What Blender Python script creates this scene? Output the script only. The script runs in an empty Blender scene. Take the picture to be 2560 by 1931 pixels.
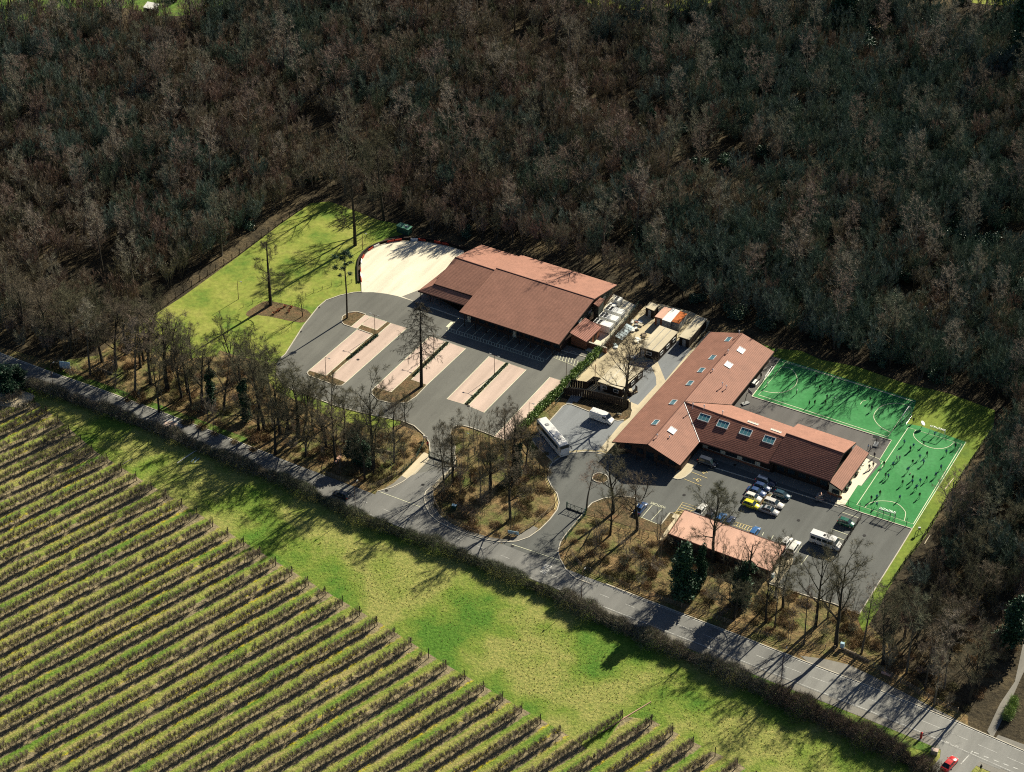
import bpy, bmesh, math, random
import numpy as np
from mathutils import Vector, Matrix
random.seed(7)
RNG = np.random.default_rng(7)
sc = bpy.context.scene
COL = sc.collection
R = math.radians

# ---------------------------------------------------------------- camera, sky, sun, exposure
CAMH, CPIT, CROLL, CF = 325.0, R(36.54), R(0.792), 5838.0
cam_d = bpy.data.cameras.new("camera")
cam = bpy.data.objects.new("camera", cam_d); COL.objects.link(cam)
cam_d.sensor_width = 36; cam_d.lens = 36 * CF / 2560
cam_d.clip_start = 5; cam_d.clip_end = 6000
cam.matrix_world = Matrix.Translation((0, 0, CAMH)) @ Matrix.Rotation(math.pi/2 - CPIT, 4, 'X') @ Matrix.Rotation(CROLL, 4, 'Z')
sc.camera = cam

SUN_EL, SUN_AZ = R(30.8), R(51.0)          # azimuth counted from +x towards +y
world = bpy.data.worlds.new("World"); sc.world = world; world.use_nodes = True
wn = world.node_tree; wn.nodes.clear()
sky = wn.nodes.new("ShaderNodeTexSky"); sky.sky_type = 'NISHITA'; sky.sun_disc = False
sky.air_density = 0.55; sky.dust_density = 0.4; sky.sun_elevation = SUN_EL; sky.sun_rotation = math.pi/2 - SUN_AZ
bg = wn.nodes.new("ShaderNodeBackground"); bg.inputs[1].default_value = 0.05
wo = wn.nodes.new("ShaderNodeOutputWorld")
wn.links.new(sky.outputs[0], bg.inputs[0]); wn.links.new(bg.outputs[0], wo.inputs[0])
sun_d = bpy.data.lights.new("sun", 'SUN'); sun_d.energy = 5.0; sun_d.angle = R(0.5); sun_d.color = (1.0, 0.92, 0.76)
sun = bpy.data.objects.new("sun", sun_d); COL.objects.link(sun)
sv = Vector((math.cos(SUN_EL)*math.cos(SUN_AZ), math.cos(SUN_EL)*math.sin(SUN_AZ), math.sin(SUN_EL)))
sun.rotation_euler = sv.to_track_quat('Z', 'Y').to_euler(); sun.location = sv * 400
sc.view_settings.view_transform = 'Standard'; sc.view_settings.look = 'None'
sc.view_settings.exposure = 0.85; sc.view_settings.gamma = 1.0; sc.view_settings.use_curve_mapping = False
sc.cycles.use_denoising = False; sc.cycles.pixel_filter_type = 'BLACKMAN_HARRIS'; sc.cycles.filter_width = 1.1
sc.cycles.max_bounces = 4; sc.cycles.diffuse_bounces = 2; sc.cycles.glossy_bounces = 2
sc.cycles.transmission_bounces = 2; sc.cycles.transparent_max_bounces = 4

# ---------------------------------------------------------------- survey: photo pixel + height -> place on the site
def G(px, py, z=0.0):
    x, y = px - 1280, -(py - 965.5)
    c, s = math.cos(CROLL), math.sin(CROLL)
    x, y = c*x - s*y, s*x + c*y
    d = Vector((x, CF*math.cos(CPIT) + y*math.sin(CPIT), -CF*math.sin(CPIT) + y*math.cos(CPIT)))
    t = (z - CAMH) / d.z
    return Vector((d.x*t, d.y*t, z))
def Z(ox, oy, s, pts, z=0.0):
    """points read off an enlargement whose corner is (ox, oy) and whose scale is s"""
    return [G(ox + a/s, oy + b/s, z) for a, b in pts]
UA = R(-28.8)
UV_U = Vector((math.cos(UA), math.sin(UA), 0)); UV_V = Vector((-math.sin(UA), math.cos(UA), 0))

# ---------------------------------------------------------------- materials
def rgb(c): return (c[0], c[1], c[2], 1)
class Mat:
    def __init__(s, name, rough=0.85, spec=0.3, metal=0.0):
        s.m = bpy.data.materials.new(name); s.m.use_nodes = True
        s.t = s.m.node_tree; s.n = s.t.nodes; s.l = s.t.links
        s.b = s.n["Principled BSDF"]; s.b.inputs["Roughness"].default_value = rough
        s.b.inputs["Specular IOR Level"].default_value = spec; s.b.inputs["Metallic"].default_value = metal
    def pos(s):
        g = s.n.new("ShaderNodeNewGeometry"); return g.outputs["Position"]
    def noise(s, scale, detail=4, rough=0.6, vec=None, stretch=None, rot=0.0):
        v = vec or s.pos()
        if stretch:
            mp = s.n.new("ShaderNodeMapping"); mp.inputs["Rotation"].default_value = (0, 0, rot); mp.inputs["Scale"].default_value = stretch
            mp.vector_type = 'TEXTURE'; mp.inputs['Scale'].default_value = tuple(1/q for q in stretch)
            s.l.new(v, mp.inputs[0]); v = mp.outputs[0]
        n = s.n.new("ShaderNodeTexNoise"); n.inputs["Scale"].default_value = scale
        n.inputs["Detail"].default_value = detail; n.inputs["Roughness"].default_value = rough
        s.l.new(v, n.inputs["Vector"]); return n.outputs[0]
    def ramp(s, fac, stops):
        r = s.n.new("ShaderNodeValToRGB"); e = r.color_ramp.elements
        while len(e) < len(stops): e.new(0.5)
        for k, (p, c) in enumerate(stops): e[k].position = p; e[k].color = rgb(c) if not isinstance(c, float) else (c, c, c, 1)
        s.l.new(fac, r.inputs[0]); return r.outputs[0]
    def mix(s, fac, a, b, mode='MIX'):
        m = s.n.new("ShaderNodeMix"); m.data_type = 'RGBA'; m.blend_type = mode
        for sock, v in ((m.inputs[0], fac), (m.inputs[6], a), (m.inputs[7], b)):
            if isinstance(v, (int, float)): sock.default_value = v
            elif isinstance(v, tuple): sock.default_value = rgb(v)
            else: s.l.new(v, sock)
        return m.outputs[2]
    def math(s, op, a, b=None):
        m = s.n.new("ShaderNodeMath"); m.operation = op
        for k, v in enumerate((a, b)):
            if v is None: continue
            if isinstance(v, (int, float)): m.inputs[k].default_value = v
            else: s.l.new(v, m.inputs[k])
        return m.outputs[0]
    def color(s, c):
        if isinstance(c, tuple): s.b.inputs["Base Color"].default_value = rgb(c)
        else: s.l.new(c, s.b.inputs["Base Color"])
        return s
    def bump(s, h, dist=0.1, strength=1.0):
        b = s.n.new("ShaderNodeBump"); b.inputs["Distance"].default_value = dist; b.inputs["Strength"].default_value = strength
        s.l.new(h, b.inputs["Height"]); s.l.new(b.outputs[0], s.b.inputs["Normal"]); return s

def plain(name, c, rough=0.7, spec=0.3, metal=0.0, var=0.12, scale=3.0):
    m = Mat(name, rough, spec, metal)
    n = m.noise(scale, 3)
    m.color(m.ramp(n, [(0.3, tuple(x*(1-var) for x in c)), (0.7, tuple(min(1, x*(1+var)) for x in c))]))
    return m.m

def ground(name, cols, scale=0.12, fine=1.6, fine_amt=0.5, bump=0.0, bscale=2.0, rough=0.95):
    """cols: 3 colours dark / mid / light in large patches, broken up by finer noise"""
    m = Mat(name, rough, 0.15)
    a = m.ramp(m.noise(scale, 5, 0.65), [(0.32, cols[0]), (0.5, cols[1]), (0.68, cols[2])])
    f = m.ramp(m.noise(fine, 4, 0.7), [(0.3, 1.0 - fine_amt), (0.7, 1.0 + fine_amt*0.6)])
    m.color(m.mix(1.0, a, f, 'MULTIPLY'))
    if bump: m.bump(m.noise(bscale, 5, 0.7), bump)
    return m

MT = {}
MT['forest_floor'] = ground("leaf_litter", [(.03,.026,.016), (.07,.056,.032), (.15,.115,.06)], 0.09, 1.2, .6, .35, 1.5).m
MT['bank'] = ground("scrub_earth", [(.11,.15,.035), (.21,.16,.07), (.30,.19,.09)], 0.16, 1.3, .6, .3, 1.6).m
MT['lawn'] = ground("lawn_grass", [(.12,.21,.03), (.24,.285,.05), (.33,.335,.08)], 0.11, .9, .3, .05, 3.0).m
MT['wet_lawn'] = ground("dark_lawn_grass", [(.10,.17,.03), (.17,.24,.035), (.23,.28,.05)], 0.12, 1.0, .3, .05, 3.0).m
MT['verge'] = ground("verge_grass", [(.06,.15,.02), (.12,.20,.035), (.20,.20,.06)], 0.25, 1.2, .5, .2, 2.0).m
# rough field: rank green, straw tussocks
m = Mat("field_grass", 0.95, 0.1)
big = m.ramp(m.noise(0.05, 4, 0.6), [(0.36, (.095,.20,.028)), (0.46, (.19,.255,.045)), (0.57, (.33,.32,.10)), (0.70, (.22,.27,.055))])
tus = m.ramp(m.noise(1.5, 6, 0.75), [(0.3, (.4,.52,.42)), (0.5, (.9,.95,.85)), (0.68, (1.35,1.25,1.25))])
m.color(m.mix(1.0, big, tus, 'MULTIPLY')); m.bump(m.noise(1.4, 5, 0.75), .35); MT['field'] = m.m
# orchard floor: bare herbicide strip under each row, mown alley between
ROW_DIR = R(42.0); ROW_STEP = 4.77
rn = Vector((-math.sin(ROW_DIR), math.cos(ROW_DIR), 0)); rd = Vector((math.cos(ROW_DIR), math.sin(ROW_DIR), 0))
ROW0 = rn.dot(G(782.6, 1458))
m = Mat("orchard_floor", 0.95, 0.1)
sp = m.n.new("ShaderNodeSeparateXYZ"); m.l.new(m.pos(), sp.inputs[0])
q = m.math('ADD', m.math('MULTIPLY', sp.outputs[0], rn.x), m.math('MULTIPLY', sp.outputs[1], rn.y))
q = m.math('DIVIDE', m.math('SUBTRACT', q, ROW0 - ROW_STEP/2 - 100*ROW_STEP), ROW_STEP)
q = m.math('FRACT', q)                                   # 0.5 = on the row
q = m.math('MULTIPLY', m.math('ABSOLUTE', m.math('SUBTRACT', q, 0.5)), ROW_STEP)
q = m.math('ADD', q, m.math('MULTIPLY', m.math('SUBTRACT', m.noise(0.9, 4, 0.7), 0.5), 1.3))
alley = m.ramp(m.noise(0.55, 5, 0.6, stretch=(.12, 1, 1), rot=ROW_DIR), [(0.36, (.12,.22,.03)), (0.5, (.235,.275,.055)), (0.64, (.34,.30,.11))])
fine = m.ramp(m.noise(1.6, 5, 0.75), [(0.3, .6), (0.7, 1.3)])
alley = m.mix(1.0, alley, fine, 'MULTIPLY')
strip = m.ramp(m.noise(0.8, 5, 0.7), [(0.3, (.17,.145,.085)), (0.5, (.25,.21,.125)), (0.66, (.36,.29,.17))])
yel = m.ramp(m.noise(0.1, 3, 0.6), [(0.48, 0.0), (0.6, 1.0)])
yel2 = m.ramp(m.noise(1.1, 4, 0.7), [(0.42, 0.0), (0.56, 0.9)])
c = m.mix(m.ramp(m.math('MULTIPLY', q, .4), [(0.42, 0.0), (0.56, 1.0)]), strip, alley)
band = m.ramp(m.math('MULTIPLY', q, .4), [(0.3, 0.0), (0.4, 1.0), (0.52, 1.0), (0.62, 0.0)])
c = m.mix(m.math('MULTIPLY', m.math('MULTIPLY', yel, yel2), band), c, (.46,.40,.02))
m.color(c); m.bump(m.noise(1.3, 5, 0.7), 0.35); MT['orchard'] = m.m
def asphalt(name, base, patch=0.16, gloss=0.8, seed_scale=0.05):
    m = Mat(name, gloss, 0.3)
    a = m.ramp(m.noise(seed_scale, 4, 0.6), [(0.3, tuple(x*(1-patch) for x in base)), (0.7, tuple(x*(1+patch) for x in base))])
    # wheel-worn streaks along the bays
    st = m.ramp(m.noise(0.5, 3, 0.5, stretch=(1, 0.1, 1), rot=UA), [(0.35, 0.9), (0.65, 1.12)])
    f = m.ramp(m.noise(6, 3, 0.7), [(0.3, 0.88), (0.7, 1.12)])
    f = m.mix(1.0, f, m.ramp(m.noise(.35, 6, .8), [(.30, .80), (.42, 1.0), (.62, 1.0), (.74, 1.14)]), 'MULTIPLY')
    m.color(m.mix(1.0, m.mix(1.0, a, st, 'MULTIPLY'), f, 'MULTIPLY')); m.bump(m.noise(9, 2), 0.02); return m.m
MT['asphalt'] = asphalt("car_park_asphalt", (.135,.135,.115))
MT['road'] = asphalt("road_asphalt", (.17,.17,.155), .12)
MT['court'] = asphalt("court_asphalt", (.10,.105,.095), .15)
MT['paleroad'] = asphalt("pale_junction_asphalt", (.215,.215,.195), .1)
MT['play'] = asphalt("playground_asphalt", (.115,.11,.10), .15)
MT['setts'] = asphalt("grey_block_paving", (.20,.215,.22), .08)
MT['pink'] = asphalt("pink_block_paving", (.53,.405,.325), .09)
MT['cream'] = asphalt("cream_gravel", (.72,.66,.50), .05)
MT['buff'] = asphalt("buff_slabs", (.56,.48,.32), .1)
MT['yard'] = asphalt("trodden_yard", (.50,.42,.26), .28)
MT['foot'] = asphalt("footway_tarmac", (.2,.19,.16), .12)
MT['turf'] = ground("green_artificial_turf", [(.032,.215,.055), (.048,.25,.072), (.075,.29,.10)], 0.12, 1.5, .2, 0, 1, 0.8).m
MT['bed'] = ground("bark_mulch_bed", [(.09,.075,.035), (.15,.11,.055), (.20,.12,.06)], 0.5, 2.5, .6, .15, 3).m
MT['white'] = plain("white_paint", (.78,.77,.70), .6)
wp = Mat("worn_road_paint", .8); wp.color(wp.ramp(wp.noise(.7, 5, .75), [(.36, (.17,.17,.155)), (.5, (.5,.5,.46)), (.7, (.66,.66,.6))])); MT['worn'] = wp.m
MT['line'] = plain("cream_line_paint", (.72,.72,.50), .7)
MT['yline'] = plain("worn_yellow_paint", (.62,.50,.22), .7)
MT['kerb'] = plain("concrete_kerb", (.52,.48,.38), .85)
MT['steel'] = plain("galvanised_steel", (.45,.46,.46), .4, .5, .6)
MT['post'] = plain("weathered_wood", (.24,.19,.125), .9)
MT['darkwood'] = plain("dark_timber_boards", (.035,.026,.02), .85, .2)
MT['green_metal'] = plain("green_coated_steel", (.02,.075,.05), .5)
MT['lamp'] = plain("brown_lamp_post", (.12,.07,.05), .6)
MT['brick'] = plain("red_brown_brick", (.26,.11,.06), .9, .2, 0, .25, 6)
MT['cladding'] = plain("dark_green_cladding", (.055,.065,.05), .7)
MT['render'] = plain("cream_panel", (.62,.58,.42), .8)
MT['glass'] = plain("dark_window_glass", (.02,.035,.04), .08, .6)
MT['roofglass'] = plain("blue_rooflight_glass", (.07,.19,.22), .12, .6)
MT['rooflight'] = plain("white_rooflight_frame", (.75,.76,.74), .5)
MT['black'] = plain("black_rubber", (.015,.015,.015), .8)
MT['fabric_white'] = plain("white_sheet_metal", (.78,.78,.72), .5)
MT['grey'] = plain("grey_sheet_metal", (.3,.31,.3), .5)
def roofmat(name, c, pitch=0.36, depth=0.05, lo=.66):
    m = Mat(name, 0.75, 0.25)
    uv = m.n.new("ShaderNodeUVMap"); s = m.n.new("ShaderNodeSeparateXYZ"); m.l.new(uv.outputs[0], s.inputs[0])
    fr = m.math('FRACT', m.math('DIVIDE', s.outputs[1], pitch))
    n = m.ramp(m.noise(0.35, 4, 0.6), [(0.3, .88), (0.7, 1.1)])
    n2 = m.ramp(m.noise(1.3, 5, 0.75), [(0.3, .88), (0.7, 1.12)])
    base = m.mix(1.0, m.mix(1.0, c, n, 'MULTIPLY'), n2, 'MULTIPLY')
    gap = m.ramp(fr, [(0.0, lo), (0.30, lo), (0.45, 1.05), (1.0, 1.05)])  # dark stripe paints in the shadow along each tile course
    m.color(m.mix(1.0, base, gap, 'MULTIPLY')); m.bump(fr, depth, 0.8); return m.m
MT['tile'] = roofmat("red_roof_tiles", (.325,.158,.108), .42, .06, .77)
MT['tile_brown'] = roofmat("brown_red_roof_tiles", (.32,.132,.09), .46, .09, .42)  # deeper painted course shadows, mostly for south slopes
MT['felt'] = asphalt("weathered_roof_felt", (.55,.48,.33), .22)
MT['pinkroof'] = asphalt("pink_roof_sheet", (.60,.36,.26), .14)
def tone(name, cols, rough=0.9, spec=0.2, trans=0.0):
    """plants: every object draws its own tone from the range"""
    m = Mat(name, rough, spec)
    oi = m.n.new("ShaderNodeObjectInfo")
    n = m.math('ADD', m.math('MULTIPLY', oi.outputs["Random"], 0.75), m.math('MULTIPLY', m.noise(0.25, 3), 0.25))
    k = len(cols) - 1
    c = m.ramp(n, [(0.08 + 0.84*i/k, x) for i, x in enumerate(cols)])
    f = m.ramp(m.noise(1.1, 3, 0.7), [(0.3, .65), (0.7, 1.35)])
    m.color(m.mix(1.0, c, f, 'MULTIPLY')); return m.m
MT['bark'] = tone("bark", [(.06,.055,.04), (.10,.085,.06), (.16,.145,.11)])
MT['bark_dark'] = tone("dark_bark", [(.028,.026,.02), (.045,.04,.028)])
MT['twig'] = tone("twigs", [(.15,.145,.08), (.19,.145,.105), (.26,.19,.15), (.22,.21,.15), (.30,.245,.19), (.14,.155,.095), (.20,.145,.115)])
MT['twig_dark'] = tone("dark_twigs", [(.06,.055,.035), (.085,.07,.05), (.09,.085,.055)])
MT['twig_olive'] = tone("olive_twigs", [(.09,.09,.05), (.12,.11,.065), (.15,.12,.085)])
MT['twig_damp'] = tone("mossy_twigs", [(.07,.105,.07), (.10,.145,.105), (.145,.18,.15), (.10,.125,.07)])  # greener species tone that also paints a bluish lens cast into the twigs
MT['birch'] = tone("pale_bark", [(.30,.27,.21), (.40,.37,.30)])
MT['orch_twig'] = tone("orchard_twigs", [(.16,.145,.09), (.24,.19,.135), (.29,.24,.18)])
MT['leaf_dark'] = tone("dark_evergreen_leaf", [(.012,.045,.018), (.02,.065,.025), (.03,.08,.03)], .6, .4)
MT['leaf_mid'] = tone("hedge_leaf", [(.10,.17,.035), (.16,.25,.05), (.24,.32,.08)], .55, .4)
MT['leaf_rhod'] = tone("rhododendron_leaf", [(.03,.08,.045), (.06,.12,.07), (.09,.15,.08)], .5, .5)
MT['bracken'] = tone("bramble_and_bracken", [(.12,.12,.05), (.22,.14,.07), (.28,.20,.11), (.13,.13,.05)])
MT['red_shrub'] = tone("red_stemmed_shrub", [(.28,.09,.04), (.36,.13,.06)])

# ---------------------------------------------------------------- mesh helpers
def props(o, label=None, cat=None, group=None, kind=None):
    for k, v in (("label", label), ("category", cat), ("group", group), ("kind", kind)):
        if v: o[k] = v
    return o
def mesh(name, v, f, mats, fmat=None, uv=None):
    me = bpy.data.meshes.new(name); me.from_pydata([tuple(x) for x in v] if not isinstance(v, np.ndarray) else v.tolist(), [], f)
    for mm in (mats if isinstance(mats, (list, tuple)) else [mats]): me.materials.append(mm)
    if fmat is not None: me.polygons.foreach_set("material_index", fmat)
    if uv is not None:
        l = me.uv_layers.new(name="UVMap")
        l.data.foreach_set("uv", np.array(uv, dtype=np.float32).ravel())
    me.update(); return me
def tri_mesh(name, V, mats):
    """V: (n,3,3) array of loose triangles"""
    n = len(V); me = bpy.data.meshes.new(name)
    me.vertices.add(n*3); me.vertices.foreach_set("co", V.astype(np.float32).ravel())
    me.loops.add(n*3); me.loops.foreach_set("vertex_index", np.arange(n*3, dtype=np.int32))
    me.polygons.add(n); me.polygons.foreach_set("loop_start", np.arange(0, n*3, 3, dtype=np.int32))
    me.polygons.foreach_set("loop_total", np.full(n, 3, dtype=np.int32))
    me.materials.append(mats); me.update(); me.validate(); return me
def link(name, me, parent=None, loc=None, rot=None, **kw):
    o = bpy.data.objects.new(name, me); COL.objects.link(o)
    if parent: o.parent = parent
    if loc is not None: o.location = loc
    if rot is not None: o.rotation_euler = rot if isinstance(rot, (tuple, list)) else (0, 0, rot)
    return props(o, **kw)
def thing(name, label, cat, loc=(0, 0, 0), rot=0.0, group=None):
    return link(name, None, None, loc, rot, label=label, cat=cat, group=group)
def copy_tree(src, parent=None):
    c = src.copy(); COL.objects.link(c); c.parent = parent
    for ch in list(src.children): copy_tree(ch, c)
    return c

class MB:
    """collects boxes, tubes and prisms into one mesh"""
    def __init__(s): s.v = []; s.f = []; s.m = []
    def add(s, v, f, mi=0):
        b = len(s.v); s.v += [tuple(x) for x in v]; s.f += [tuple(i + b for i in q) for q in f]; s.m += [mi]*len(f); return s
    def box(s, c, d, mi=0, rz=0.0):
        x, y, z = d[0]/2, d[1]/2, d[2]/2; cs, sn = math.cos(rz), math.sin(rz); P = []
        for k in (-1, 1):
            for a, b in ((-1, -1), (1, -1), (1, 1), (-1, 1)):
                P.append((c[0] + a*x*cs - b*y*sn, c[1] + a*x*sn + b*y*cs, c[2] + k*z))
        return s.add(P, [(3,2,1,0), (4,5,6,7), (0,1,5,4), (1,2,6,5), (2,3,7,6), (3,0,4,7)], mi)
    def prism(s, poly, z0, z1, mi=0):
        """poly: CCW list of xy; z0, z1 may be lists"""
        n = len(poly); a = z0 if isinstance(z0, (list, tuple)) else [z0]*n; b = z1 if isinstance(z1, (list, tuple)) else [z1]*n
        P = [(p[0], p[1], a[i]) for i, p in enumerate(poly)] + [(p[0], p[1], b[i]) for i, p in enumerate(poly)]
        return s.add(P, [tuple(range(n))[::-1], tuple(range(n, 2*n))] + [(i, (i+1) % n, n + (i+1) % n, n + i) for i in range(n)], mi)
    def tube(s, pts, rad, n=5, mi=0, cap=True):
        pts = [Vector(p) for p in pts]; rad = rad if isinstance(rad, (list, tuple)) else [rad]*len(pts); b = len(s.v)
        for i, p in enumerate(pts):
            d = (pts[min(i+1, len(pts)-1)] - pts[max(i-1, 0)]).normalized()
            a = d.cross(Vector((0, 0, 1)) if abs(d.z) < 0.9 else Vector((1, 0, 0))).normalized(); e = d.cross(a)
            for k in range(n):
                t = 2*math.pi*k/n; s.v.append(tuple(p + (a*math.cos(t) + e*math.sin(t))*rad[i]))
        nf = 0
        for i in range(len(pts)-1):
            for k in range(n):
                k2 = (k+1) % n; s.f.append((b+i*n+k, b+i*n+k2, b+(i+1)*n+k2, b+(i+1)*n+k)); nf += 1
        if cap:
            s.f.append(tuple(b+k for k in range(n))[::-1]); s.f.append(tuple(b+(len(pts)-1)*n+k for k in range(n))); nf += 2
        s.m += [mi]*nf; return s
    def loft(s, rings, mi=0, cap=True):
        n = len(rings[0]); b = len(s.v)
        for r in rings: s.v += [tuple(p) for p in r]
        k0 = len(s.f)
        for i in range(len(rings)-1):
            for k in range(n):
                k2 = (k+1) % n; s.f.append((b+i*n+k, b+i*n+k2, b+(i+1)*n+k2, b+(i+1)*n+k))
        if cap: s.f.append(tuple(b+k for k in range(n))[::-1]); s.f.append(tuple(b+(len(rings)-1)*n+k for k in range(n)))
        s.m += [mi]*(len(s.f)-k0); return s
    def me(s, name, mats): return mesh(name, s.v, s.f, mats, s.m)
    def link(s, name, mats, parent=None, **kw): return link(name, s.me(name, mats), parent, **kw)

def chaikin(p, n=2, closed=True):
    for _ in range(n):
        q = []; L = len(p)
        for i in range(L if closed else L-1):
            a, b = p[i], p[(i+1) % L]; q += [a*0.75 + b*0.25, a*0.25 + b*0.75]
        if not closed: q = [p[0]] + q + [p[-1]]
        p = q
    return p
LV = {'g': 0.0}
def sheet(name, pts, mat, z, smooth=0, kind="structure", **kw):
    p = [Vector((q[0], q[1], 0)) for q in pts]
    if smooth: p = chaikin(p, smooth)
    a = sum(p[i].x*p[(i+1) % len(p)].y - p[(i+1) % len(p)].x*p[i].y for i in range(len(p)))
    if a < 0: p = p[::-1]
    return link(name, mesh(name, [(q.x, q.y, z) for q in p], [tuple(range(len(p)))], MT[mat]), kind=kind, **kw)
def ribbon(pts, w, z, mb, mi=0, off=0.0, h=0.0, closed=False):
    """flat strip (or a raised bar when h) of width w along pts, shifted sideways by off"""
    p = [Vector((q[0], q[1], 0)) for q in pts]; n = len(p); L = []; Rr = []
    for i in range(n):
        a = p[(i-1) % n] if (closed or i) else p[0]; b = p[(i+1) % n] if (closed or i < n-1) else p[-1]
        d = (b - a); d.normalize(); s = Vector((-d.y, d.x, 0)); L.append(p[i] + s*(off + w/2)); Rr.append(p[i] + s*(off - w/2))
    seg = n if closed else n-1
    if not h:
        v = [(q.x, q.y, z) for q in L] + [(q.x, q.y, z) for q in Rr]
        mb.add(v, [(n+i, n+(i+1) % n, (i+1) % n, i) for i in range(seg)], mi)
    else:
        v = [(q.x, q.y, z+h) for q in L] + [(q.x, q.y, z+h) for q in Rr] + [(q.x, q.y, z) for q in L] + [(q.x, q.y, z) for q in Rr]; f = []
        for i in range(seg):
            j = (i+1) % n; f += [(n+i, n+j, j, i), (i, j, 2*n+j, 2*n+i), (n+j, n+i, 3*n+i, 3*n+j)]
        if not closed: f += [(0, 2*n, 3*n, n), (n-1, 2*n-1, 4*n-1, 3*n-1)]
        mb.add(v, f, mi)
def resample(p, step, closed=False):
    p = [Vector((q[0], q[1], q[2] if len(q) > 2 else 0)) for q in p]
    if closed: p = p + [p[0]]
    out = [p[0]]; acc = 0.0
    for a, b in zip(p, p[1:]):
        L = (b-a).length; t = step - acc
        while t <= L: out.append(a.lerp(b, t/L)); t += step
        acc = (acc + L) % step
    return out
def inside(poly, x, y):
    """vectorised point-in-polygon"""
    c = np.zeros(len(x), bool); n = len(poly)
    for i in range(n):
        x1, y1 = poly[i][0], poly[i][1]; x2, y2 = poly[i-1][0], poly[i-1][1]
        k = ((y1 > y) != (y2 > y)); xi = (x2-x1)*(y-y1)/((y2-y1) if y2 != y1 else 1e-9) + x1
        c ^= k & (x < xi)
    return c
# ================================================================ THE GROUND
def N(pts, z=0.0): return [G(a, b, z) for a, b in pts]
z1, z2, z3, z4, z5 = (640, 480, 4.096), (1020, 580, 3.95), (1400, 720, 3.95), (1680, 960, 3.95), (1880, 860, 3.456)
z6, z7, z8 = (900, 1000, 3.687), (1400, 1180, 3.687), (1900, 1380, 3.029)
ra, rb, rc, rd4, re, rf, rg = (680, 740, 4), (1120, 860, 4), (0, 820, 4), (300, 740, 4), (500, 1000, 4), (1600, 1380, 4), (1400, 1500, 3.351)

S = 2500
link("ground", mesh("ground", [(-S, -1200, 0), (S, -1200, 0), (S, 3800, 0), (-S, 3800, 0)], [(0, 1, 2, 3)], MT['forest_floor']), kind="structure")

# --- main road
RC = N([(-160, 848), (-60, 888), (30, 922), (120, 956), (220, 990), (355, 1041), (500, 1096), (596, 1135), (700, 1175), (800, 1213), (943, 1268), (1098, 1328),
        (1250, 1389), (1369, 1435), (1468, 1474), (1639, 1541), (1828, 1614), (1999, 1682), (2174, 1749), (2362, 1826), (2480, 1878), (2600, 1930), (2760, 2000)])
RC = chaikin(RC, 2, False)
RW = 6.7
def offset(p, off):
    out = []
    for i, q in enumerate(p):
        a = p[max(i-1, 0)]; b = p[min(i+1, len(p)-1)]; d = (b-a).normalized(); out.append(q + Vector((-d.y, d.x, 0))*off)
    return out
# south of the road: grass verge, field, orchard
FAR_L, FAR_R = Vector((-420, RC[0].y + 150, 0)), Vector((420, 150, 0))
near = offset(RC, -3.0)
sheet("field", near + [Vector((500, 100, 0)), Vector((-500, 100, 0)), Vector((-500, 640, 0))], 'field', 0.02)
ENDP = [(-150, 905), (0, 955), (90, 1005), (150, 1052), (240, 1130), (350, 1198), (480, 1275), (620, 1362), (782, 1460), (953, 1560), (1125, 1668), (1320, 1780), (1419, 1838), (1490, 1890), (1560, 1792), (1628, 1800), (1742, 1860), (1850, 1912), (1980, 2000), (2300, 2150)]
END = N(ENDP)
sheet("orchard_ground", END + [Vector((420, 120, 0)), Vector((-420, 120, 0)), Vector((-420, 560, 0))], 'orchard', 0.035)
sheet("track", N([(-60, 985), (45, 975), (92, 988), (78, 1003), (60, 1022), (24, 1017), (-60, 1010)]), 'buff', 0.045, 1)

# --- scrub belt between road and site, site lawns
belt = N([(-80, 880), (0, 868), (130, 905), (240, 890), (320, 832), (372, 802), (465, 892), (550, 876), (642, 900), (690, 895), (705, 955), (765, 988), (880, 1045), (957, 1044), (1060, 1087), (1080, 1140),
          (1135, 1140), (1128, 1080), (1150, 1062), (1240, 1096), (1320, 1060), (1385, 985), (1440, 1010), (1480, 1030), (1575, 1050), (1560, 1160), (1480, 1230), (1590, 1246), (1700, 1260), (1930, 1455), (2150, 1540), (2210, 1600), (2330, 1740), (2420, 1790), (2420, 1850)])
sheet("scrub_ground", belt + offset(RC, -1.0)[::-1][20:], 'bank', 0.02)
lawn = Z(*z1, [(750, 100), (870, 140), (1250, 290), (1460, 330), (1500, 440), (1350, 470), (1180, 560), (1060, 650), (1030, 760), (1040, 860), (1070, 960), (1080, 1035), (860, 1070), (720, 1120), (640, 1190), (490, 1375), (305, 1680)]) + \
       N([(700, 905), (690, 940), (706, 958), (730, 975), (765, 987), (840, 1016), (900, 1032), (957, 1044), (1003, 1052), (1000, 1062), (965, 1072), (900, 1060), (865, 1058), (820, 1042), (780, 1018), (740, 1000), (700, 985), (672, 955), (664, 930), (645, 902)]) + \
       Z(*rd4, [(1160, 600), (1000, 545), (960, 600), (700, 630), (560, 560), (330, 420), (100, 370), (300, 220), (640, 0)]) + N([(591, 645), (700, 562), (777, 509)])
sheet("lawn", lawn, 'lawn', 0.03)
sheet("planting_bed", Z(*z1, [(0, 1165), (100, 1110), (330, 1155), (580, 1225), (520, 1330), (440, 1345), (40, 1255), (-60, 1290), (-120, 1250)]), 'bed', 0.045, 1)
sheet("planting_bed", Z(*rd4, [(1080, 600), (1380, 645), (1370, 780), (1200, 900), (1020, 800), (1000, 700)]), 'bed', 0.045, 1)
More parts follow.
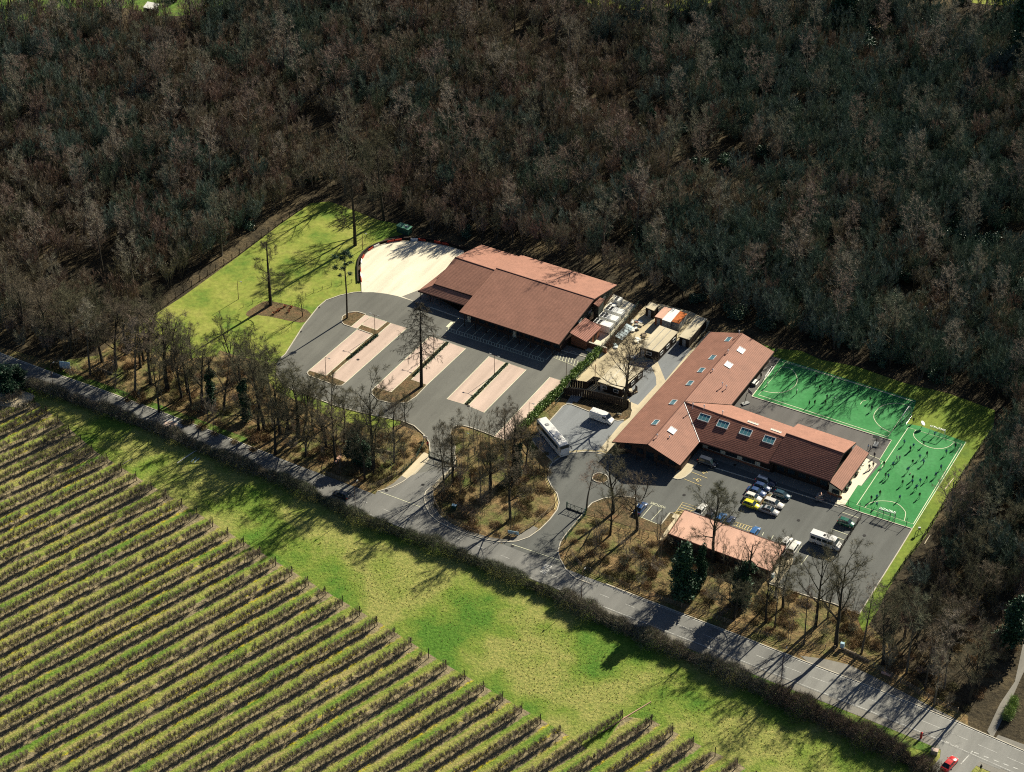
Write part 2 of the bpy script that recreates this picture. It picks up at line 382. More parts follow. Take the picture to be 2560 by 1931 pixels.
# grass round the pitches
sheet("pitch_lawn", Z(*z5, [(60, -10), (190, 40), (420, 60), (600, 140), (900, 195), (1300, 335), (1700, 430), (2100, 575), (2085, 740), (1900, 1010), (1700, 1330), (1500, 1665), (1340, 1870), (1180, 2110), (1090, 2300),
       (960, 2500), (905, 2350), (930, 2330), (1390, 1600), (1200, 800), (200, 200)]), 'wet_lawn', 0.03)

# --- car park and drives
cp_kerb_w = N([(1136, 1145), (1139, 1118), (1135, 1100), (1127, 1085), (1129, 1075), (1138, 1067), (1152, 1065), (1168, 1068), (1190, 1075), (1235, 1092)])
cp_kerb_e = N([(903, 731.5), (884, 732.7), (850, 740), (816, 752), (796, 769), (760, 814.5), (714, 887), (702, 897), (693, 915), (693, 937), (707, 957), (730, 974), (765, 986), (787, 995), (840, 1015), (900, 1031), (957, 1043.5),
               (1003, 1051.5), (1036, 1065), (1060, 1087), (1074, 1106), (1076, 1127), (1073, 1144), (1063, 1160), (1038, 1184), (1008, 1206), (981, 1220), (943, 1230.5)])
isl_kerb = N([(1138, 1140), (1136, 1162), (1108, 1190), (1078, 1217), (1063, 1230), (1059, 1244), (1063, 1266), (1074, 1287), (1095, 1306), (1130, 1323), (1171, 1338), (1212, 1350), (1253, 1358), (1293, 1355), (1323, 1344.5), (1350, 1325.5), (1375, 1301), (1394, 1276),
              (1399, 1258), (1394, 1236), (1380, 1217), (1371, 1198), (1372, 1176), (1380, 1160), (1402, 1144), (1429, 1134), (1464, 1131), (1500, 1133), (1530, 1140)])
asph = cp_kerb_e + N([(1000, 1252), (1059, 1275)]) + isl_kerb[4:5] + isl_kerb[3::-1] + cp_kerb_w[1:] + N([(1262, 1101), (1330, 1055), (1415, 957), (1500, 885), (1440, 880), (1395, 875), (1240, 822), (1073, 768.6), (1030, 753), (994, 741), (965, 735), (933, 731.5)])
sheet("car_park", asph, 'asphalt', 0.06)
court = isl_kerb[16:] + Z(*z4, [(-80, 640), (280, 560), (1640, 1190), (1940, 1290)]) + Z(*z5, [(1385, 1600)]) + N([(2246, 1380), (2147.6, 1537)]) + Z(*z8, [(560, 395), (340, 330), (60, 240)]) + \
        N([(1964, 1366), (1712, 1275), (1674, 1283), (1652, 1313), (1603, 1294), (1582, 1287), (1590, 1247), (1549, 1241), (1508, 1248), (1481, 1259), (1467, 1274), (1450, 1296), (1412, 1342), (1402, 1358), (1396, 1380), (1402, 1401)])
sheet("court", court + N([(1380, 1408), (1275, 1366)]) + isl_kerb[12:16], 'court', 0.052)
# junction bellmouths and the road itself
sheet("road_bellmouth", N([(943, 1229), (1000, 1208), (1040, 1185), (1140, 1165), (1064, 1228), (1059, 1244), (1063, 1266), (1080, 1300), (1000, 1275), (930, 1250)]), 'road', 0.066)
sheet("road_bellmouth", N([(1255, 1358), (1293, 1355), (1323, 1344.5), (1350, 1330), (1405, 1350), (1396, 1380), (1402, 1401), (1415, 1425), (1440, 1448), (1400, 1450), (1270, 1390)]), 'court', 0.066)
mb = MB(); ribbon(RC, RW, 0.075, mb); mb.link("road", [MT['road']], kind="structure")
sheet("side_road", N([(2338, 1850), (2372, 1848), (2445, 1872), (2520, 1905), (2500, 1925), (2450, 1905), (2432, 1925), (2405, 1960), (2280, 1960), (2325, 1925), (2350, 1895), (2352, 1875)]), 'paleroad', 0.07)
mb = MB(); ribbon(RC[-22:], RW+.02, 0.0785, mb); mb.link("road", [MT['paleroad']], kind="structure")
mb = MB(); ribbon(offset(RC, -RW/2 - 1.0)[56:], 2.0, 0.058, mb); mb.link("footpath", [MT['foot']], kind="structure")
sheet("verge", N([(2035, 1748), (2180, 1806), (2290, 1845), (2345, 1868), (2348, 1880), (2335, 1885), (2250, 1862), (2120, 1810), (2020, 1765)]), 'verge', 0.05, 1)
sheet("verge", N([(1820, 1655), (1890, 1683), (1990, 1725), (2035, 1745), (2030, 1762), (1950, 1730), (1850, 1690)]), 'verge', 0.05, 1)
nv = offset(RC, RW/2 + 1.1)
mb = MB(); ribbon(nv[12:30], 2.2, 0.05, mb); mb.link("verge", [MT['verge']], kind="structure")
sheet("layby", N([(2000, 1640), (2060, 1648), (2120, 1662), (2180, 1690), (2240, 1722), (2330, 1768), (2420, 1815), (2400, 1822), (2280, 1772), (2150, 1722), (2050, 1680)]), 'foot', 0.06)
sheet("pavement", N([(2478, 1862), (2495, 1838), (2560, 1862), (2620, 1890), (2600, 1912), (2520, 1878)]), 'foot', 0.06)
sheet("drive", N([(2481, 1848), (2505, 1802), (2555, 1690), (2600, 1600), (2560, 1600), (2537, 1705), (2500, 1760), (2468, 1828)]), 'foot', 0.05)
# red and white surfacing on the road
sheet("road_patch", N([(413, 1052), (433, 1048), (455, 1062), (440, 1082), (404, 1074)]), 'pink', 0.082)
# footpaths by the gates, layby slab
sheet("footpath", N([(1060, 1131), (1073, 1138), (1073, 1148), (1062, 1162), (1038, 1186), (1017, 1197), (1004, 1190), (1030, 1163)]), 'buff', 0.08)
sheet("footpath", N([(1138, 1160), (1141, 1172), (1110, 1200), (1087, 1222), (1078, 1217), (1108, 1188)]), 'buff', 0.08)
sheet("footpath", N([(1017, 1197), (1004, 1190), (985, 1208), (955, 1226), (985, 1222), (1008, 1208)]), 'foot', 0.078)
sheet("footpath", N([(1078, 1217), (1087, 1224), (1083, 1240), (1086, 1262), (1100, 1288), (1133, 1312), (1172, 1328), (1222, 1344), (1272, 1351), (1293, 1340), (1334, 1316), (1346, 1322), (1323, 1344), (1293, 1354), (1253, 1357), (1212, 1349), (1171, 1337), (1131, 1322), (1096, 1305), (1075, 1287), (1064, 1265), (1060, 1244), (1064, 1231)]), 'foot', 0.078)

# --- cream service yard, block paved courts
cream_edge = Z(*z1, [(1080, 1030), (1075, 950), (1070, 850), (1072, 750), (1095, 670), (1150, 610), (1250, 555), (1370, 520), (1500, 508), (1650, 508), (1800, 528), (1950, 558), (2130, 610)])
sheet("service_yard", cream_edge + Z(*z1, [(2100, 900), (1680, 1130), (1600, 1118), (1450, 1070), (1330, 1045), (1200, 1030)]), 'cream', 0.066)
sheet("yard", Z(*z3, [(530, 60), (620, 110), (780, 190), (480, 560), (400, 690), (340, 650), (250, 620), (300, 400)]), 'cream', 0.06)
sheet("compound_ground", Z(*z3, [(690, 330), (840, 180), (1000, 160), (1300, 240), (1480, 330), (1440, 420), (1290, 600), (1080, 640), (830, 900), (700, 1130), (540, 1120), (60, 1010), (110, 920), (300, 690), (500, 560)]), 'yard', 0.045)
sheet("grey_court", Z(*z3, [(640, 760), (960, 700), (1160, 520), (1250, 560), (1330, 640), (1050, 960), (790, 1180), (700, 1140), (640, 1010), (800, 880)]), 'setts', 0.056)
sheet("path", Z(*z3, [(1470, 430), (1290, 620), (1040, 918), (965, 732), (900, 770), (946, 880), (952, 960), (770, 1158), (700, 1130), (700, 1190), (710, 1210), (690, 1280), (600, 1345), (420, 1560), (360, 1640), (440, 1645), (560, 1540), (1520, 440)]), 'buff', 0.064)
sheet("coach_bay", Z(*rb, [(1240, 610), (1190, 606), (1145, 628), (1110, 670), (1010, 780), (900, 890), (848, 930), (850, 975), (880, 1020), (1060, 1192), (1120, 1150), (1200, 1110), (1300, 1086), (1420, 1080), (1510, 1082), (1560, 1030), (1700, 880), (1760, 790), (1755, 768), (1640, 760), (1430, 685)]), 'setts', 0.062)
sheet("coach_bay_entrance", Z(*rb, [(1270, 450), (1370, 490), (1290, 590), (1240, 612), (1180, 600)]), 'setts', 0.058)
sheet("planting_bed", Z(*rb, [(1250, 575), (1430, 640), (1640, 700), (1820, 660), (1830, 700), (1760, 762), (1700, 770), (1640, 755), (1430, 680), (1240, 608)]), 'bed', 0.07)
# building aprons
sheet("footway", Z(*z2, [(-60, 640), (210, 745), (560, 870), (1480, 1165), (1830, 1225), (1760, 1180), (1500, 1100), (500, 780), (150, 560)]), 'foot', 0.072)
sheet("footway", Z(*z4, [(-80, 640), (180, 745), (250, 780), (300, 700), (480, 770), (1000, 960), (1640, 1190), (1680, 1130), (1540, 1060), (300, 560)]), 'foot', 0.072)
sheet("patio", Z(*z4, [(180, 745), (250, 780), (175, 885), (130, 922), (90, 940), (55, 945), (5, 930), (60, 860)]), 'buff', 0.08, 0)
sheet("patio", Z(*z5, [(960, 975), (1080, 1040), (945, 1228), (915, 1222), (805, 1392), (720, 1382), (770, 1270), (900, 1080)]), 'cream', 0.08)
sheet("patio", Z(*z7, [(2080, 770), (2150, 800), (2140, 850), (2010, 1035), (1925, 1015), (2040, 800)]), 'buff', 0.07)
sheet("patio", Z(*z7, [(1050, 385), (1105, 400), (1060, 470), (945, 640), (915, 630), (1010, 490), (1060, 430), (1030, 420)]), 'buff', 0.07)
sheet("planting_bed", Z(*z7, [(1015, 382), (1048, 388), (1030, 420), (1062, 432), (1010, 490), (905, 640), (880, 560), (925, 495)]), 'bed', 0.062)
sheet("planting_bed", Z(*z7, [(250, 345), (300, 290), (400, 250), (550, 225), (700, 245), (715, 300), (670, 385), (740, 425), (930, 492), (900, 560), (700, 520), (380, 430), (240, 400)]), 'bed', 0.06, 0)
# --- sports pitches and playground
sheet("playground", Z(*z5, [(60, 150), (150, 100), (245, 130), (0, 455), (1205, 835), (1105, 1005), (1000, 960), (880, 1000), (-200, 620), (-200, 480)]), 'play', 0.05)
sheet('path', Z(*z5, [(860, 900), (1125, 1000), (1130, 1050), (945, 1250), (800, 1400), (700, 1385)]), 'play', 0.046)
turf = Z(*z5, [(243, 128), (600, 235), (1420, 490), (1390, 590), (1330, 690), (1465, 715), (1852, 850), (1385, 1602), (950, 1462), (800, 1388), (915, 1222), (945, 1228), (1112, 1040), (1100, 1005), (1208, 836), (0, 455)])
sheet("artificial_turf", turf, 'turf', 0.06)

# --- markings
wm = MB(); lm = MB(); ym = MB(); W_ = 0.13
def line(p, w=W_, mb=lm, z=0.085, closed=False): ribbon(p, w, z, mb, closed=closed)
def arc(pts, n=2): return chaikin(pts, 3, False)
line(Z(*z5, [(297, 155), (1388, 495), (1172, 808), (55, 443)]), 0.16, closed=True)
line(Z(*z5, [(1350, 725), (1815, 870), (1393, 1560), (905, 1393)]), 0.16, closed=True)
line(Z(*z5, [(1850, 850), (1385, 1600)]), 0.14); line(Z(*z5, [(245, 130), (0, 455)]), 0.2)
line(Z(*z5, [(205, 140), (620, 262), (1410, 505)]), 0.1)
line(arc(Z(*z5, [(265, 203), (340, 210), (395, 290), (385, 360), (300, 420), (180, 428), (85, 405)])))
line(arc(Z(*z5, [(1355, 535), (1240, 508), (1110, 535), (1040, 620), (1075, 690), (1130, 735), (1200, 768)])))
line(arc(Z(*z5, [(1412, 748), (1385, 800), (1480, 880), (1600, 915), (1700, 895), (1750, 850)])))
line(arc(Z(*z5, [(975, 1418), (1010, 1375), (1110, 1355), (1250, 1370), (1330, 1450), (1325, 1490), (1315, 1532)])))
line(arc(Z(*z5, [(935, 525), (955, 495), (985, 493)])), 0.12)
line(Z(*z5, [(1205, 835), (1100, 1005), (1130, 1018), (1115, 1040)]), 0.12); line(Z(*z5, [(995, 955), (1105, 1000)]), 0.12)
# road: dashes and edge lines
dash = resample(RC, 6.0); 
for i in range(0, len(dash)-1):
    d = (dash[i+1]-dash[i]).normalized(); line([dash[i], dash[i] + d*(2.1 if dash[i].x < 30 else 3.9)], 0.10, wm, 0.09)
edge_s = offset(RC, -RW/2 + 0.35); line(edge_s, 0.13, wm, 0.09)
edge_n = offset(RC, RW/2 - 0.3)
line(edge_n[:36], 0.13, wm, 0.09); line(edge_n[56:], 0.13, wm, 0.09)
line(N([(951, 1231), (1050, 1268)]), 0.12, lm, 0.09)
line(N([(1280, 1362), (1400, 1402)]), 0.12, lm, 0.09)
gw = resample(Z(*z8, [(1340, 1405), (1440, 1455), (1580, 1505)]), 1.0)
for i in range(0, len(gw)-1, 2): line([gw[i], gw[i+1]], 0.22, wm, 0.092)
gw = resample(Z(*z8, [(1620, 1520), (1850, 1610), (2000, 1665)]), 1.0)
for i in range(0, len(gw)-1, 2): line([gw[i], gw[i+1]], 0.22, wm, 0.092)
line(Z(*z8, [(1610, 1510), (1520, 1610)]), 0.2, wm, 0.092)
line(N([(417, 1053), (432, 1050), (452, 1062), (440, 1066)]), 0.9, wm, 0.094)
line(N([(437, 1082), (455, 1066)]), 0.3, wm, 0.094)
# double yellow-ish line round the coach turn
kerbs = MB()
for k in (0.45, 0.75): ribbon(offset(isl_kerb[17:], k), 0.13, 0.086, ym)
def kerb(p, off=0.0): ribbon(p, 0.22, 0.03, kerbs, off=off, h=0.13)
kerb(cp_kerb_e, -0.1); kerb(cp_kerb_w, 0.1); kerb(isl_kerb, 0.1); kerb(cream_edge, -0.1)
kerb(N([(1402, 1401), (1396, 1380), (1402, 1358), (1412, 1342), (1450, 1296), (1467, 1274), (1481, 1259), (1508, 1248), (1549, 1241), (1590, 1247)]), 0.1)
kerb(Z(*z7, [(925, 495), (1015, 382), (1050, 386)]), 0.0)
kerb(Z(*z4, [(250, 780), (175, 885), (130, 922), (90, 940), (55, 945), (5, 930)]), 0)
kerb(N([(2280.7, 1323), (2246, 1380), (2147.6, 1537)]) + Z(*z8, [(560, 395), (340, 330), (60, 240)]), 0)
kerb(Z(*z5, [(0, 455), (1205, 835)]), -0.1); kerb(Z(*z5, [(730, 1385), (950, 1462), (1385, 1602)]), 0)
kerb(Z(*rb, [(1010, 780), (1110, 670), (1145, 628), (1190, 606), (1240, 610), (1430, 685), (1640, 758), (1700, 772), (1760, 762)]), 0)
kerb(Z(*rb, [(848, 930), (850, 975), (880, 1020), (1060, 1192)]), 0)
kerb(Z(*z2, [(210, 745), (560, 870), (1480, 1165), (1760, 1240)]), 0)
kerb(Z(*z4, [(250, 780), (480, 850), (1000, 1010), (1640, 1215)]), 0)
nk = offset(RC, RW/2 + 0.1); kerb(nk[:33]); kerb(nk[58:])
kerb(N([(1402, 1401), (1415, 1425), (1440, 1447), (1480, 1462)]), 0.0)

# car park: paved bays, planted islands
pink = []
PB = {
 'a1': Z(*ra, [(935, 190), (985, 210), (850, 330), (790, 312)]),
 'a2': Z(*ra, [(990, 210), (1150, 262), (1050, 345), (890, 290)]),
 'a3': Z(*ra, [(855, 337), (1005, 388), (540, 800), (370, 748)]),
 'a4': Z(*ra, [(1188, 275), (1350, 325), (738, 868), (585, 808)]),
 'b1': Z(*ra, [(1580, 405), (1735, 460), (1190, 965), (1030, 915)]),
 'b2': Z(*ra, [(1775, 472), (1938, 530), (1550, 893), (1395, 840)]),
 'c1': Z(*rb, [(410, 128), (572, 190), (155, 605), (-12, 555)]),
 'c2': Z(*rb, [(612, 200), (783, 262), (360, 690), (200, 622)]),
 'd1': Z(*rb, [(1020, 335), (1190, 388), (1000, 580), (700, 900), (585, 968), (460, 930)])}
for k, p in PB.items():
    sheet("paving", p, 'pink', 0.07); line(p, 0.14, lm, 0.088, True)
BEDS = [Z(*ra, [(700, 258), (706, 212), (765, 175), (850, 165), (930, 188), (790, 308), (720, 282)]),
 Z(*ra, [(890, 292), (1050, 347), (1152, 264), (1186, 274), (1010, 420), (990, 440), (590, 806), (545, 800), (1000, 392), (858, 334)]),
 Z(*ra, [(370, 750), (545, 802), (585, 808), (735, 866), (690, 894), (640, 892), (370, 795), (358, 770)]),
 Z(*ra, [(1737, 462), (1773, 472), (1396, 838), (1550, 895), (1440, 1005), (1350, 1062), (1200, 1070), (1060, 1035), (1005, 980), (1003, 950), (1030, 917), (1190, 963)]),
 Z(*rb, [(574, 192), (610, 202), (200, 618), (157, 604)])]
for p in BEDS: sheet("planting_bed", p, 'bed', 0.075)
for p in (Z(*ra, [(790, 312), (720, 288), (696, 260), (704, 210), (765, 170), (850, 160), (935, 185)]), Z(*ra, [(860, 335), (1005, 386)]),
          Z(*ra, [(370, 750), (352, 772), (366, 800), (640, 900), (700, 900), (738, 868)]),
          Z(*ra, [(1030, 915), (1000, 948), (1000, 985), (1060, 1045), (1200, 1078), (1350, 1070), (1440, 1010), (1550, 895)])): kerb(p)
# bay lines in front of the hall
fl, fr = Z(*z2, [(500, 855)])[0], Z(*z2, [(1460, 1165)])[0]
fd = (fr-fl)
for i in range(0, 13):
    a = fl + fd*(i/12.0); line([a, a - UV_V*4.8], 0.11, lm, 0.088)
    if i < 12:
        e = a - UV_V*4.9
        for j in range(3): line([e + UV_U*(j*0.8), e + UV_U*(j*0.8+.6) - UV_V*1.1], 0.1, lm, 0.088)
line([fl - UV_V*4.8, fr - UV_V*4.8], 0.11, lm, 0.088); line([fl - UV_V*6.0, fr - UV_V*6.0], 0.11, lm, 0.088)
ex = Z(*z2, [(1440, 1245), (1690, 1345), (1770, 1250), (1620, 1180)])
line(ex, 0.12, lm, 0.088, True)
for i in range(1, 9):
    a = ex[0].lerp(ex[1], i/9.0); line([a, a + (UV_V*2.4 - UV_U*0.8)], 0.12, lm, 0.088)
line(Z(*z2, [(390, 945), (440, 895)]), 0.9, lm, 0.088)
# east court bays
for a, b in (((185, 870), (350, 935)), ((120, 942), (290, 1010)), ((355, 838), (410, 856)), ((680, 1195), (850, 1258)), ((985, 1090), (1110, 1210)), ((1000, 1300), (1035, 1325)),
             ((850, 1258), (985, 1098)), ((905, 1470), (890, 1500)), ((1000, 1500), (980, 1540)), ((1100, 1540), (1070, 1575)), ((1285, 1605), (1240, 1670)), ((1680, 1270), (1840, 1325)),
             ((1575, 1435), (1755, 1500)), ((1640, 1520), (1710, 1550)), ((1740, 600), (1750, 610))):
    line(Z(*z4, [a, b]), 0.12, lm if a[0] > 400 else ym, 0.088)
line(Z(*z8, [(370, 20), (310, 100)]), 0.12, lm, 0.088)
for a, b in (((850, 310), (760, 415)), ((935, 345), (840, 450)), ((745, 420), (900, 485)), ((1010, 380), (925, 490)), ((715, 300), (665, 385))): line(Z(*z7, [a, b]), 0.12, lm, 0.088)
def hatch(quad, n, mb=ym):
    line(quad, 0.13, mb, 0.088, True)
    for i in range(1, n):
        t = i/float(n); line([quad[0].lerp(quad[1], t), quad[3].lerp(quad[2], t)], 0.14, mb, 0.088)
hatch(Z(*z7, [(1130, 285), (1060, 385), (1110, 400), (1290, 335)]), 5)
hatch(Z(*z7, [(1620, 465), (1800, 520), (1770, 560), (1600, 495)]), 7)
hatch(Z(*z8, [(460, 40), (530, 75), (560, 30), (500, -10)]), 4)
lm.link("bay_markings", [MT['line']], kind="structure"); wm.link("road_markings", [MT['worn']], kind="structure")
ym.link("yellow_markings", [MT['yline']], kind="structure"); kerbs.link("kerb", [MT['kerb']], kind="structure")
def text(body, pos, right, up, size, mat, stretch=1.0, name="road_lettering", kind="structure", parent=None, z=0.095):
    cu = bpy.data.curves.new(name, 'FONT'); cu.body = body; cu.size = 1; cu.align_x = 'CENTER'; cu.align_y = 'CENTER'
    t = bpy.data.objects.new(name, cu); COL.objects.link(t); bpy.context.view_layer.update()
    me = bpy.data.meshes.new_from_object(t.evaluated_get(bpy.context.evaluated_depsgraph_get())); bpy.data.objects.remove(t)
    me.materials.clear(); me.materials.append(mat)
    o = link(name, me, parent, kind=kind); rr = right.normalized()*size; uu = up.normalized()*size*stretch; nn = rr.cross(uu).normalized()
    o.matrix_world = Matrix(((rr.x, uu.x, nn.x, pos.x), (rr.y, uu.y, nn.y, pos.y), (rr.z, uu.z, nn.z, pos.z + z), (0, 0, 0, 1))); return o
text("SLOW", Z(*z6, [(1708, 1562)])[0], -UV_V, UV_U, 1.05, MT['white'], 2.2)
v0, v1 = Z(*z7, [(965, 332), (845, 288)])
text("VISITORS", (v0+v1)/2, v1-v0, -UV_V, 0.92, MT['line'], 1.1)
# wheelchair symbols on the accessible bays
def wheelchair(c):
    b = MB(); ring = [c + UV_U*(0.5*math.cos(t)) + UV_V*(0.5*math.sin(t)) for t in np.linspace(0.3, 5.3, 12)]
    ribbon(ring, 0.14, 0.096, b); ribbon([c + UV_U*0.1 + UV_V*0.1, c - UV_V*0.1 + UV_U*0.0, c - UV_U*0.9], 0.14, 0.097, b)
    ribbon([c - UV_U*0.35, c - UV_U*0.35 + UV_V*0.5], 0.12, 0.098, b)
    ribbon([c - UV_U*1.15 - UV_V*.1, c - UV_U*1.15 + UV_V*.12], 0.22, 0.096, b)
    return b.link("bay_symbol", [MT['yline']], kind="structure")
for q in Z(*z4, [(325, 880), (262, 955)]): wheelchair(q)
# drain covers
dc = MB().tube([(0, 0, 0), (0, 0, .006)], .38, 10).me("drain_cover", [MT['black']])
for zz, pts in ((ra, ((285, 360), (465, 118), (525, 1052), (860, 640), (1500, 230), (1110, 1180))), (z6, ((245, 840), (1405, 1350), (580, 785), (1000, 60))), (z4, ((120, 1100), (620, 805), (1250, 1350), (700, 1580), (1900, 1500)))):
    for q in Z(*zz, pts): link("drain_cover", dc, None, q + Vector((0, 0, .086)), kind="structure")
# islands in the east court
ell = Z(*z7, [(370, 10), (440, 40), (445, 75), (420, 100), (365, 105), (310, 85), (293, 55), (315, 22)])
sheet("planting_bed", ell, 'bed', 0.09, 2)
k2 = MB(); ribbon(chaikin([Vector((q.x, q.y, 0)) for q in ell], 2), 0.2, 0.05, k2, h=0.14, closed=True); k2.link("kerb", [MT['kerb']], kind="structure")
sheet("planting_bed", Z(*z4, [(925, 1085), (985, 1095), (880, 1200), (865, 1195)]), 'bed', 0.09, 0)
# far clearings above the wood
sheet("meadow", N([(-60, -60), (620, -60), (560, 20), (470, 40), (400, 42), (360, 30), (300, 18), (150, 20), (40, 60), (-60, 70)]), 'verge', 0.05, 1)
sheet("meadow", N([(1400, -60), (2620, -60), (2560, 15), (2440, 12), (2360, -10), (1850, -8), (1760, 10), (1700, 32), (1660, 28), (1560, 25), (1450, 5)]), 'lawn', 0.05, 1)
# ================================================================ BUILDINGS
def hit(px, py, pl):
    """where the sight line through a photo point meets the plane of three roof points"""
    a = G(px, py, 0); o = Vector((0, 0, CAMH)); d = a - o; n = (pl[1]-pl[0]).cross(pl[2]-pl[0]); return o + d*((pl[0]-o).dot(n)/d.dot(n))
def slab(parent, pts, mat, th=0.22, name="roof_slope"):
    u = (pts[1]-pts[0]).normalized(); n = (pts[1]-pts[0]).cross(pts[2]-pts[0]).normalized()
    if n.z < 0: n = -n
    v = n.cross(u); o = pts[0]; k = len(pts)
    a = sum(pts[i].x*pts[(i+1) % k].y - pts[(i+1) % k].x*pts[i].y for i in range(k))
    if a < 0: pts = pts[::-1]
    V = list(pts) + [p - n*th for p in pts]
    F = [tuple(range(k)), tuple(range(k, 2*k))[::-1]] + [(i, k+i, k+(i+1) % k, (i+1) % k) for i in range(k)]
    uv = []
    for f in F:
        for i in f: uv.append(((V[i]-o).dot(u), (V[i]-o).dot(v)))
    return link(name, mesh(name, V, F, MT[mat], uv=uv), parent)
def uvp(u, v, z=0.0): return Vector((UV_U.x*u + UV_V.x*v, UV_U.y*u + UV_V.y*v, z))
def toUV(p): return Vector((p.dot(UV_U), p.dot(UV_V)))
def walls(parent, P, z0, tops, mat, name="wall", th=None):
    mb = MB(); mb.prism([(p.x, p.y) for p in P], z0, tops); return mb.link(name, [MT[mat]], parent)
def rectwalls(parent, u0, u1, v0, v1, h0, hr, h1, vr, mat, name="wall"):
    """gabled block, ridge along u"""
    P = [uvp(u0, v0), uvp(u1, v0), uvp(u1, vr), uvp(u1, v1), uvp(u0, v1), uvp(u0, vr)]
    mb = MB(); n = 6; tops = [h0, h0, hr, h1, h1, hr]
    b = [(p.x, p.y, 0) for p in P]; t = [(p.x, p.y, tops[i]) for i, p in enumerate(P)]
    mb.add(b + t, [(0,1,2,5), (5,2,3,4), (6,7,8,11)[::1], (11,8,9,10)] + [(i, (i+1) % 6, 6+(i+1) % 6, 6+i) for i in range(6)])
    return mb.link(name, [MT[mat]], parent)
def window(parent, c, along, w, h, out, frame='fabric_white', glass='glass', name="window"):
    """frame with its pane as a sub-part; c = centre on the wall, along = wall direction, out = outward normal"""
    rz = math.atan2(along.y, along.x); fr = MB(); t = 0.09
    for s in (-1, 1):
        fr.box((s*(w/2 - t/2), 0, 0), (t, 0.1, h)); fr.box((0, 0, s*(h/2 - t/2)), (w - 2*t, 0.1, t))
    if w > 1.7:
        for k in range(1, int(w/1.2)): fr.box((-w/2 + k*w/int(w/1.2), 0, 0), (0.06, 0.08, h - 2*t))
    f = fr.link(name, [MT[frame]], parent); f.location = c + out*0.05; f.rotation_euler = (0, 0, rz)
    MB().box((0, 0.0, 0), (w - 2*t, 0.04, h - 2*t)).link("pane", [MT[glass]], f); return f
def panel(parent, c, along, w, h, out, mat, name="panel", th=0.08):
    o = MB().box((0, 0, 0), (w, th, h)).link(name, [MT[mat]], parent); o.location = c + out*(th/2); o.rotation_euler = (0, 0, math.atan2(along.y, along.x)); return o
def rooflight(parent, px, py, pl, w, l, glass='roofglass', hgt=0.16):
    p = hit(px, py, pl); u = (pl[1]-pl[0]).normalized(); n = (pl[1]-pl[0]).cross(pl[2]-pl[0]).normalized()
    if n.z < 0: n = -n
    v = n.cross(u); Mx = Matrix(((u.x, v.x, n.x, p.x), (u.y, v.y, n.y, p.y), (u.z, v.z, n.z, p.z), (0, 0, 0, 1)))
    f = MB(); t = 0.08
    for s in (-1, 1): f.box((s*(w/2), 0, hgt/2), (t, l + t, hgt)); f.box((0, s*(l/2), hgt/2), (w - t, t, hgt))
    o = f.link("rooflight", [MT['rooflight']], parent); o.matrix_world = Mx
    g = MB(); g.box((0, 0, hgt*0.45), (w - t, l - t, 0.05)); g.link("rooflight_glass", [MT[glass]], o)
    b = MB()
    for k in (-.17, .17): b.box((k*w*1.0, 0, hgt*0.7), (0.025, l - t, 0.03))
    b.link("glazing_bar", [MT['rooflight']], o); return o
def cowl(parent, px, py, pl, h=0.8, r=0.16):
    p = hit(px, py, pl); o = MB().tube([(0, 0, -.1), (0, 0, h)], r*0.55, 7).link("vent_pipe", [MT['rooflight']], parent); o.location = p
    MB().tube([(0, 0, h - .05), (0, 0, h + .12), (0, 0, h + .26)], [r, r*1.15, r*0.5], 8).link("cowl", [MT['rooflight']], o); return o

MT['walldark'] = plain("stained_brown_boarding", (.075,.045,.03), .85)
# ---- sports hall
EH, RH, BH = 4.1, 6.45, 3.5
q2 = lambda x, y, z: Z(*z2, [(x, y)], z)[0]
FL, FR = q2(505, 790, EH), q2(1490, 1112, EH); RL, RR = q2(872, 360, RH), q2(1838, 665, RH); BR, BJ = q2(2065, 523, BH), q2(1120, 228, BH)
base = (FL + BR)/2; base.z = 0
hall = thing("sports_hall", "large sports hall with stepped red tiled roof beside the striped car park", "building", base)
T = lambda p: p - base
def hslab(pts, mat, **k): return slab(hall, [T(p) for p in pts], mat, **k)
hslab([FL, FR, RR, RL], 'tile'); hslab([BR, BJ, RL, RR], 'tile')
sRL, sRR, sFL, sFR = q2(465, 252, 5.9), q2(860, 380, 5.9), q2(255, 512, 3.9), q2(640, 632, 3.9)
sB, sJ = q2(728, 125, 2.9), q2(1110, 246, 2.9)
hslab([sFL, sFR, sRR, sRL], 'tile'); hslab([sJ, sB, sRL, sRR], 'tile')
sk0, sk1, sk2, sk3 = q2(98, 582, 2.55), q2(600, 741, 2.55), q2(700, 655, 3.7), q2(262, 522, 3.7)
hslab([sk0, sk1, sk2, sk3], 'tile', name="canopy_roof")
hslab([q2(400, 350, 2.55), sk0, sk3, q2(440, 300, 3.7)], 'tile', name="canopy_roof")
def trim(parent, a, b, mat='darkwood', w=0.12, h=0.26, name="fascia", dz=-0.16):
    d = b-a; o = MB(); n = Vector((-d.y, d.x, 0)).normalized()*w/2; dn = Vector((0, 0, h))
    P = [a-n, a+n, b+n, b-n]; o.add([p - dn + Vector((0, 0, -dz*0)) for p in P] + [p for p in P], [(3,2,1,0), (4,5,6,7), (0,1,5,4), (1,2,6,5), (2,3,7,6), (3,0,4,7)])
    r = o.link(name, [MT[mat]], parent); r.location.z = -0.06; return r
for a, b in ((FL, FR), (FR, RR), (RR, BR), (sFL, sFR), (FL, RL), (sFL, sRL), (sk0, sk1)):
    off = Vector((0, 0, 0)); trim(hall, T(a), T(b))
for a, b in ((RL, RR), (sRL, sRR)):
    o = MB().tube([T(a), T(b)], 0.14, 6).link("ridge_tile", [MT['tile_brown']], hall)
u0, v0 = toUV(FL); u1, v1 = toUV(BR); vr = toUV(RR)[1]
bo = toUV(base)
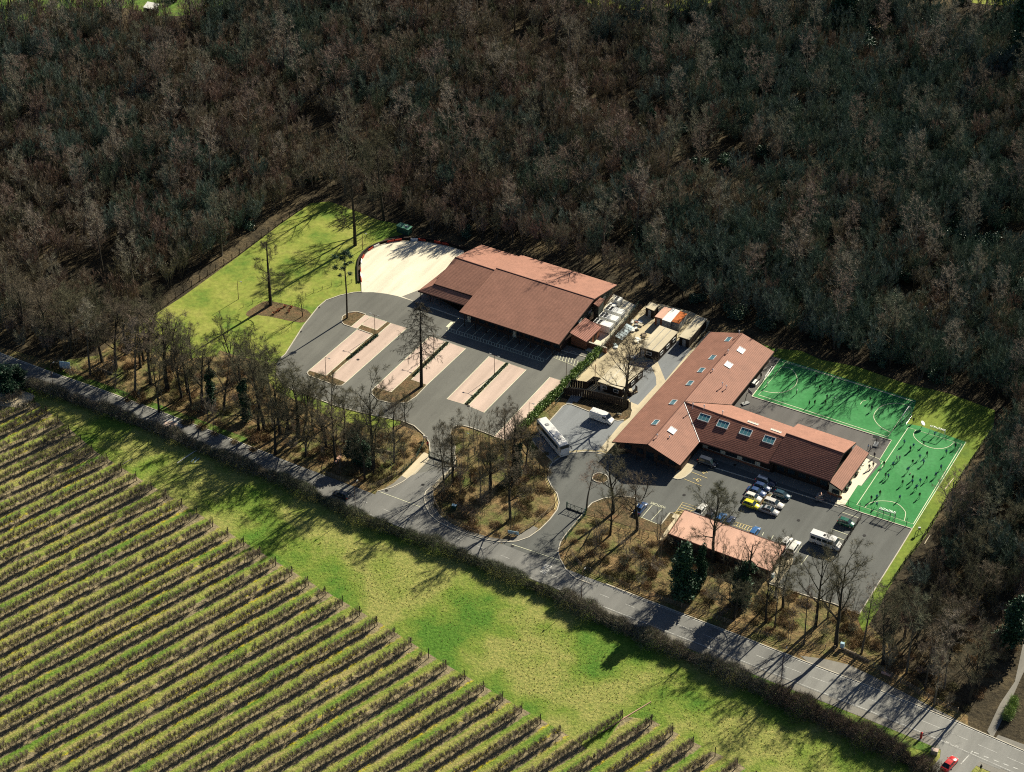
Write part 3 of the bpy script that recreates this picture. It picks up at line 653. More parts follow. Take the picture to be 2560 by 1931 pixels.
rectwalls(hall, u0-bo[0]+.6, u1-bo[0]-.9, v0-bo[1]+2.6, v1-bo[1]-.7, EH-.05, RH-.35, BH-.25, vr-bo[1], 'walldark')
su0 = toUV(sFL)[0]-bo[0]+.7; sv0 = toUV(sFL)[1]-bo[1]+1.2; svr = toUV(sRL)[1]-bo[1]; sv1 = toUV(sB)[1]-bo[1]-.7
rectwalls(hall, su0, u0-bo[0]+.59, sv0, sv1, 3.9, 5.55, 2.6, svr, 'darkwood')
for k in range(9):       # colonnade posts under the front eave
    a = T(FL.lerp(FR, (k+.4)/9.0)); a.z = 0; a += UV_V*0.5
    MB().box((0, 0, 2.0), (0.22, 0.22, 3.9)).link("column", [MT['darkwood']], hall).location = a
for k in range(5):
    a = T(sk0.lerp(sk1, (k+.2)/5.2)); a.z = 0; a += UV_V*0.4
    MB().box((0, 0, 1.2), (0.18, 0.18, 2.3)).link("column", [MT['darkwood']], hall).location = a
fw = uvp((u0+u1)/2-bo[0], v0-bo[1]+2.6)
for k in range(10): window(hall, uvp(u0-bo[0]+2.4+k*2.55, v0-bo[1]+2.6, 1.7), UV_U, 1.9, 1.7, -UV_V, 'darkwood')
for k in range(2): panel(hall, uvp(u0-bo[0]+1.3+k*12.6, v0-bo[1]+2.6, 1.05), UV_U, .95, 2.1, -UV_V, 'render', "door")
ge = u1-bo[0]-.9         # gable end: clad upper wall, projecting bay, windows
for k, vv in enumerate((12.2, 15.0, 17.8, 22.6, 25.4, 28.2)):
    panel(hall, uvp(ge, v0-bo[1]+vv, 2.5), UV_V, 2.7, 2.6, UV_U, 'cladding', "cladding_panel")
window(hall, uvp(ge+.09, v0-bo[1]+17.6, 2.9), UV_V, 1.4, .5, UV_U); window(hall, uvp(ge+.09, v0-bo[1]+24.8, 2.6), UV_V, 1.6, .5, UV_U)
window(hall, uvp(ge+.09, v0-bo[1]+12.4, 3.2), UV_V, 1.5, .6, UV_U)
bq = [T(q2(x, y, 5.0)) for x, y in ((1885, 645), (1942, 664), (1882, 738), (1828, 706))]
slab(hall, bq, 'tile', name="bay_roof"); walls(hall, [p.lerp(sum(bq, Vector())/4, .15) for p in bq][::-1], 0, 4.75, 'cladding', "bay_wall")
an = [q2(1595, 995, 3.55), q2(1765, 1088, 2.65), q2(1912, 945, 2.65), q2(1750, 848, 3.55)]
# plant room lean-to with its own brick walls
slab(hall, [T(an[1]), T(an[2]), T(an[3]), T(an[0])], 'tile_brown', name="plant_room_roof")
cen = sum([T(p) for p in an], Vector())/4
walls(hall, [T(p).lerp(cen, .12) for p in an], 0, [3.3, 2.45, 2.45, 3.3], 'brick', "plant_room_wall")
for s in (.32, .68):
    c = T(an[1]).lerp(T(an[2]), s).lerp(cen, .12); c.z = 1.1; panel(hall, c, UV_V, 1.1, 2.0, UV_U, 'darkwood', "door")
# wall and gate beside the plant room
yw = thing("yard_wall", "low dark brick wall closing the plant yard beside the sports hall", "wall", Z(*z3, [(330, 605)])[0])
MB().box((0, 0, .8), (7.0, .3, 1.6)).link("brickwork", [MT['brick']], yw).rotation_euler = (0, 0, UA)
MB().box((0, 0, 1.64), (7.1, .4, .08)).link("coping", [MT['kerb']], yw).rotation_euler = (0, 0, UA)

# ---- L-shaped school building
q3 = lambda x, y, z: Z(*z3, [(x, y)], z)[0]; q4 = lambda x, y, z: Z(*z4, [(x, y)], z)[0]
A0, A1 = q3(515, 1520, 3.0), q3(1485, 435, 3.0); R0, R1 = q3(865, 1545, 5.6), q3(1800, 448, 5.6); E0, E1 = q4(80, 805, 3.0), q3(2115, 632, 3.0)
PP = R0.lerp(R1, .368)
Vf, Vb = q4(272, 575, 3.0), q3(1690, 1158, 3.0)
W1, WF = q4(1108, 528, 5.6), q4(960, 795, 3.0); WB = Vb + (W1-PP) + UV_U*0.0
H_RL, H_RR, H_FL, H_FR, H_BL, H_BR = q4(1130, 490, 6.4), q4(1695, 685, 6.4), q4(965, 765, 3.55), q4(1560, 965, 3.55), q4(1245, 392, 4.0), q4(1818, 580, 4.0)
L1, L2, L3, L0 = q4(1818, 602, 3.9), q4(1945, 685, 2.6), q4(1680, 1055, 2.6), q4(1556, 968, 3.4)
base2 = (A0+E1)/2; base2.z = 0; T = lambda p: p - base2; b2 = toUV(base2)
sch = thing("school_building", "L-shaped school building with red tiled roofs, rooflights and a long rear wing", "building", base2)
def ss(pts, mat, **k): return slab(sch, [T(p) for p in pts], mat, **k)
ss([A1, A0, R0, R1], 'tile'); ss([E0, Vf, PP, R0], 'tile')
s_e = ss([Vb, E1, R1, PP], 'tile')
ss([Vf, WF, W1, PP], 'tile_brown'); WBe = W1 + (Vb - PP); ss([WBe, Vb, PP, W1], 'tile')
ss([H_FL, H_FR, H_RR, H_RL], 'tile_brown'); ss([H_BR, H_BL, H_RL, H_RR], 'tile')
ss([L3, L2, L1, L0], 'tile', name="lean_to_roof")
for a, b in ((A0, R0), (R0, E0), (A0, A1), (Vf, WF), (H_FL, H_FR), (H_FR, H_RR), (H_RR, H_BR), (H_RL, H_FL), (L3, L2), (L0, L3), (L1, L2), (E1, Vb), (R1, E1), (R1, A1)): trim(sch, T(a), T(b))
for a, b in ((R0, R1), (PP, W1), (H_RL, H_RR)): MB().tube([T(a), T(b)], 0.13, 6).link("ridge_tile", [MT['tile_brown']], sch)
for a, b in ((PP, Vf), (PP, Vb)): MB().tube([T(a) + Vector((0, 0, .03)), T(b) + Vector((0, 0, .03))], 0.09, 5).link("valley_gutter", [MT['rooflight'] if b is Vf else MT['darkwood']], sch)
# walls: west wing (ridge along v)
ua, va = toUV(T(A0)); ub, vb = toUV(T(E1)); ur = toUV(T(R0))[0]
def vgable(parent, u0, u1, v0, v1, h, hr, ur, mat, name="wall"):
    P = [uvp(u0, v0), uvp(ur, v0), uvp(u1, v0), uvp(u1, v1), uvp(ur, v1), uvp(u0, v1)]; tops = [h, hr, h, h, hr, h]; mb = MB()
    mb.add([(p.x, p.y, 0) for p in P] + [(p.x, p.y, tops[i]) for i, p in enumerate(P)], [(5,4,1,0), (4,3,2,1), (6,7,10,11), (7,8,9,10)] + [(i, (i+1) % 6, 6+(i+1) % 6, 6+i) for i in range(6)])
    return mb.link(name, [MT[mat]], parent)
vgable(sch, ua+.8, ub-.8, va+1.8, vb-.6, 2.72, 5.2, ur, 'walldark')
pu, pv = toUV(T(PP)); wu = toUV(T(WF))[0]; wv0 = toUV(T(WF))[1]; wv1 = toUV(T(Vb))[1]
rectwalls(sch, ub-.79, wu+.5, wv0+1.0, wv1-.7, 2.75, 5.25, 2.75, pv, 'darkwood')
hu0, hv0 = toUV(T(H_FL)); hu1, hv1 = toUV(T(H_BR)); hr_ = toUV(T(H_RR))[1]
rectwalls(sch, wu+.51, hu1-.5, hv0+1.2, hv1-.6, 3.3, 6.05, 3.7, hr_, 'darkwood')
lu1, lv1 = toUV(T(L2)); lv0 = toUV(T(L3))[1]
walls(sch, [uvp(hu1+.15, lv0+.5), uvp(lu1-.6, lv0+.5), uvp(lu1-.6, lv1-.5), uvp(hu1+.15, lv1-.5)], 0, [2.9, 2.35, 2.35, 2.9], 'render', "lean_to_wall")
# south face of the rear wing: windows between cream panels over a cream sill band
fv = wv0+1.0
for k, cu in enumerate((ub+.6, ub+5.0, ub+9.1, ub+13.5)): panel(sch, uvp(cu, fv, 1.5), UV_U, 1.25, 1.9, -UV_V, 'render')
for cu in (ub+2.8, ub+7.05, ub+11.3): window(sch, uvp(cu, fv, 1.6), UV_U, 2.9, 1.5, -UV_V, 'darkwood')
panel(sch, uvp((ub+wu)/2, fv, .42), UV_U, wu-ub-.2, .8, -UV_V, 'brick', "plinth"); panel(sch, uvp((ub+wu)/2, fv-.09, .78), UV_U, wu-ub-.2, .1, -UV_V, 'render', "sill")
for k in range(5): window(sch, uvp(wu+2.2+k*2.6, hv0+1.2, 1.7), UV_U, 1.9, 1.5, -UV_V, 'darkwood')
window(sch, uvp((hu1+lu1)/2 + .1, lv0+.5, 1.35), UV_U, 1.7, 1.1, -UV_V, 'darkwood')
panel(sch, uvp((hu1+lu1)/2, lv0+.5, .3), UV_U, lu1-hu1, .6, -UV_V, 'brick', "plinth")
for k in range(6): window(sch, uvp(lu1-.6, lv0+1.9+k*2.3, 1.4), UV_V, 1.6, 1.1, UV_U, 'darkwood')
for k in range(13): window(sch, uvp(ub-.8, wv1+1.0+k*2.4, 1.5), UV_V, 1.7, 1.1, UV_U, 'darkwood')
for k in range(14): window(sch, uvp(ua+.8, va+3.5+k*3.2, 1.5), UV_V, 1.7, 1.1, -UV_U, 'darkwood')
for cu in (ua+3.2, ua+6.2, ua+11.5, ua+14.2): window(sch, uvp(cu, va+1.8, 1.6), UV_U, 1.8, 1.4, -UV_V, 'darkwood')
panel(sch, uvp(ua+8.7, va+1.8, 1.1), UV_U, 1.9, 2.2, -UV_V, 'glass', "entrance_door")
for k in range(4): MB().box((0, 0, 1.3), (.2, .2, 2.6)).link("column", [MT['darkwood']], sch).location = uvp(ua+1.2+k*4.9, va+.4)
plW = [T(A0), T(A1), T(R0)]; plWw = [A0, A1, R0]; plE = [E0, Vf, R0]; plE2 = [Vb, E1, PP]; plS = [Vf, WF, W1]; plN = [WBe, Vb, PP]
def relight(pl, *a, **k):
    o = rooflight(sch, a[0], a[1], pl, *a[2:], **k); m = o.matrix_world.copy(); m.translation -= base2; o.matrix_local = m
nz3 = lambda x, y: (1400 + x/3.95, 720 + y/3.95)
for x, y in ((1663, 512), (1507, 690), (1396, 816), (1284, 944), (1118, 1132), (944, 1331)): relight(plWw, *nz3(x, y), 1.9, 1.25)
for x, y in ((1788, 618), (1664, 762)): relight(plE2, *nz3(x, y), 1.9, 1.6, glass='fabric_white')
relight(plE, *nz3(1108, 1410), 1.9, 1.6, glass='fabric_white')
for x, y in ((1425, 1287), (1610, 1353), (1835, 1428), (2065, 1505)): relight(plS, *nz3(x, y), 2.6, 1.8, hgt=.28)
for x, y in ((1905, 1338), (2132, 1416)): relight(plN, *nz3(x, y), 2.5, .9, glass='render')
for pl, L in ((plE2, ((1600, 985, 1.3), (1640, 1000, .9), (1658, 645, .8), (1508, 826, .5), (1768, 462, 1.0))), (plE, ((958, 1480, .8), (1080, 1480, .3))), (plS, ((1310, 1190, 1.3), (1422, 1195, .9))), (plN, ((1605, 1252, .9),))):
    for x, y, h in L:
        o = cowl(sch, *nz3(x, y), pl, h); o.location -= base2

# ---- low block by the court
B = [Z(*z7, [p], h)[0] for p, h in (((1000, 570), 2.9), ((1940, 915), 2.9), ((2080, 685), 3.4), ((1150, 350), 3.4))]
cb = sum(B, Vector())/4; cb.z = 0
blk = thing("garage_block", "long low building with pale pink sheet roof between the court and the scrub", "building", cb)
B = [p-cb for p in B]; cc = sum(B, Vector())/4
slab(blk, B, 'pinkroof', .18, "roof"); walls(blk, [p.lerp(cc, .05) for p in B], 0, [2.6, 2.6, 3.1, 3.1], 'walldark')
for a, b in ((0, 1), (1, 2), (2, 3), (3, 0)): trim(blk, B[a] + Vector((0, 0, .1)), B[b] + Vector((0, 0, .1)), 'tile_brown', .14, .26)
for k in range(8):
    c = (B[0].lerp(B[1], (k+.5)/8)).lerp(cc, .05); c.z = 1.5; window(blk, c, UV_U, 1.5, .9, -UV_V, 'darkwood')
for k in range(3):
    c = (B[1].lerp(B[2], (k+.6)/3.2)).lerp(cc, .047); c.z = 1.15; panel(blk, c, UV_V, 1.1, 2.0, UV_U, 'darkwood', "door")

# ---- huts, containers and the works compound
def hut(name, label, cat, quad, h, roofmat, wallmat, over=.1, group=None, rim=None, wins=0, doors=1):
    P = [Z(*z3, [p], h)[0] for p in quad]; c = sum(P, Vector())/4; c.z = 0
    t = thing(name, label, cat, c, 0, group); P = [p-c for p in P]; cc = sum(P, Vector())/4
    a = sum(P[i].x*P[(i+1) % 4].y - P[(i+1) % 4].x*P[i].y for i in range(4))
    if a < 0: P = P[::-1]
    slab(t, P, roofmat, .14, "roof"); w = [p.lerp(cc, .04) for p in P]; walls(t, w, .12, h-.15, wallmat)
    for i in range(4):
        p0, p1 = w[i], w[(i+1) % 4]; d = (p1-p0); L = d.length; d = d.normalized(); n = Vector((d.y, -d.x, 0))
        if n.y > 0.2 and n.x < 0: continue
        k = int(L/2.6) if wins else 0
        for j in range(k):
            c2 = p0 + d*(L*(j+.5)/k); c2.z = h*.55; window(t, c2, d, 1.3, .9, n)
        c2 = p0 + d*(L*.5 if not k else L*.08+.4); c2.z = 1.1
        if i == 0 or doors > 1: panel(t, c2, d, .85, 1.95, n, 'grey', "door")
    if rim: 
        for s in (.33, .66):
            a_, b_ = P[0].lerp(P[1], s), P[3].lerp(P[2], s); MB().tube([a_ + Vector((0, 0, .06)), b_ + Vector((0, 0, .06))], .07, 4).link("roof_batten", [MT[rim]], t)
    return t
hut("site_hut", "wide flat-roofed beige classroom hut at the head of the grey paved court", "hut", [(780, 580), (975, 635), (1165, 435), (985, 370)], 2.9, 'felt', 'darkwood', wins=1, rim='grey')
hut("site_hut", "long narrow hut with cream felt roof beside the school building", "hut", [(1175, 480), (1275, 512), (1455, 305), (1350, 275)], 2.7, 'felt', 'darkwood', wins=0)
hut("site_hut", "low felt-roofed hut with two white battens behind the dark bare tree", "hut", [(372, 925), (612, 1003), (832, 795), (560, 735)], 2.6, 'felt', 'darkwood', wins=1, rim='fabric_white')
hut("store_shed", "small dark shed with pointed grey roof at the edge of the wood", "shed", [(845, 192), (928, 226), (975, 170), (890, 138)], 2.5, 'felt', 'darkwood')
hut("storage_container", "faded red container with scuffed pink roof in the compound", "container", [(935, 283), (1012, 305), (1110, 208), (1030, 184)], 2.5, 'pinkroof', 'brick')
hut("storage_container", "white roofed container between the red and the rusty one", "container", [(1006, 312), (1090, 340), (1186, 226), (1112, 199)], 2.6, 'fabric_white', 'grey')
MT['rust'] = plain("rusty_orange_steel", (.42,.13,.04), .9, .1, 0, .45, 1.5)
hut("storage_container", "rusty orange container at the end of the row by the wood", "container", [(1100, 330), (1176, 352), (1256, 256), (1186, 230)], 2.45, 'rust', 'grey')
def ladder(px, py, label):
    t = thing("ladder", label, "ladder", Z(*z3, [(px, py)])[0], UA)
    for s in (-.22, .22): MB().tube([(s, 0, 0), (s, .9, 2.5)], .04, 4).link("stile", [MT['steel']], t)
    for k in range(7): MB().tube([(-.22, .1+.11*k, .3+.3*k), (.22, .1+.11*k, .3+.3*k)], .03, 4).link("rung", [MT['steel']], t)
ladder(1100, 412, "aluminium ladder leaning against the white roofed container"); 
# air conditioning plant
def ac(px, py, label, sx=4.6, sy=2.1, h=1.9, fans=4):
    t = thing("cooling_unit", label, "cooling unit", Z(*z3, [(px, py)])[0], UA, "cooling units beside the sports hall")
    MB().box((0, 0, h/2+.25), (sx, sy, h)).link("casing", [MT['fabric_white']], t)
    for s in (-1, 1):
        for q in (-1, 1): MB().box((s*sx*.42, q*sy*.38, .13), (.25, .25, .26)).link("foot", [MT['grey']], t)
    for k in range(fans):
        x = -sx/2 + .55 + (k//2)*.95; y = (-.5 + (k % 2))*.95
        f = MB().tube([(x, y, h+.25), (x, y, h+.36)], .40, 12).link("fan_ring", [MT['grey']], t)
        MB().tube([(x, y, h+.37), (x, y, h+.40)], .33, 12).link("fan", [MT['black']], f)
    MB().box((sx/2+.06, 0, h*.45+.25), (.12, sy*.6, h*.6)).link("grille", [MT['grey']], t)
ac(425, 415, "white cooling unit nearest the plant room lean-to")
ac(482, 352, "middle one of the three big white cooling units")
ac(537, 285, "white cooling unit next to the two small fan boxes")
ac(520, 205, "small low white fan box with one fan by the hall wall", 1.8, 1.3, 1.0, 1)
ac(572, 168, "small tall white fan box standing furthest along the yard", 1.6, 1.8, 1.6, 2)

# greenhouse-like frame, rubbish heaps, small vehicle in the compound
gh = thing("glazed_frame", "long pale blue glazed frame lying beside the compound hedge", "cold frame", Z(*z3, [(625, 480)])[0], UA + math.pi/2)
MT['poly'] = plain("pale_blue_sheeting", (.42,.52,.54), .35, .5)
for i in range(6):
    x = -2.6+i*1.05
    MB().add([(x, -1, .9), (x+1.0, -1, .9), (x+1.0, 1, 1.3), (x, 1, 1.3)], [(0, 1, 2, 3)]).link("pane", [MT['poly']], gh)
for i in range(7):
    x = -2.62+i*1.05; MB().tube([(x, -1, 0), (x, -1, .93), (x, 1, 1.33), (x, 1, 0)], .04, 4).link("glazing_bar", [MT['steel']], gh)
def heap(px, py, label, mats, n=14, r=1.4, name="rubble_heap"):
    mb = MB(); rr = random.Random(int(px*7+py))
    for i in range(n):
        a, d = rr.uniform(0, 6.28), rr.uniform(0, r); s = rr.uniform(.25, .8)
        mb.box((math.cos(a)*d, math.sin(a)*d, s*.3), (s*1.3, s, s*.6), rr.randrange(len(mats)), rr.uniform(0, 3))
    o = mb.link(name, [MT[m] for m in mats], label=label, cat="heap"); o.location = Z(*z3, [(px, py)])[0]
heap(760, 345, "heap of red and white scrap in the compound yard", ['fabric_white', 'tile', 'felt', 'grey'])
heap(725, 415, "dark scrap heap with a pale box beside the glazed frame", ['grey', 'black', 'fabric_white'], 10, 1.0)
heap(800, 375, "rounded pile of cream sacks near the red container", ['felt', 'render'], 8, .7)
heap(775, 525, "white slabs stacked at the corner of the classroom hut", ['fabric_white', 'render'], 7, 1.1)
heap(820, 465, "dark timber offcuts leaning near the classroom hut", ['darkwood', 'post'], 6, .8)
heap(715, 690, "tangled black bicycle parts at the low hut's corner", ['black', 'grey'], 14, 1.2)
heap(545, 580, "pale blue plastic crates under the dark bare tree", ['poly', 'fabric_white'], 6, .8)
heap(710, 1030, "mossy log pile inside the round fenced pen by the tree", ['felt', 'post'], 9, .9)

# ================================================================ FENCES, GATES, POSTS
def fence(name, label, path, step, h, rails, mat_post, mat_rail, pr=.07, rr_=.045, cat="fence", mesh_fill=None, group=None, rail_h=None):
    p = resample(path, step); c = sum(p, Vector())/len(p); c.z = 0
    t = thing(name, label, cat, c, 0, group)
    me = MB().box((0, 0, h/2), (pr*2, pr*2, h)).me("post", [MT[mat_post]])
    for q in p: link("post", me, t, (q.x-c.x, q.y-c.y, 0))
    for k in range(rails):
        z = (rail_h[k] if rail_h else h*(k+.6)/(rails+.15))
        MB().tube([(q.x-c.x, q.y-c.y, z) for q in p], rr_, 4).link("rail", [MT[mat_rail]], t)
    if mesh_fill:
        mb = MB(); wires = resample([q for q in p], mesh_fill)
        for q in wires: mb.box((q.x-c.x, q.y-c.y, h*.5), (.03, .03, h*.96))
        mb.link("wire_infill", [MT[mat_rail]], t, kind="stuff")
    return t
fence("post_and_rail_fence", "weathered post and rail fence along the scrub between the second drive and the lay-by", N([(1427, 1386), (1451, 1418), (1480, 1434), (1508, 1446), (1560, 1466), (1617, 1490), (1715, 1523), (1847, 1568), (1950, 1604), (2080, 1627)]), 2.4, 1.35, 4, 'post', 'post')
fence("post_and_rail_fence", "heavier post and rail fence beside the beige lay-by under the leaning trees", N([(2086, 1628), (2110, 1634), (2157, 1654), (2246, 1705), (2339, 1759), (2408, 1790)]), 2.2, 1.5, 4, 'post', 'post', .09, .05)
fence("post_and_rail_fence", "curved wooden rail fence round the wooded island between the two drives", N([(1084, 1228), (1083, 1245), (1087, 1260), (1101, 1287), (1133, 1312), (1171, 1328), (1220, 1344), (1256, 1350), (1274, 1349), (1293, 1339), (1334, 1314), (1366, 1287), (1388, 1268)]), 2.4, 1.3, 4, 'post', 'post')
fence("post_and_rail_fence", "wooden rail fence under the ivy trees west of the first drive", N([(807, 1185), (875, 1213), (925, 1221), (962, 1208), (997, 1186), (1016, 1172)]), 2.4, 1.25, 4, 'post', 'post')
def gate(label, a, b, h=1.5):
    d = b-a; L = d.length; t = thing("drive_gate", label, "gate", a, math.atan2(d.y, d.x))
    fr = MB()
    for z in (.25, h): fr.tube([(0, 0, z), (L, 0, z)], .07, 4)
    n = 5
    for k in range(n+1): fr.tube([(L*k/n, 0, .25), (L*k/n, 0, h)], .05, 4)
    fr.link("gate_frame", [MT['green_metal']], t)
    br = MB()
    for k in range(n): br.tube([(L*k/n, 0, .25 if k % 2 else h), (L*(k+1)/n, 0, h if k % 2 else .25)], .04, 4)
    br.link("brace", [MT['green_metal']], t)
    MB().box((0, 0, .9), (.22, .22, 1.8)).link("gate_post", [MT['green_metal']], t); MB().box((L, 0, .9), (.22, .22, 1.8)).link("gate_post", [MT['green_metal']], t)
    MB().box((L/2, -.06, .18), (L, .18, .2)).link("gate_beam", [MT['black']], t)
gate("green metal gate across the first drive by the white notice", *N([(1073, 1143), (1142, 1166)]))
gate("green metal gate across the second drive below the coach turn", *N([(1417, 1271), (1463, 1288)]))
fence("paling_fence", "dark green paling fence on the bank beside the second gate", N([(1463, 1288), (1515, 1306), (1560, 1325), (1645, 1352)]), 2.2, 1.5, 3, 'green_metal', 'green_metal', .05, .03)
fence("paling_fence", "dark green paling fence curving beside the first drive's footpath", N([(1005, 1186), (1040, 1150), (1056, 1120), (1060, 1108)]), 2.0, 1.6, 2, 'green_metal', 'green_metal', .05, .03, mesh_fill=.3)
fence("paling_fence", "green paling fence on the wooded island side of the first footpath", N([(1087, 1226), (1110, 1205), (1140, 1172), (1158, 1160)]), 2.0, 1.6, 2, 'green_metal', 'green_metal', .05, .03, mesh_fill=.3)
fence("paling_fence", "green paling fence along the drive between gate two and the road", N([(1463, 1290), (1440, 1315), (1416, 1345), (1410, 1370)]), 2.0, 1.5, 2, 'green_metal', 'green_metal', .05, .03, mesh_fill=.35)
fence("wire_fence", "tall wire fence along the west edge of the bright lawn", N([(325, 836), (380, 792), (455, 735), (520, 690), (591, 644), (650, 600), (700, 561), (777, 508), (825, 490)]), 3.0, 1.9, 3, 'darkwood', 'darkwood', .07, .03)
fence("wire_fence", "dark wire fence separating the pitch lawn from the right hand wood", Z(*z5, [(2085, 745), (1900, 1015), (1700, 1330), (1500, 1660), (1340, 1870), (1180, 2110)]), 3.0, 1.7, 3, 'darkwood', 'darkwood', .07, .04, mesh_fill=.6)
fence("wire_fence", "thin green wire fence between the lower pitch and the asphalt court", Z(*z5, [(730, 1378), (950, 1455), (1160, 1522), (1385, 1596)]), 2.7, 2.4, 2, 'green_metal', 'green_metal', .05, .025)
fence("wire_fence", "dark wire fence across the asphalt court behind the green car", N([(2152, 1298), (2128, 1335), (2100, 1380), (2092, 1400)]), 2.0, 1.6, 2, 'darkwood', 'darkwood', .05, .03, mesh_fill=.35)
fence("wire_fence", "low wire fence along the grass bank below the car park", N([(800, 1038), (842, 1052), (862, 1058), (900, 1062)]), 2.2, 1.3, 2, 'green_metal', 'green_metal', .05, .025)
fence("wire_fence", "low wire fence crossing the lawn behind the pollard tree", Z(*z1, [(-130, 1180), (100, 1100), (330, 1150), (430, 1150), (530, 1060), (620, 1020), (780, 965), (1000, 925)]), 2.6, 1.1, 1, 'darkwood', 'darkwood', .04, .025)
fence("palisade_fence", "dark palisade fence between the cooling units and the compound", Z(*z3, [(770, 205), (640, 360), (560, 450), (440, 590), (390, 660)]), 2.6, 2.2, 3, 'green_metal', 'green_metal', .06, .04, mesh_fill=.3)
fence("palisade_fence", "dark fence behind the bright green hedge up to the low hut", Z(*z3, [(395, 655), (300, 760), (180, 900), (60, 1050), (-60, 1180)]), 2.6, 2.0, 2, 'green_metal', 'green_metal', .05, .03)
# close-boarded enclosure round the big bare tree
def boards(label, path, h=2.0, bw=.55):
    p = resample(path, bw); c = sum(p, Vector())/len(p); c.z = 0; t = thing("board_fence", label, "fence", c)
    me = MB().box((0, 0, h/2), (bw-.03, .05, h)).me("board", [MT['darkwood']])
    for i in range(len(p)-1):
        d = p[i+1]-p[i]; m_ = (p[i]+p[i+1])/2 - c; o = link("board", me, t, (m_.x, m_.y, (i % 3)*.02), math.atan2(d.y, d.x))
    MB().tube([(q.x-c.x, q.y-c.y, h*.8) for q in p], .05, 4).link("rail", [MT['darkwood']], t)
boards("dark close-boarded fence behind the white van below the bare tree", Z(*z3, [(30, 1060), (90, 1060), (260, 1080), (400, 1110), (560, 1150), (690, 1190)]), 2.1)
boards("dark boarded fence running from the tall rusty post to the tree", Z(*z3, [(105, 975), (260, 1000), (330, 945), (620, 1020)]), 2.1)
boards("dark boarded fence at the end of the plant yard", Z(*z3, [(60, 1045), (105, 975)]), 2.0)
boards("small boarded pen holding the log pile beside the tree", Z(*z3, [(640, 1060), (700, 1080), (765, 1020), (740, 995)]), 1.2)

def lamp(px, py, label, h=5.8, arms=2, zz=None, ang=None):
    b = Z(*zz, [(px, py)])[0] if zz else G(px, py)
    t = thing("lamp_post", label, "lamp post", b, UA if ang is None else ang)
    MB().tube([(0, 0, 0), (0, 0, 1.0), (0, 0, h)], [.10, .075, .05], 7).link("pole", [MT['lamp']], t)
    for s in ((-1, 1) if arms == 2 else (1,)):
        a = MB().tube([(0, 0, h-.05), (s*.95, 0, h+.05)], .035, 5).link("arm", [MT['lamp']], t)
        MB().loft([[(s*.8, -.07, h+.02), (s*.8, .07, h+.02), (s*.8, .07, h+.1), (s*.8, -.07, h+.1)], [(s*1.35, -.14, h), (s*1.35, .14, h), (s*1.35, .1, h+.16), (s*1.35, -.1, h+.16)]]).link("lamp_head", [MT['grey']], a)
lamp(1030, 388, "double-headed lamp post in the first planted strip of the car park", zz=ra)
lamp(540, 815, "single lamp post at the lower end of the first pink bays", arms=1, zz=ra)
lamp(1618, 575, "double-headed lamp post behind the tall larch in the car park", zz=ra)
lamp(463, 315, "double-headed lamp post in the third planted strip of the car park", zz=rb)
lamp(808, 790, "single lamp post on the pink bays beside the green hedge", arms=1, zz=rb)
lamp(1180, 380, "single lamp post at the top of the green hedge near the hall", arms=1, zz=rb)
lamp(955, 460, "slim dark lamp post among saplings left of the island", 5.0, 1, z6)
lamp(1093, 590, "slim lamp post on the lawn edge near the curved barriers", 5.0, 1, z1)
lamp(1185, 35, "lone slim lamp post standing on the open lawn", 5.5, 1, rd4)
lamp(540, 650, "tall street lamp on the road's near side at the far left", 8.0, 1, rc, R(60))
lamp(888.5, 1281, "tall street lamp in the hedge opposite the first drive", 8.0, 1, None, R(60))
lamp(1453, 1502, "tall street lamp in the hedge opposite the second drive's island", 8.0, 1, None, R(60))
lamp(1952.5, 1702, "tall street lamp on the verge opposite the ivy trees", 8.0, 1, None, R(60))
rp = thing("marker_post", "tall rusty post beside the low hut's boarded fence", "post", Z(*z3, [(345, 900)])[0])
MB().tube([(0, 0, 0), (0, 0, 4.2)], .09, 6).link("pole", [MT['rust']], rp); MB().box((0, 0, .3), (.3, .3, .6)).link("footing", [MT['kerb']], rp)

# signs
def sign(label, loc, w, h, z, mat, rz, name="sign_board", cat="sign", cells=0):
    t = thing(name, label, cat, loc, rz)
    MB().box((0, 0, z+h/2), (w, .07, h)).link("board", [MT[mat]], t)
    for s in (-1, 1): MB().box((s*w*.42, .08, (z+h)/2), (.09, .09, z+h)).link("leg", [MT['grey']], t)
    return t
MT['signblue'] = plain("pale_blue_sign_face", (.35,.52,.60), .4)
s1 = sign("square pale blue notice board on legs between road and wood", Z(*rc, [(655, 425)])[0], 2.6, 2.0, .5, 'signblue', R(-10))
for r_ in range(4):
    for c_ in range(6):
        MB().box((-1.0 + c_*.4, -.05, .75 + r_*.42), (.22, .03, .24)).link("notice", [MT['white' if (r_+c_) % 2 else 'fabric_white']], s1)
sign("small white sign board on the bark bed above the first gate", Z(*z6, [(602, 372)])[0], 1.1, .7, .5, 'fabric_white', R(-25))
sign("low grey-blue name board facing the road on the wooded island", Z(*z6, [(1412, 1250)])[0], 2.4, .8, .4, 'signblue', R(-15))
sign("tiny cream sign on the planting behind the white van", Z(*z3, [(585, 1262)])[0], 1.0, .4, .3, 'render', R(-25))
gb = thing("utility_cabinet", "green utility cabinet in the leaf litter of the wooded island", "cabinet", Z(*z6, [(868, 1010)])[0], R(-20))
MB().box((0, 0, .6), (.9, .6, 1.2)).link("cabinet_body", [MT['green_metal']], gb); MB().box((0, 0, 1.23), (1.0, .7, .07)).link("cabinet_lid", [MT['signblue']], gb)
gb = thing("utility_cabinet", "blue-green box on a post beside the lay-by fence", "cabinet", Z(*z8, [(620, 735)])[0], R(-20))
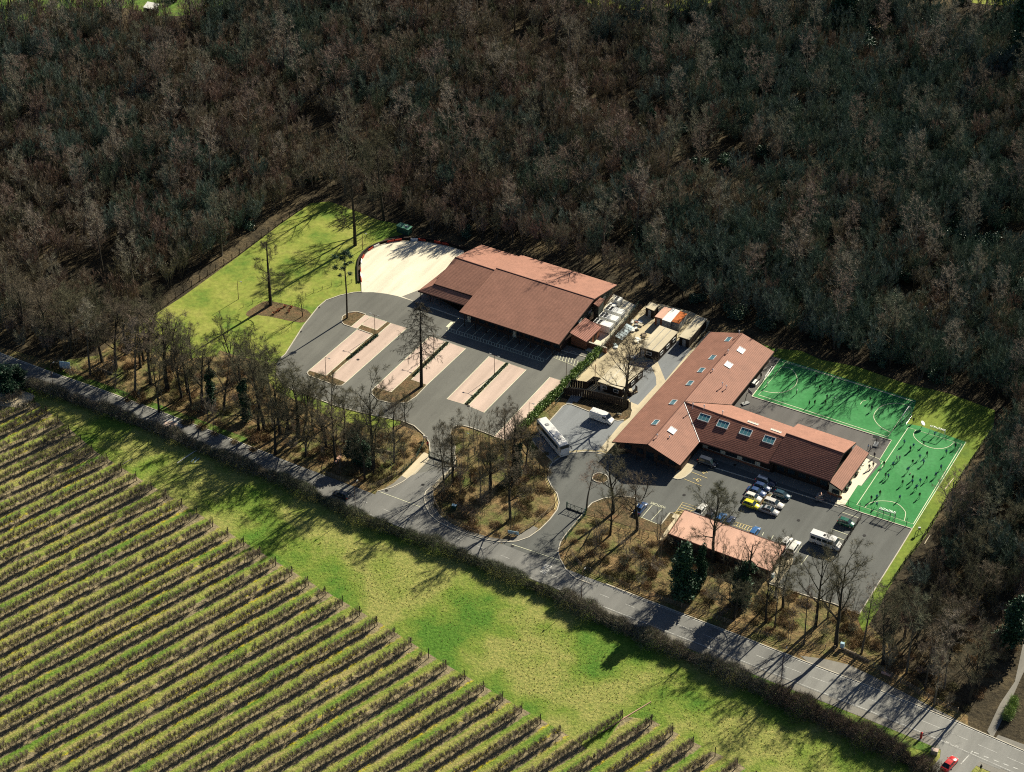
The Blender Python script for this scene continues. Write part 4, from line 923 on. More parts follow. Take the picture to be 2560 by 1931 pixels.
MB().box((0, 0, 1.0), (.8, .6, 1.3)).link("cabinet_body", [MT['signblue']], gb); MB().box((0, 0, .17), (.3, .3, .34)).link("stand", [MT['post']], gb)
gb = thing("oil_tank", "dark green tank with pale lid at the wood's edge above the cream yard", "tank", Z(*z1, [(1520, 415)])[0], R(-32))
MB().box((0, 0, .9), (3.6, 1.8, 1.8)).link("tank_body", [MT['green_metal']], gb)
lid = MB().box((0, 0, 1.86), (3.8, 2.0, .12)).link("tank_lid", [plain("dull_green_lid", (.08, .22, .15))], gb); MB().box((.6, .2, 1.97), (.9, .5, .1)).link("hatch", [MT['steel']], gb)
pb = thing("post_box", "red post box on the grass verge near the side road", "post box", Z(*z8, [(1218, 1412)])[0])
MT['red'] = plain("red_paint", (.55,.03,.025), .4, .5)
MB().tube([(0, 0, 0), (0, 0, 1.35)], .22, 10).link("pillar", [MT['red']], pb); MB().tube([(0, 0, 1.35), (0, 0, 1.5), (0, 0, 1.6)], [.26, .24, .1], 10).link("cap", [MT['red']], pb)
gb = thing("roadside_cabinet", "pale roadside cabinet at the corner of the side road", "cabinet", Z(*z8, [(1318, 1530)])[0], R(-20))
MB().box((0, 0, .55), (1.3, .8, 1.1)).link("cabinet_body", [MT['grey']], gb); MB().box((0, 0, 1.14), (1.45, .95, .08)).link("cabinet_lid", [MT['pink']], gb)
# red and white barriers round the cream yard
bar_path = Z(*z1, [(1078, 930), (1072, 860), (1070, 770), (1085, 690), (1120, 635), (1175, 590), (1260, 550), (1380, 515), (1520, 497), (1660, 497), (1800, 515), (1960, 548), (2120, 600)])
MT['dullred'] = plain("faded_red_plastic", (.34,.045,.025), .7, .2, 0, .3)
bp = resample(bar_path, 2.05)
def barrier_mesh(k): return MB().loft([[(-.9, -.2, 0), (.9, -.2, 0), (.9, .2, 0), (-.9, .2, 0)], [(-.9, -.1, .35), (.9, -.1, .35), (.9, .1, .35), (-.9, .1, .35)], [(-.88, -.08, .62), (.88, -.08, .62), (.88, .08, .62), (-.88, .08, .62)]]).me("road_barrier", [MT[k]])
bm = {'red': barrier_mesh('dullred'), 'white': barrier_mesh('fabric_white')}
for i in range(len(bp)-1):
    if i in (3, 6, 9, 12, 15) or i > 17: continue
    d = bp[i+1]-bp[i]; k = 'white' if i in (1, 4, 8, 13) else 'red'
    link("road_barrier", bm[k], None, (bp[i]+bp[i+1])/2, math.atan2(d.y, d.x), label=f"{k} plastic barrier in the curved line round the cream yard", cat="barrier", group=f"{k} barriers round the cream yard")
yk = thing("edging_wall", "low dark brown edging curving round the cream yard", "low wall", Vector((0, 0, 0)))
e_ = MB(); ribbon(bar_path, .35, 0.02, e_, off=.75, h=.45); e_.link("edging", [MT['darkwood']], yk)

# ================================================================ SPORTS KIT
def goal(a, b, back, label, h=2.1, mat='fabric_white', depth=1.1):
    d = b-a; L = d.length; t = thing("football_goal", label, "goal", (a+b)/2, math.atan2(d.y, d.x)); s = 1 if back > 0 else -1
    fr = MB(); fr.tube([(-L/2, 0, 0), (-L/2, 0, h), (L/2, 0, h), (L/2, 0, 0)], .075, 6); fr.link("goal_frame", [MT[mat]], t)
    for x in (-L/2, L/2): MB().tube([(x, 0, h), (x, s*depth*.5, h), (x, s*depth, 0), (x, 0, 0)], .05, 5).link("side_frame", [MT[mat]], t)
    nb = MB(); nb.tube([(-L/2, s*depth, .03), (L/2, s*depth, .03)], .05, 5)
    for i in range(13):
        x = -L/2 + L*i/12; nb.tube([(x, 0, h), (x, s*depth*.5, h), (x, s*depth, 0)], .012, 3)
    for i in range(6): nb.tube([(-L/2, s*depth*(.5+.1*i), h*(1-i/5.2)), (L/2, s*depth*(.5+.1*i), h*(1-i/5.2))], .012, 3)
    nb.link("net", [MT['steel']], t, kind="stuff")
ga = Z(*z5, [(185, 262), (128, 345)]); goal(ga[1], ga[0], 1, "white goal at the school end of the upper pitch")
ga = Z(*z5, [(1345, 605), (1290, 685)]); goal(ga[0], ga[1], 1, "white goal at the far right end of the upper pitch")
ga = Z(*z5, [(1530, 775), (1655, 815)]); goal(ga[0], ga[1], 1, "white goal at the top end of the lower pitch")
ga = Z(*z5, [(1092, 1490), (1225, 1530)]); goal(ga[0], ga[1], 1, "white goal at the near end of the lower pitch by the court", 2.1, 'fabric_white', 1.4)
ga = Z(*z5, [(1085, 1485), (1190, 1520)]); goal(ga[0], ga[1], -1, "dark five-a-side goal frame standing back to back on the court edge", 1.9, 'green_metal', 1.3)
def hoop(px, py, zz, label, rz):
    t = thing("basketball_stand", label, "basketball stand", Z(*zz, [(px, py)])[0], rz)
    MB().box((0, .3, .15), (1.0, 1.8, .3)).link("base", [MT['grey']], t); MB().tube([(0, .6, .2), (0, .1, 2.9), (0, -.7, 3.1)], .07, 6).link("pole", [MT['darkwood']], t)
    b = MB().box((0, -.75, 3.1), (1.5, .06, .95)).link("backboard", [MT['grey']], t); MB().tube([(.23*math.cos(a), -1.02+.23*math.sin(a), 2.8) for a in np.linspace(0, 6.28, 10)], .02, 4, cap=False).link("ring", [MT['red']], b)
hoop(735, 195, z4, "basketball stand on the tarmac beside the upper pitch's near corner", R(120))
hoop(2010, 612, z4, "basketball stand on the playground by the small brown gable", R(-20))
dish = thing("throwing_target", "round white target on a slanting pole beyond the lower pitch", "target", Z(*z5, [(1465, 725)])[0])
MB().tube([(0, 0, 0), (.1, 0, 1.3)], .06, 5).link("pole", [MT['darkwood']], dish); MB().tube([(.1, 0, 1.25), (.2, -.04, 1.38)], [.62, .62], 16).link("disc", [MT['fabric_white']], dish)
def planter(px, py, label, group=None, k=0):
    t = thing("planter_tub", label, "planter", Z(*z4, [(px, py)])[0], 0, group)
    MB().tube([(0, 0, 0), (0, 0, .6)], [.42, .55], 12).link("tub", [MT['black']], t); MB().tube([(0, 0, .55), (0, 0, .75)], [.45, .3], 10).link("planting", [MT['leaf_dark']], t)
for x, y, l in ((1720, 1050, "black planter tub nearest the court at the patio wall"), (1752, 992, "dark planter tub second from the court on the patio"), (1812, 905, "large dark planter tub beside the white garden seats")): planter(x, y, l)
def seat(px, py, label):
    t = thing("garden_chair", label, "chair", Z(*z4, [(px, py)])[0], R(30))
    MB().box((0, 0, .43), (.5, .5, .05)).link("seat", [MT['fabric_white']], t); MB().box((0, .24, .72), (.5, .05, .5)).link("backrest", [MT['fabric_white']], t)
    for a in (-.2, .2):
        for b in (-.2, .2): MB().box((a, b, .2), (.05, .05, .42)).link("leg", [MT['fabric_white']], t)
for x, y, l in ((1845, 868, "white garden chair beside the large planter"), (1862, 838, "white garden chair second from the planter"), (1878, 812, "white garden chair in the middle of the patio row"), (1893, 795, "white garden chair furthest up the patio wall")): seat(x, y, l)
be = thing("bench_table", "white bench table against the long wing beside the upper pitch", "table", Z(*z5, [(18, 345)])[0], UA + math.pi/2)
MB().box((0, 0, .72), (1.8, .8, .06)).link("tabletop", [MT['fabric_white']], be)
for s in (-1, 1): MB().box((0, s*.75, .42), (1.8, .28, .05)).link("seat", [MT['fabric_white']], be); MB().box((s*.7, 0, .35), (.08, 1.4, .7)).link("leg", [MT['grey']], be)
fl2 = thing("flood_light", "tripod floodlight stand on the grass beyond the lower pitch corner", "floodlight", Z(*z5, [(1440, 1640)])[0])
for a in (0, 2.1, 4.2): MB().tube([(0, 0, 1.2), (math.cos(a)*.9, math.sin(a)*.9, 0)], .06, 5).link("leg", [MT['darkwood']], fl2)
MB().box((0, 0, 1.5), (.5, .4, .5)).link("lamp_head", [MT['steel']], fl2)
# ================================================================ VEHICLES
GL = MT['glass']
MT['light_w'] = plain("headlamp_lens", (.7,.7,.65), .15, .6); MT['light_r'] = plain("tail_lamp_lens", (.35,.02,.02), .25, .6)
PAINT = {}
def paint(c):
    if c not in PAINT:
        m = Mat("car_paint", .28, .6); m.color(c); m.b.inputs["Coat Weight"].default_value = .6; PAINT[c] = m.m
    return PAINT[c]
def ring(x, w, zb, zt, rc=.12):
    return [(x, -w, zb+rc), (x, -w+rc*.5, zb), (x, w-rc*.5, zb), (x, w, zb+rc), (x, w*1.0, (zb+zt)/2), (x, w-.02, zt-rc), (x, w-rc*1.3, zt), (x, -w+rc*1.3, zt), (x, -w+.02, zt-rc), (x, -w*1.0, (zb+zt)/2)]
def wheels(t, xs, w, r=.31, tw=.2):
    for x in xs:
        for s in (-1, 1):
            o = MB().tube([(x, s*(w-tw), r), (x, s*w, r)], r, 12).link("wheel", [MT['black']], t)
            MB().tube([(x, s*(w-.02), r), (x, s*(w+.015), r)], r*.58, 8).link("rim", [MT['steel']], o)
CARS = {  # L, half width, belt, roof, cabin base x0 x1, roof x0 x1 (front is +x)
 'hatch':  (3.9, .83, .92, 1.44, -1.80, .95, -1.45, .30), 'saloon': (4.5, .87, .92, 1.40, -1.75, 1.05, -1.0, .35),
 'estate': (4.6, .88, .94, 1.46, -2.15, 1.05, -1.95, .30), 'mpv': (4.5, .90, 1.0, 1.66, -2.1, 1.45, -1.85, .75)}
def car(label, kind, c, loc, heading, sunroof=False):
    L, w, bz, rz_, c0, c1, r0, r1 = CARS[kind]; t = thing("parked_car", label, "car", loc, heading); P = paint(c); h = L/2
    st = [(-h, w*.84, .38, bz*.80), (-h+.10, w*.95, .26, bz*.95), (-h+.5, w, .22, bz), (c0+.9, w, .2, bz+.01), (c1-.4, w, .2, bz), (c1+.1, w, .2, bz-.03), (h-.55, w*.97, .22, bz-.15), (h-.12, w*.9, .26, bz-.25), (h, w*.78, .34, bz-.36)]
    body = MB().loft([ring(*s) for s in st]).link("body", [P], t)
    for pol in body.data.polygons: pol.use_smooth = True
    def q(x, ww, z): return [(x, -ww, z), (x, ww, z)]
    gh_ = MB(); a = q(c0, w*.90, bz-.02) + q(c1, w*.88, bz-.04) + q(r0, w*.70, rz_-.03) + q(r1, w*.70, rz_-.03)
    v = a; # 0,1 rear base; 2,3 front base; 4,5 rear top; 6,7 front top
    for nm, f in (("rear_window", (1, 0, 4, 5)), ("windscreen", (2, 3, 7, 6))): MB().add([v[i] for i in f], [(0, 1, 2, 3)]).link(nm, [GL], t)
    for f in ((0, 2, 6, 4), (3, 1, 5, 7)): MB().add([v[i] for i in f], [(0, 1, 2, 3)]).link("side_window", [GL], t)
    rf = MB().loft([[(r0-.05, -w*.71, rz_-.04), (r0-.05, w*.71, rz_-.04), (r0, w*.6, rz_+.02), (r0, -w*.6, rz_+.02)], [((r0+r1)/2, -w*.73, rz_-.02), ((r0+r1)/2, w*.73, rz_-.02), ((r0+r1)/2, w*.6, rz_+.05), ((r0+r1)/2, -w*.6, rz_+.05)],
                   [(r1+.05, -w*.71, rz_-.04), (r1+.05, w*.71, rz_-.04), (r1, w*.6, rz_+.02), (r1, -w*.6, rz_+.02)]]).link("roof", [P], t)
    if sunroof: MB().box(((r0+r1)/2+.2, 0, rz_+.06), (.8, .85, .02)).link("sunroof", [GL], rf)
    pl_ = MB()
    for s in (0, 1):
        pl_.tube([v[s], v[4+s]], .055, 4).tube([v[2+s], v[6+s]], .045, 4)
        for k in (.36, .68): pl_.tube([Vector(v[s]).lerp(Vector(v[2+s]), k), Vector(v[4+s]).lerp(Vector(v[6+s]), k)], .045, 4)
    pl_.link("pillars", [P], t)
    wheels(t, (-h+.78, h-.82), w)
    for s in (-1, 1):
        MB().box((h-.10, s*w*.66, bz-.36), (.16, .34, .15)).link("headlight", [MT['light_w']], t)
        MB().box((-h+.04, s*w*.80, bz-.18), (.1, .16, .26)).link("tail_light", [MT['light_r']], t)
        MB().box((c1-.25, s*(w+.09), bz+.06), (.12, .18, .12)).link("mirror", [P], t)
    MB().box((h-.02, 0, .4), (.1, w*1.1, .12)).link("bumper", [MT['black']], t)
    return t
z4p = lambda x, y: Z(*z4, [(x, y)])[0]; z7p = lambda x, y: Z(*z7, [(x, y)])[0]
D = UA
car("dark people carrier parked in the corner shade below the valley of the roofs", 'mpv', (.02,.025,.035), z4p(350, 795), D)
car("dark blue estate in the shade at the head of the two parked rows", 'estate', (.02,.035,.07), z4p(925, 985), D)
car("navy hatchback second from the building in the left parked row", 'hatch', (.015,.04,.11), z4p(890, 1040), D)
car("mid blue saloon third in the left parked row above the white car", 'saloon', (.03,.07,.18), z4p(830, 1085), D)
car("white hatchback parked between the blue saloon and the yellow car", 'hatch', (.72,.70,.62), z4p(800, 1140), D)
car("bright yellow hatchback at the near end of the parked row", 'hatch', (.70,.66,.02), z4p(783, 1212), D)
car("dark teal hatchback alone in the shade right of the rows", 'hatch', (.01,.05,.07), z4p(1085, 1118), D)
car("silver-white estate in the right parked row beside the planted strip", 'estate', (.60,.58,.52), z4p(1003, 1200), D)
car("silver saloon with open sunroof nearest the road in the right row", 'saloon', (.38,.38,.37), z4p(957, 1270), D, True)
car("dark green hatchback by the wire fence on the court", 'hatch', (.01,.12,.07), z4p(1722, 1392), D)
car("white saloon parked behind the low block's left end", 'saloon', (.70,.69,.62), z4p(285, 1262), D + math.pi/2)
car("black hatchback behind the low block next to the white saloon", 'hatch', (.03,.03,.035), z4p(385, 1305), D + math.pi/2)
car("bright blue hatchback behind the low block", 'hatch', (.03,.14,.36), z4p(478, 1345), D + math.pi/2)
car("navy estate behind the low block beside the hatched bay", 'hatch', (.02,.04,.10), z4p(565, 1378), D + math.pi/2)
car("small blue car peeping over the low block past the hatched bay", 'hatch', (.03,.12,.30), z4p(812, 1483), D + math.pi/2)
car("silver car parked by the low block's right end", 'saloon', (.62,.61,.56), z4p(1122, 1592), D + math.pi/2)
car("pale silver estate rightmost of the cars along the low block", 'estate', (.70,.68,.60), z4p(1203, 1632), D + math.pi/2)
car("dark blue car in the visitors' bay under the bare trees", 'saloon', (.02,.06,.16), z7p(742, 352), D + math.pi/2)
rh = lambda a, b: math.atan2((b-a).y, (b-a).x)
car("dark car with silver roof driving along the road near the first drive", 'hatch', (.04,.045,.05), G(853, 1242), rh(G(900, 1252), G(800, 1214)))
car("red saloon waiting at the mouth of the side road", 'saloon', (.52,.02,.02), Z(*z8, [(1432, 1620)])[0], rh(Z(*z8, [(1390, 1669)])[0], Z(*z8, [(1480, 1570)])[0]))
# delivery van
def van_body(t, L, w, H, P, front=1.5, nose=.95):
    h = L/2; st = [(-h, w*.96, .38, H-.06), (-h+.08, w, .35, H), (h-front-.9, w, .35, H), (h-front, w*.99, .35, H-.12), (h-nose, w*.97, .35, H*.66), (h-nose*.5, w*.95, .35, H*.50), (h-.08, w*.9, .36, H*.42), (h, w*.8, .4, H*.36)]
    o = MB().loft([ring(*s) for s in st]).link("body", [P], t); return o
WP = paint((.76,.75,.70))
v = thing("delivery_van", "white panel van parked on the grey coach bay below the board fence", "van", Z(*rb, [(1538, 768)])[0], D)
van_body(v, 5.6, .98, 2.35, WP); wheels(v, (-1.75, 1.75), .98, .34)
MB().add([(1.32, -.8, 2.24), (1.32, .8, 2.24), (1.92, .78, 1.56), (1.92, -.78, 1.56)], [(0, 3, 2, 1)]).link("windscreen", [GL], v).location = (.03, 0, .04)
for s in (-1, 1):
    MB().add([(.55, s*.992, 2.0), (1.25, s*.985, 2.0), (1.75, s*.975, 1.5), (.55, s*.992, 1.45)], [(0, 1, 2, 3)]).link("side_window", [GL], v).location = (0, s*.012, 0)
    MB().box((2.74, s*.7, .85), (.12, .25, .2)).link("headlight", [MT['light_w']], v); MB().box((1.6, s*1.1, 1.5), (.1, .2, .3)).link("mirror", [MT['black']], v)
for k in range(4): MB().box((-2.2+k*.8, 0, 2.37), (.06, 1.7, .03)).link("roof_rib", [WP], v)
MB().box((2.78, 0, .45), (.12, 1.5, .22)).link("bumper", [MT['black']], v)
# minibus
v = thing("minibus", "white minibus with dark side windows parked across the hatched bay on the court", "minibus", z4p(1515, 1592), D)
van_body(v, 6.9, 1.02, 2.6, WP, 1.2, .85); wheels(v, (-2.1, 2.3), 1.02, .36)
for s in (-1, 1):
    for k in range(4): MB().box((-2.55+k*1.28, s*1.02, 1.78), (1.1, .03, .72)).link("side_window", [GL], v)
    MB().box((3.36, s*.7, .9), (.14, .26, .22)).link("headlight", [MT['light_w']], v); MB().box((2.5, s*1.18, 1.6), (.1, .2, .35)).link("mirror", [MT['black']], v)
MB().add([(2.27, -.85, 2.46), (2.27, .85, 2.46), (2.64, .84, 1.78), (2.64, -.84, 1.78)], [(0, 3, 2, 1)]).link("windscreen", [GL], v).location = (.035, 0, .04)
MB().box((-.4, 0, 2.64), (.5, .6, .08)).link("roof_hatch", [MT['black']], v); MB().box((3.42, 0, .45), (.12, 1.6, .24)).link("bumper", [MT['black']], v)
# coach
c0_, c1_ = Z(*rb, [(948, 756)], 3.35)[0], Z(*rb, [(1158, 1000)], 3.35)[0]
cd = (c1_-c0_); L = 11.6; cc_ = (c0_+c1_)/2; cc_.z = 0
v = thing("coach", "long white coach with black side glass parked beside the bark bank", "coach", cc_ + Vector((0, 0, 0)), math.atan2(cd.y, cd.x))
h = L/2; st = [(-h, 1.15, .5, 3.1), (-h+.15, 1.25, .4, 3.35), (h-1.4, 1.25, .35, 3.38), (h-.55, 1.24, .35, 3.22), (h-.2, 1.2, .38, 2.2), (h, 1.12, .42, 1.2)]
MB().loft([ring(*s, .18) for s in st]).link("body", [WP], v); wheels(v, (-3.1, -2.0, 3.0), 1.25, .48, .3)
for s in (-1, 1):
    for k in range(7): MB().box((-4.75+k*1.42, s*1.25, 2.3), (1.36, .04, .95)).link("side_window", [GL], v)
    MB().box((h-.1, s*.85, .85), (.2, .4, .25)).link("headlight", [MT['light_w']], v); MB().tube([(h-.4, s*1.2, 2.9), (h+.25, s*1.4, 2.6), (h+.25, s*1.4, 2.1)], .07, 5).link("mirror_arm", [MT['black']], v)
    MB().box((0, s*1.262, 1.15), (L-1.4, .02, .08)).link("waist_stripe", [MT['signblue']], v)
MB().add([(h-.46, -1.08, 3.06), (h-.46, 1.08, 3.06), (h-.13, 1.05, 1.35), (h-.13, -1.05, 1.35)], [(0, 3, 2, 1)]).link("windscreen", [GL], v).location = (.07, 0, .02)
MB().box((-2.9, 0, 3.42), (.8, .8, .1)).link("roof_hatch", [MT['grey']], v); MB().box((.6, 0, 3.44), (2.6, 1.3, .14)).link("air_conditioning_pod", [WP], v)
MB().box((2.9, 0, 3.42), (.7, .7, .1)).link("roof_hatch", [MT['grey']], v)
for k in range(5): MB().box((1.7+k*.55, .0, 3.41), (.05, 1.9, .04)).link("roof_rib", [MT['grey']], v)
# skip / trailer load on the shade edge by the small building
v = thing("trailer", "small trailer heaped with timber at the end of the shaded wing", "trailer", z4p(1455, 1140), D + 1.9)
MB().box((0, 0, .6), (2.4, 1.4, .12)).link("deck", [MT['grey']], v); wheels(v, (0,), .8, .3)
for k in range(7): MB().box((-.9+k*.28, (k % 3-1)*.3, .75+.12*(k % 4)), (.18, 1.5, .14), 0, .3*k).link("plank", [MT['felt' if k % 2 else 'pinkroof']], v)
MB().tube([(1.2, 0, .6), (2.0, 0, .5)], .05, 5).link("drawbar", [MT['grey']], v)
for x, y, l in ((0, 0, ""),): pass
v = thing("wheelie_bin", "blue and grey wheelie bin at the low block's corner", "bin", Z(*z7, [(1962, 975)])[0], D)
MB().loft([[(-.25, -.3, .1), (.25, -.3, .1), (.25, .3, .1), (-.25, .3, .1)], [(-.32, -.36, 1.0), (.32, -.36, 1.0), (.32, .36, 1.0), (-.32, .36, 1.0)]]).link("bin_body", [MT['signblue']], v); MB().box((0, 0, 1.04), (.7, .78, .08)).link("lid", [MT['grey']], v)

# ================================================================ PEOPLE
SKIN = plain("skin", (.42,.25,.17), .6); HAIR = plain("dark_hair", (.03,.02,.015), .8)
CL = {'navy': plain("navy_jumper", (.012,.018,.045), .9), 'black': plain("black_blazer", (.012,.012,.014), .9), 'blue': plain("blue_shirt", (.08,.17,.36), .9), 'white': plain("white_shirt", (.55,.55,.52), .9), 'red': plain("red_coat", (.5,.03,.03), .8),
      'legs': plain("dark_trousers", (.015,.015,.02), .9), 'shoe': plain("black_shoes", (.01,.01,.01), .6)}
def body(pose, top):
    """one continuous skinned figure; pose gives joint positions"""
    J = {'pel': (0, 0, .92), 'wst': (.01, 0, 1.08), 'chs': (.02, 0, 1.30), 'nck': (.03, 0, 1.46), 'hd0': (.05, 0, 1.55), 'hd1': (.06, 0, 1.68), 'hd2': (.06, 0, 1.74)}
    E = [('pel', 'wst'), ('wst', 'chs'), ('chs', 'nck'), ('nck', 'hd0'), ('hd0', 'hd1'), ('hd1', 'hd2')]
    RD = {'pel': .15, 'wst': .13, 'chs': .16, 'nck': .055, 'hd0': .08, 'hd1': .105, 'hd2': .06}
    for s, k in ((1, 'l'), (-1, 'r')):
        P = pose[k]
        J['hip'+k] = (0, s*.10, .86); J['kn'+k] = (P[0][0], s*.11, P[0][1]); J['an'+k] = (P[1][0], s*.11, P[1][1]); J['to'+k] = (P[1][0]+.17, s*.13, P[1][1]-.04)
        J['sh'+k] = (.02, s*.19, 1.40); J['el'+k] = (P[2][0], s*(.25+P[4]), P[2][1]); J['wr'+k] = (P[3][0], s*(.24+P[4]), P[3][1]); J['ha'+k] = (P[3][0]+.06, s*(.23+P[4]), P[3][1]-.07)
        E += [('pel', 'hip'+k), ('hip'+k, 'kn'+k), ('kn'+k, 'an'+k), ('an'+k, 'to'+k), ('chs', 'sh'+k), ('sh'+k, 'el'+k), ('el'+k, 'wr'+k), ('wr'+k, 'ha'+k)]
        RD.update({'hip'+k: .095, 'kn'+k: .065, 'an'+k: .045, 'to'+k: .04, 'sh'+k: .07, 'el'+k: .048, 'wr'+k: .035, 'ha'+k: .035})
    names = list(J); idx = {n: i for i, n in enumerate(names)}
    me = bpy.data.meshes.new("person"); me.from_pydata([J[n] for n in names], [(idx[a], idx[b]) for a, b in E], [])
    o = bpy.data.objects.new("person", me); COL.objects.link(o); mo = o.modifiers.new("skin", 'SKIN')
    for n in names:
        sv_ = me.skin_vertices[0].data[idx[n]]; sv_.radius = (RD[n], RD[n]); sv_.use_root = (n == 'pel')
    sb = o.modifiers.new("sub", 'SUBSURF'); sb.levels = 1
    bpy.context.view_layer.update(); m2 = bpy.data.meshes.new_from_object(o.evaluated_get(bpy.context.evaluated_depsgraph_get())); bpy.data.objects.remove(o)
    for mm in (CL[top], CL['legs'], SKIN, HAIR, CL['shoe']): m2.materials.append(mm)
    for p in m2.polygons:
        c = p.center; p.use_smooth = True
        if c.z > 1.62 or (c.z > 1.53 and c.x < .03): p.material_index = 3
        elif c.z > 1.47: p.material_index = 2
        elif c.z < .10: p.material_index = 4
        elif abs(c.y) > .2 and c.z < .95 and p.center.z > .6: p.material_index = 2
        elif c.z < .95: p.material_index = 1
    return m2
POSE = [ {'l': ((.03, .48), (.0, .08), (-.02, 1.13), (.06, .88), 0), 'r': ((.02, .48), (-.02, .08), (.0, 1.13), (.08, .88), 0)},
         {'l': ((.20, .50), (.26, .10), (-.16, 1.14), (-.10, .90), 0), 'r': ((-.04, .47), (-.30, .12), (.14, 1.14), (.30, .95), 0)},
         {'l': ((.34, .58), (.20, .22), (-.22, 1.16), (-.02, 1.02), .03), 'r': ((-.12, .50), (-.48, .34), (.20, 1.18), (.40, 1.14), .03)},
         {'l': ((.04, .48), (.02, .08), (.10, 1.20), (.30, 1.16), .1), 'r': ((-.02, .48), (-.06, .08), (.08, 1.2), (.28, 1.2), .1)} ]
BODY = {}
def person(px, py, zz, top, pose, ang, label, scale=1.0):
    if (top, pose) not in BODY: BODY[top, pose] = body(POSE[pose], top)
    o = link("person", BODY[top, pose], None, Z(*zz, [(px, py)])[0] + Vector((0, 0, .062)), R(ang), label=label, cat="person"); o.scale = (scale,)*3; return o
PE = [
 (553, 305, 'navy', 1, 200, "pupil in navy walking on the upper pitch just below its far touchline"),
 (692, 358, 'black', 0, 90, "pupil in black standing on the upper pitch in the long trunk shadow"),
 (583, 400, 'black', 1, 250, "pupil in black on the upper pitch right of the left goal arc"),
 (385, 435, 'white', 0, 120, "pupil in white standing inside the crown shadow by the left goal arc"),
 (912, 415, 'navy', 1, 300, "pupil in navy mid-way along the far half of the upper pitch"),
 (1017, 505, 'black', 2, 20, "pupil in black running beside the short curved line on the upper pitch"),
 (1033, 580, 'navy', 1, 220, "pupil in navy below the short curved line near the right goal arc"),
 (645, 485, 'navy', 0, 30, "pupil in navy, upper of the pair in mid upper pitch"),
 (632, 530, 'black', 0, 210, "pupil in black, lower of the pair in mid upper pitch"),
 (697, 535, 'navy', 3, 130, "pupil in navy with arms out, right of the pair on the upper pitch"),
 (540, 530, 'black', 0, 260, "pupil in black, right one of two by the near touchline"),
 (493, 540, 'navy', 1, 80, "pupil in navy, left one of two by the near touchline"),
 (128, 370, 'white', 3, 330, "goalkeeper in white shirt beside the left goal of the upper pitch"),
 (75, 300, 'black', 0, 200, "figure in black against the long wing beside the bench table"),
 (1393, 685, 'black', 0, 60, "adult in black standing between the two pitches by the white target"),
 (1575, 805, 'blue', 3, 250, "goalkeeper in blue standing in front of the top goal"),
 (1312, 875, 'blue', 1, 200, "pupil in blue near the top left corner of the lower pitch"),
 (1392, 905, 'blue', 2, 240, "pupil in blue chasing beside a navy one under the top goal arc"),
 (1365, 930, 'navy', 1, 40, "pupil in navy half hidden beside the blue one under the top arc"),
 (1480, 885, 'navy', 2, 180, "pupil in navy on the rim of the top goal arc"),
 (1755, 905, 'navy', 0, 200, "pupil in navy in the top right corner of the lower pitch"),
 (1675, 960, 'blue', 2, 230, "pupil in blue near the right touchline, second down from the corner"),
 (1508, 975, 'navy', 1, 250, "pupil in navy, uppermost of three right of the pitch centre"),
 (1447, 1000, 'blue', 2, 220, "pupil in blue running in the upper middle of the lower pitch"),
 (1480, 1045, 'blue', 3, 190, "pupil in blue with arms out right of the pitch centre"),
 (1385, 1045, 'navy', 1, 230, "pupil in navy just above the ball in mid pitch"),
 (1247, 1010, 'white', 1, 280, "pupil in white, left one of the two whites by the near touchline"),
 (1272, 1010, 'white', 0, 250, "pupil in white, right one of the two whites by the near touchline"),
 (1217, 1065, 'blue', 1, 240, "pupil in blue just below the two in white"),
 (1137, 1062, 'black', 0, 20, "adult in black on the near touchline by the concrete slab"),
 (1345, 1112, 'blue', 2, 200, "pupil in blue left of the pale ball"),
 (1152, 1160, 'navy', 1, 220, "pupil in navy, left of two at the patio corner"),
 (1175, 1168, 'blue', 1, 200, "pupil in blue, right of two at the patio corner"),
 (1630, 1090, 'blue', 1, 240, "pupil in blue near the middle of the far touchline"),
 (1585, 1155, 'blue', 0, 230, "pupil in blue below the far touchline runner"),
 (1385, 1180, 'black', 0, 250, "pupil in black, upper of three bunched below the ball"),
 (1383, 1215, 'blue', 1, 210, "pupil in blue, lower of three bunched below the ball"),
 (1450, 1208, 'blue', 2, 230, "pupil in blue right of the bunch below the ball"),
 (1505, 1188, 'navy', 1, 250, "pupil in navy two paces right of the bunch"),
 (1298, 1222, 'navy', 1, 230, "pupil in navy alone left of the bunch below the ball"),
 (1418, 1262, 'blue', 2, 220, "pupil in blue below the bunch, striding left"),
 (1103, 1312, 'black', 0, 240, "pupil in black, uppermost of three near the lower left corner"),
 (1075, 1347, 'blue', 1, 230, "pupil in blue, middle of three near the lower left corner"),
 (1028, 1358, 'navy', 0, 220, "pupil in navy, leftmost of three near the lower left corner"),
 (1075, 1412, 'blue', 2, 240, "pupil in blue at the left foot of the bottom goal arc"),
 (1273, 1352, 'blue', 1, 240, "pupil in blue on top of the bottom goal arc"),
 (1445, 1332, 'black', 1, 230, "pupil in black in the lower right part of the lower pitch"),
 (1055, 985, 'navy', 0, 200, "person in navy by the playground line next to the lower pitch"),
 (1010, 1087, 'navy', 1, 220, "person in navy, left one of two walking on the pale patio"),
 (1045, 1068, 'black', 1, 220, "person in black, right one of two walking on the pale patio"),
 (1000, 915, 'blue', 0, 300, "person in blue, left of two talking by the basketball stand"),
 (1018, 928, 'navy', 0, 120, "person in navy, right of two talking by the basketball stand")]
for x, y, top, ps, an_, lb in PE: person(x, y, z5, top, ps, an_ + 30, lb, .92)
person(622, 440, z6, 'red', 1, 80, "person in a red coat on the footpath by the first gate")
person(1668, 1660, z8, 'black', 0, 100, "person in black standing on the corner pavement of the side road")
person(120, 0, rb, 'black', 0, 0, "person in black beside the hut compound", .9).location = Z(*z3, [(1985, 895)])[0] + Vector((0, 0, .06))
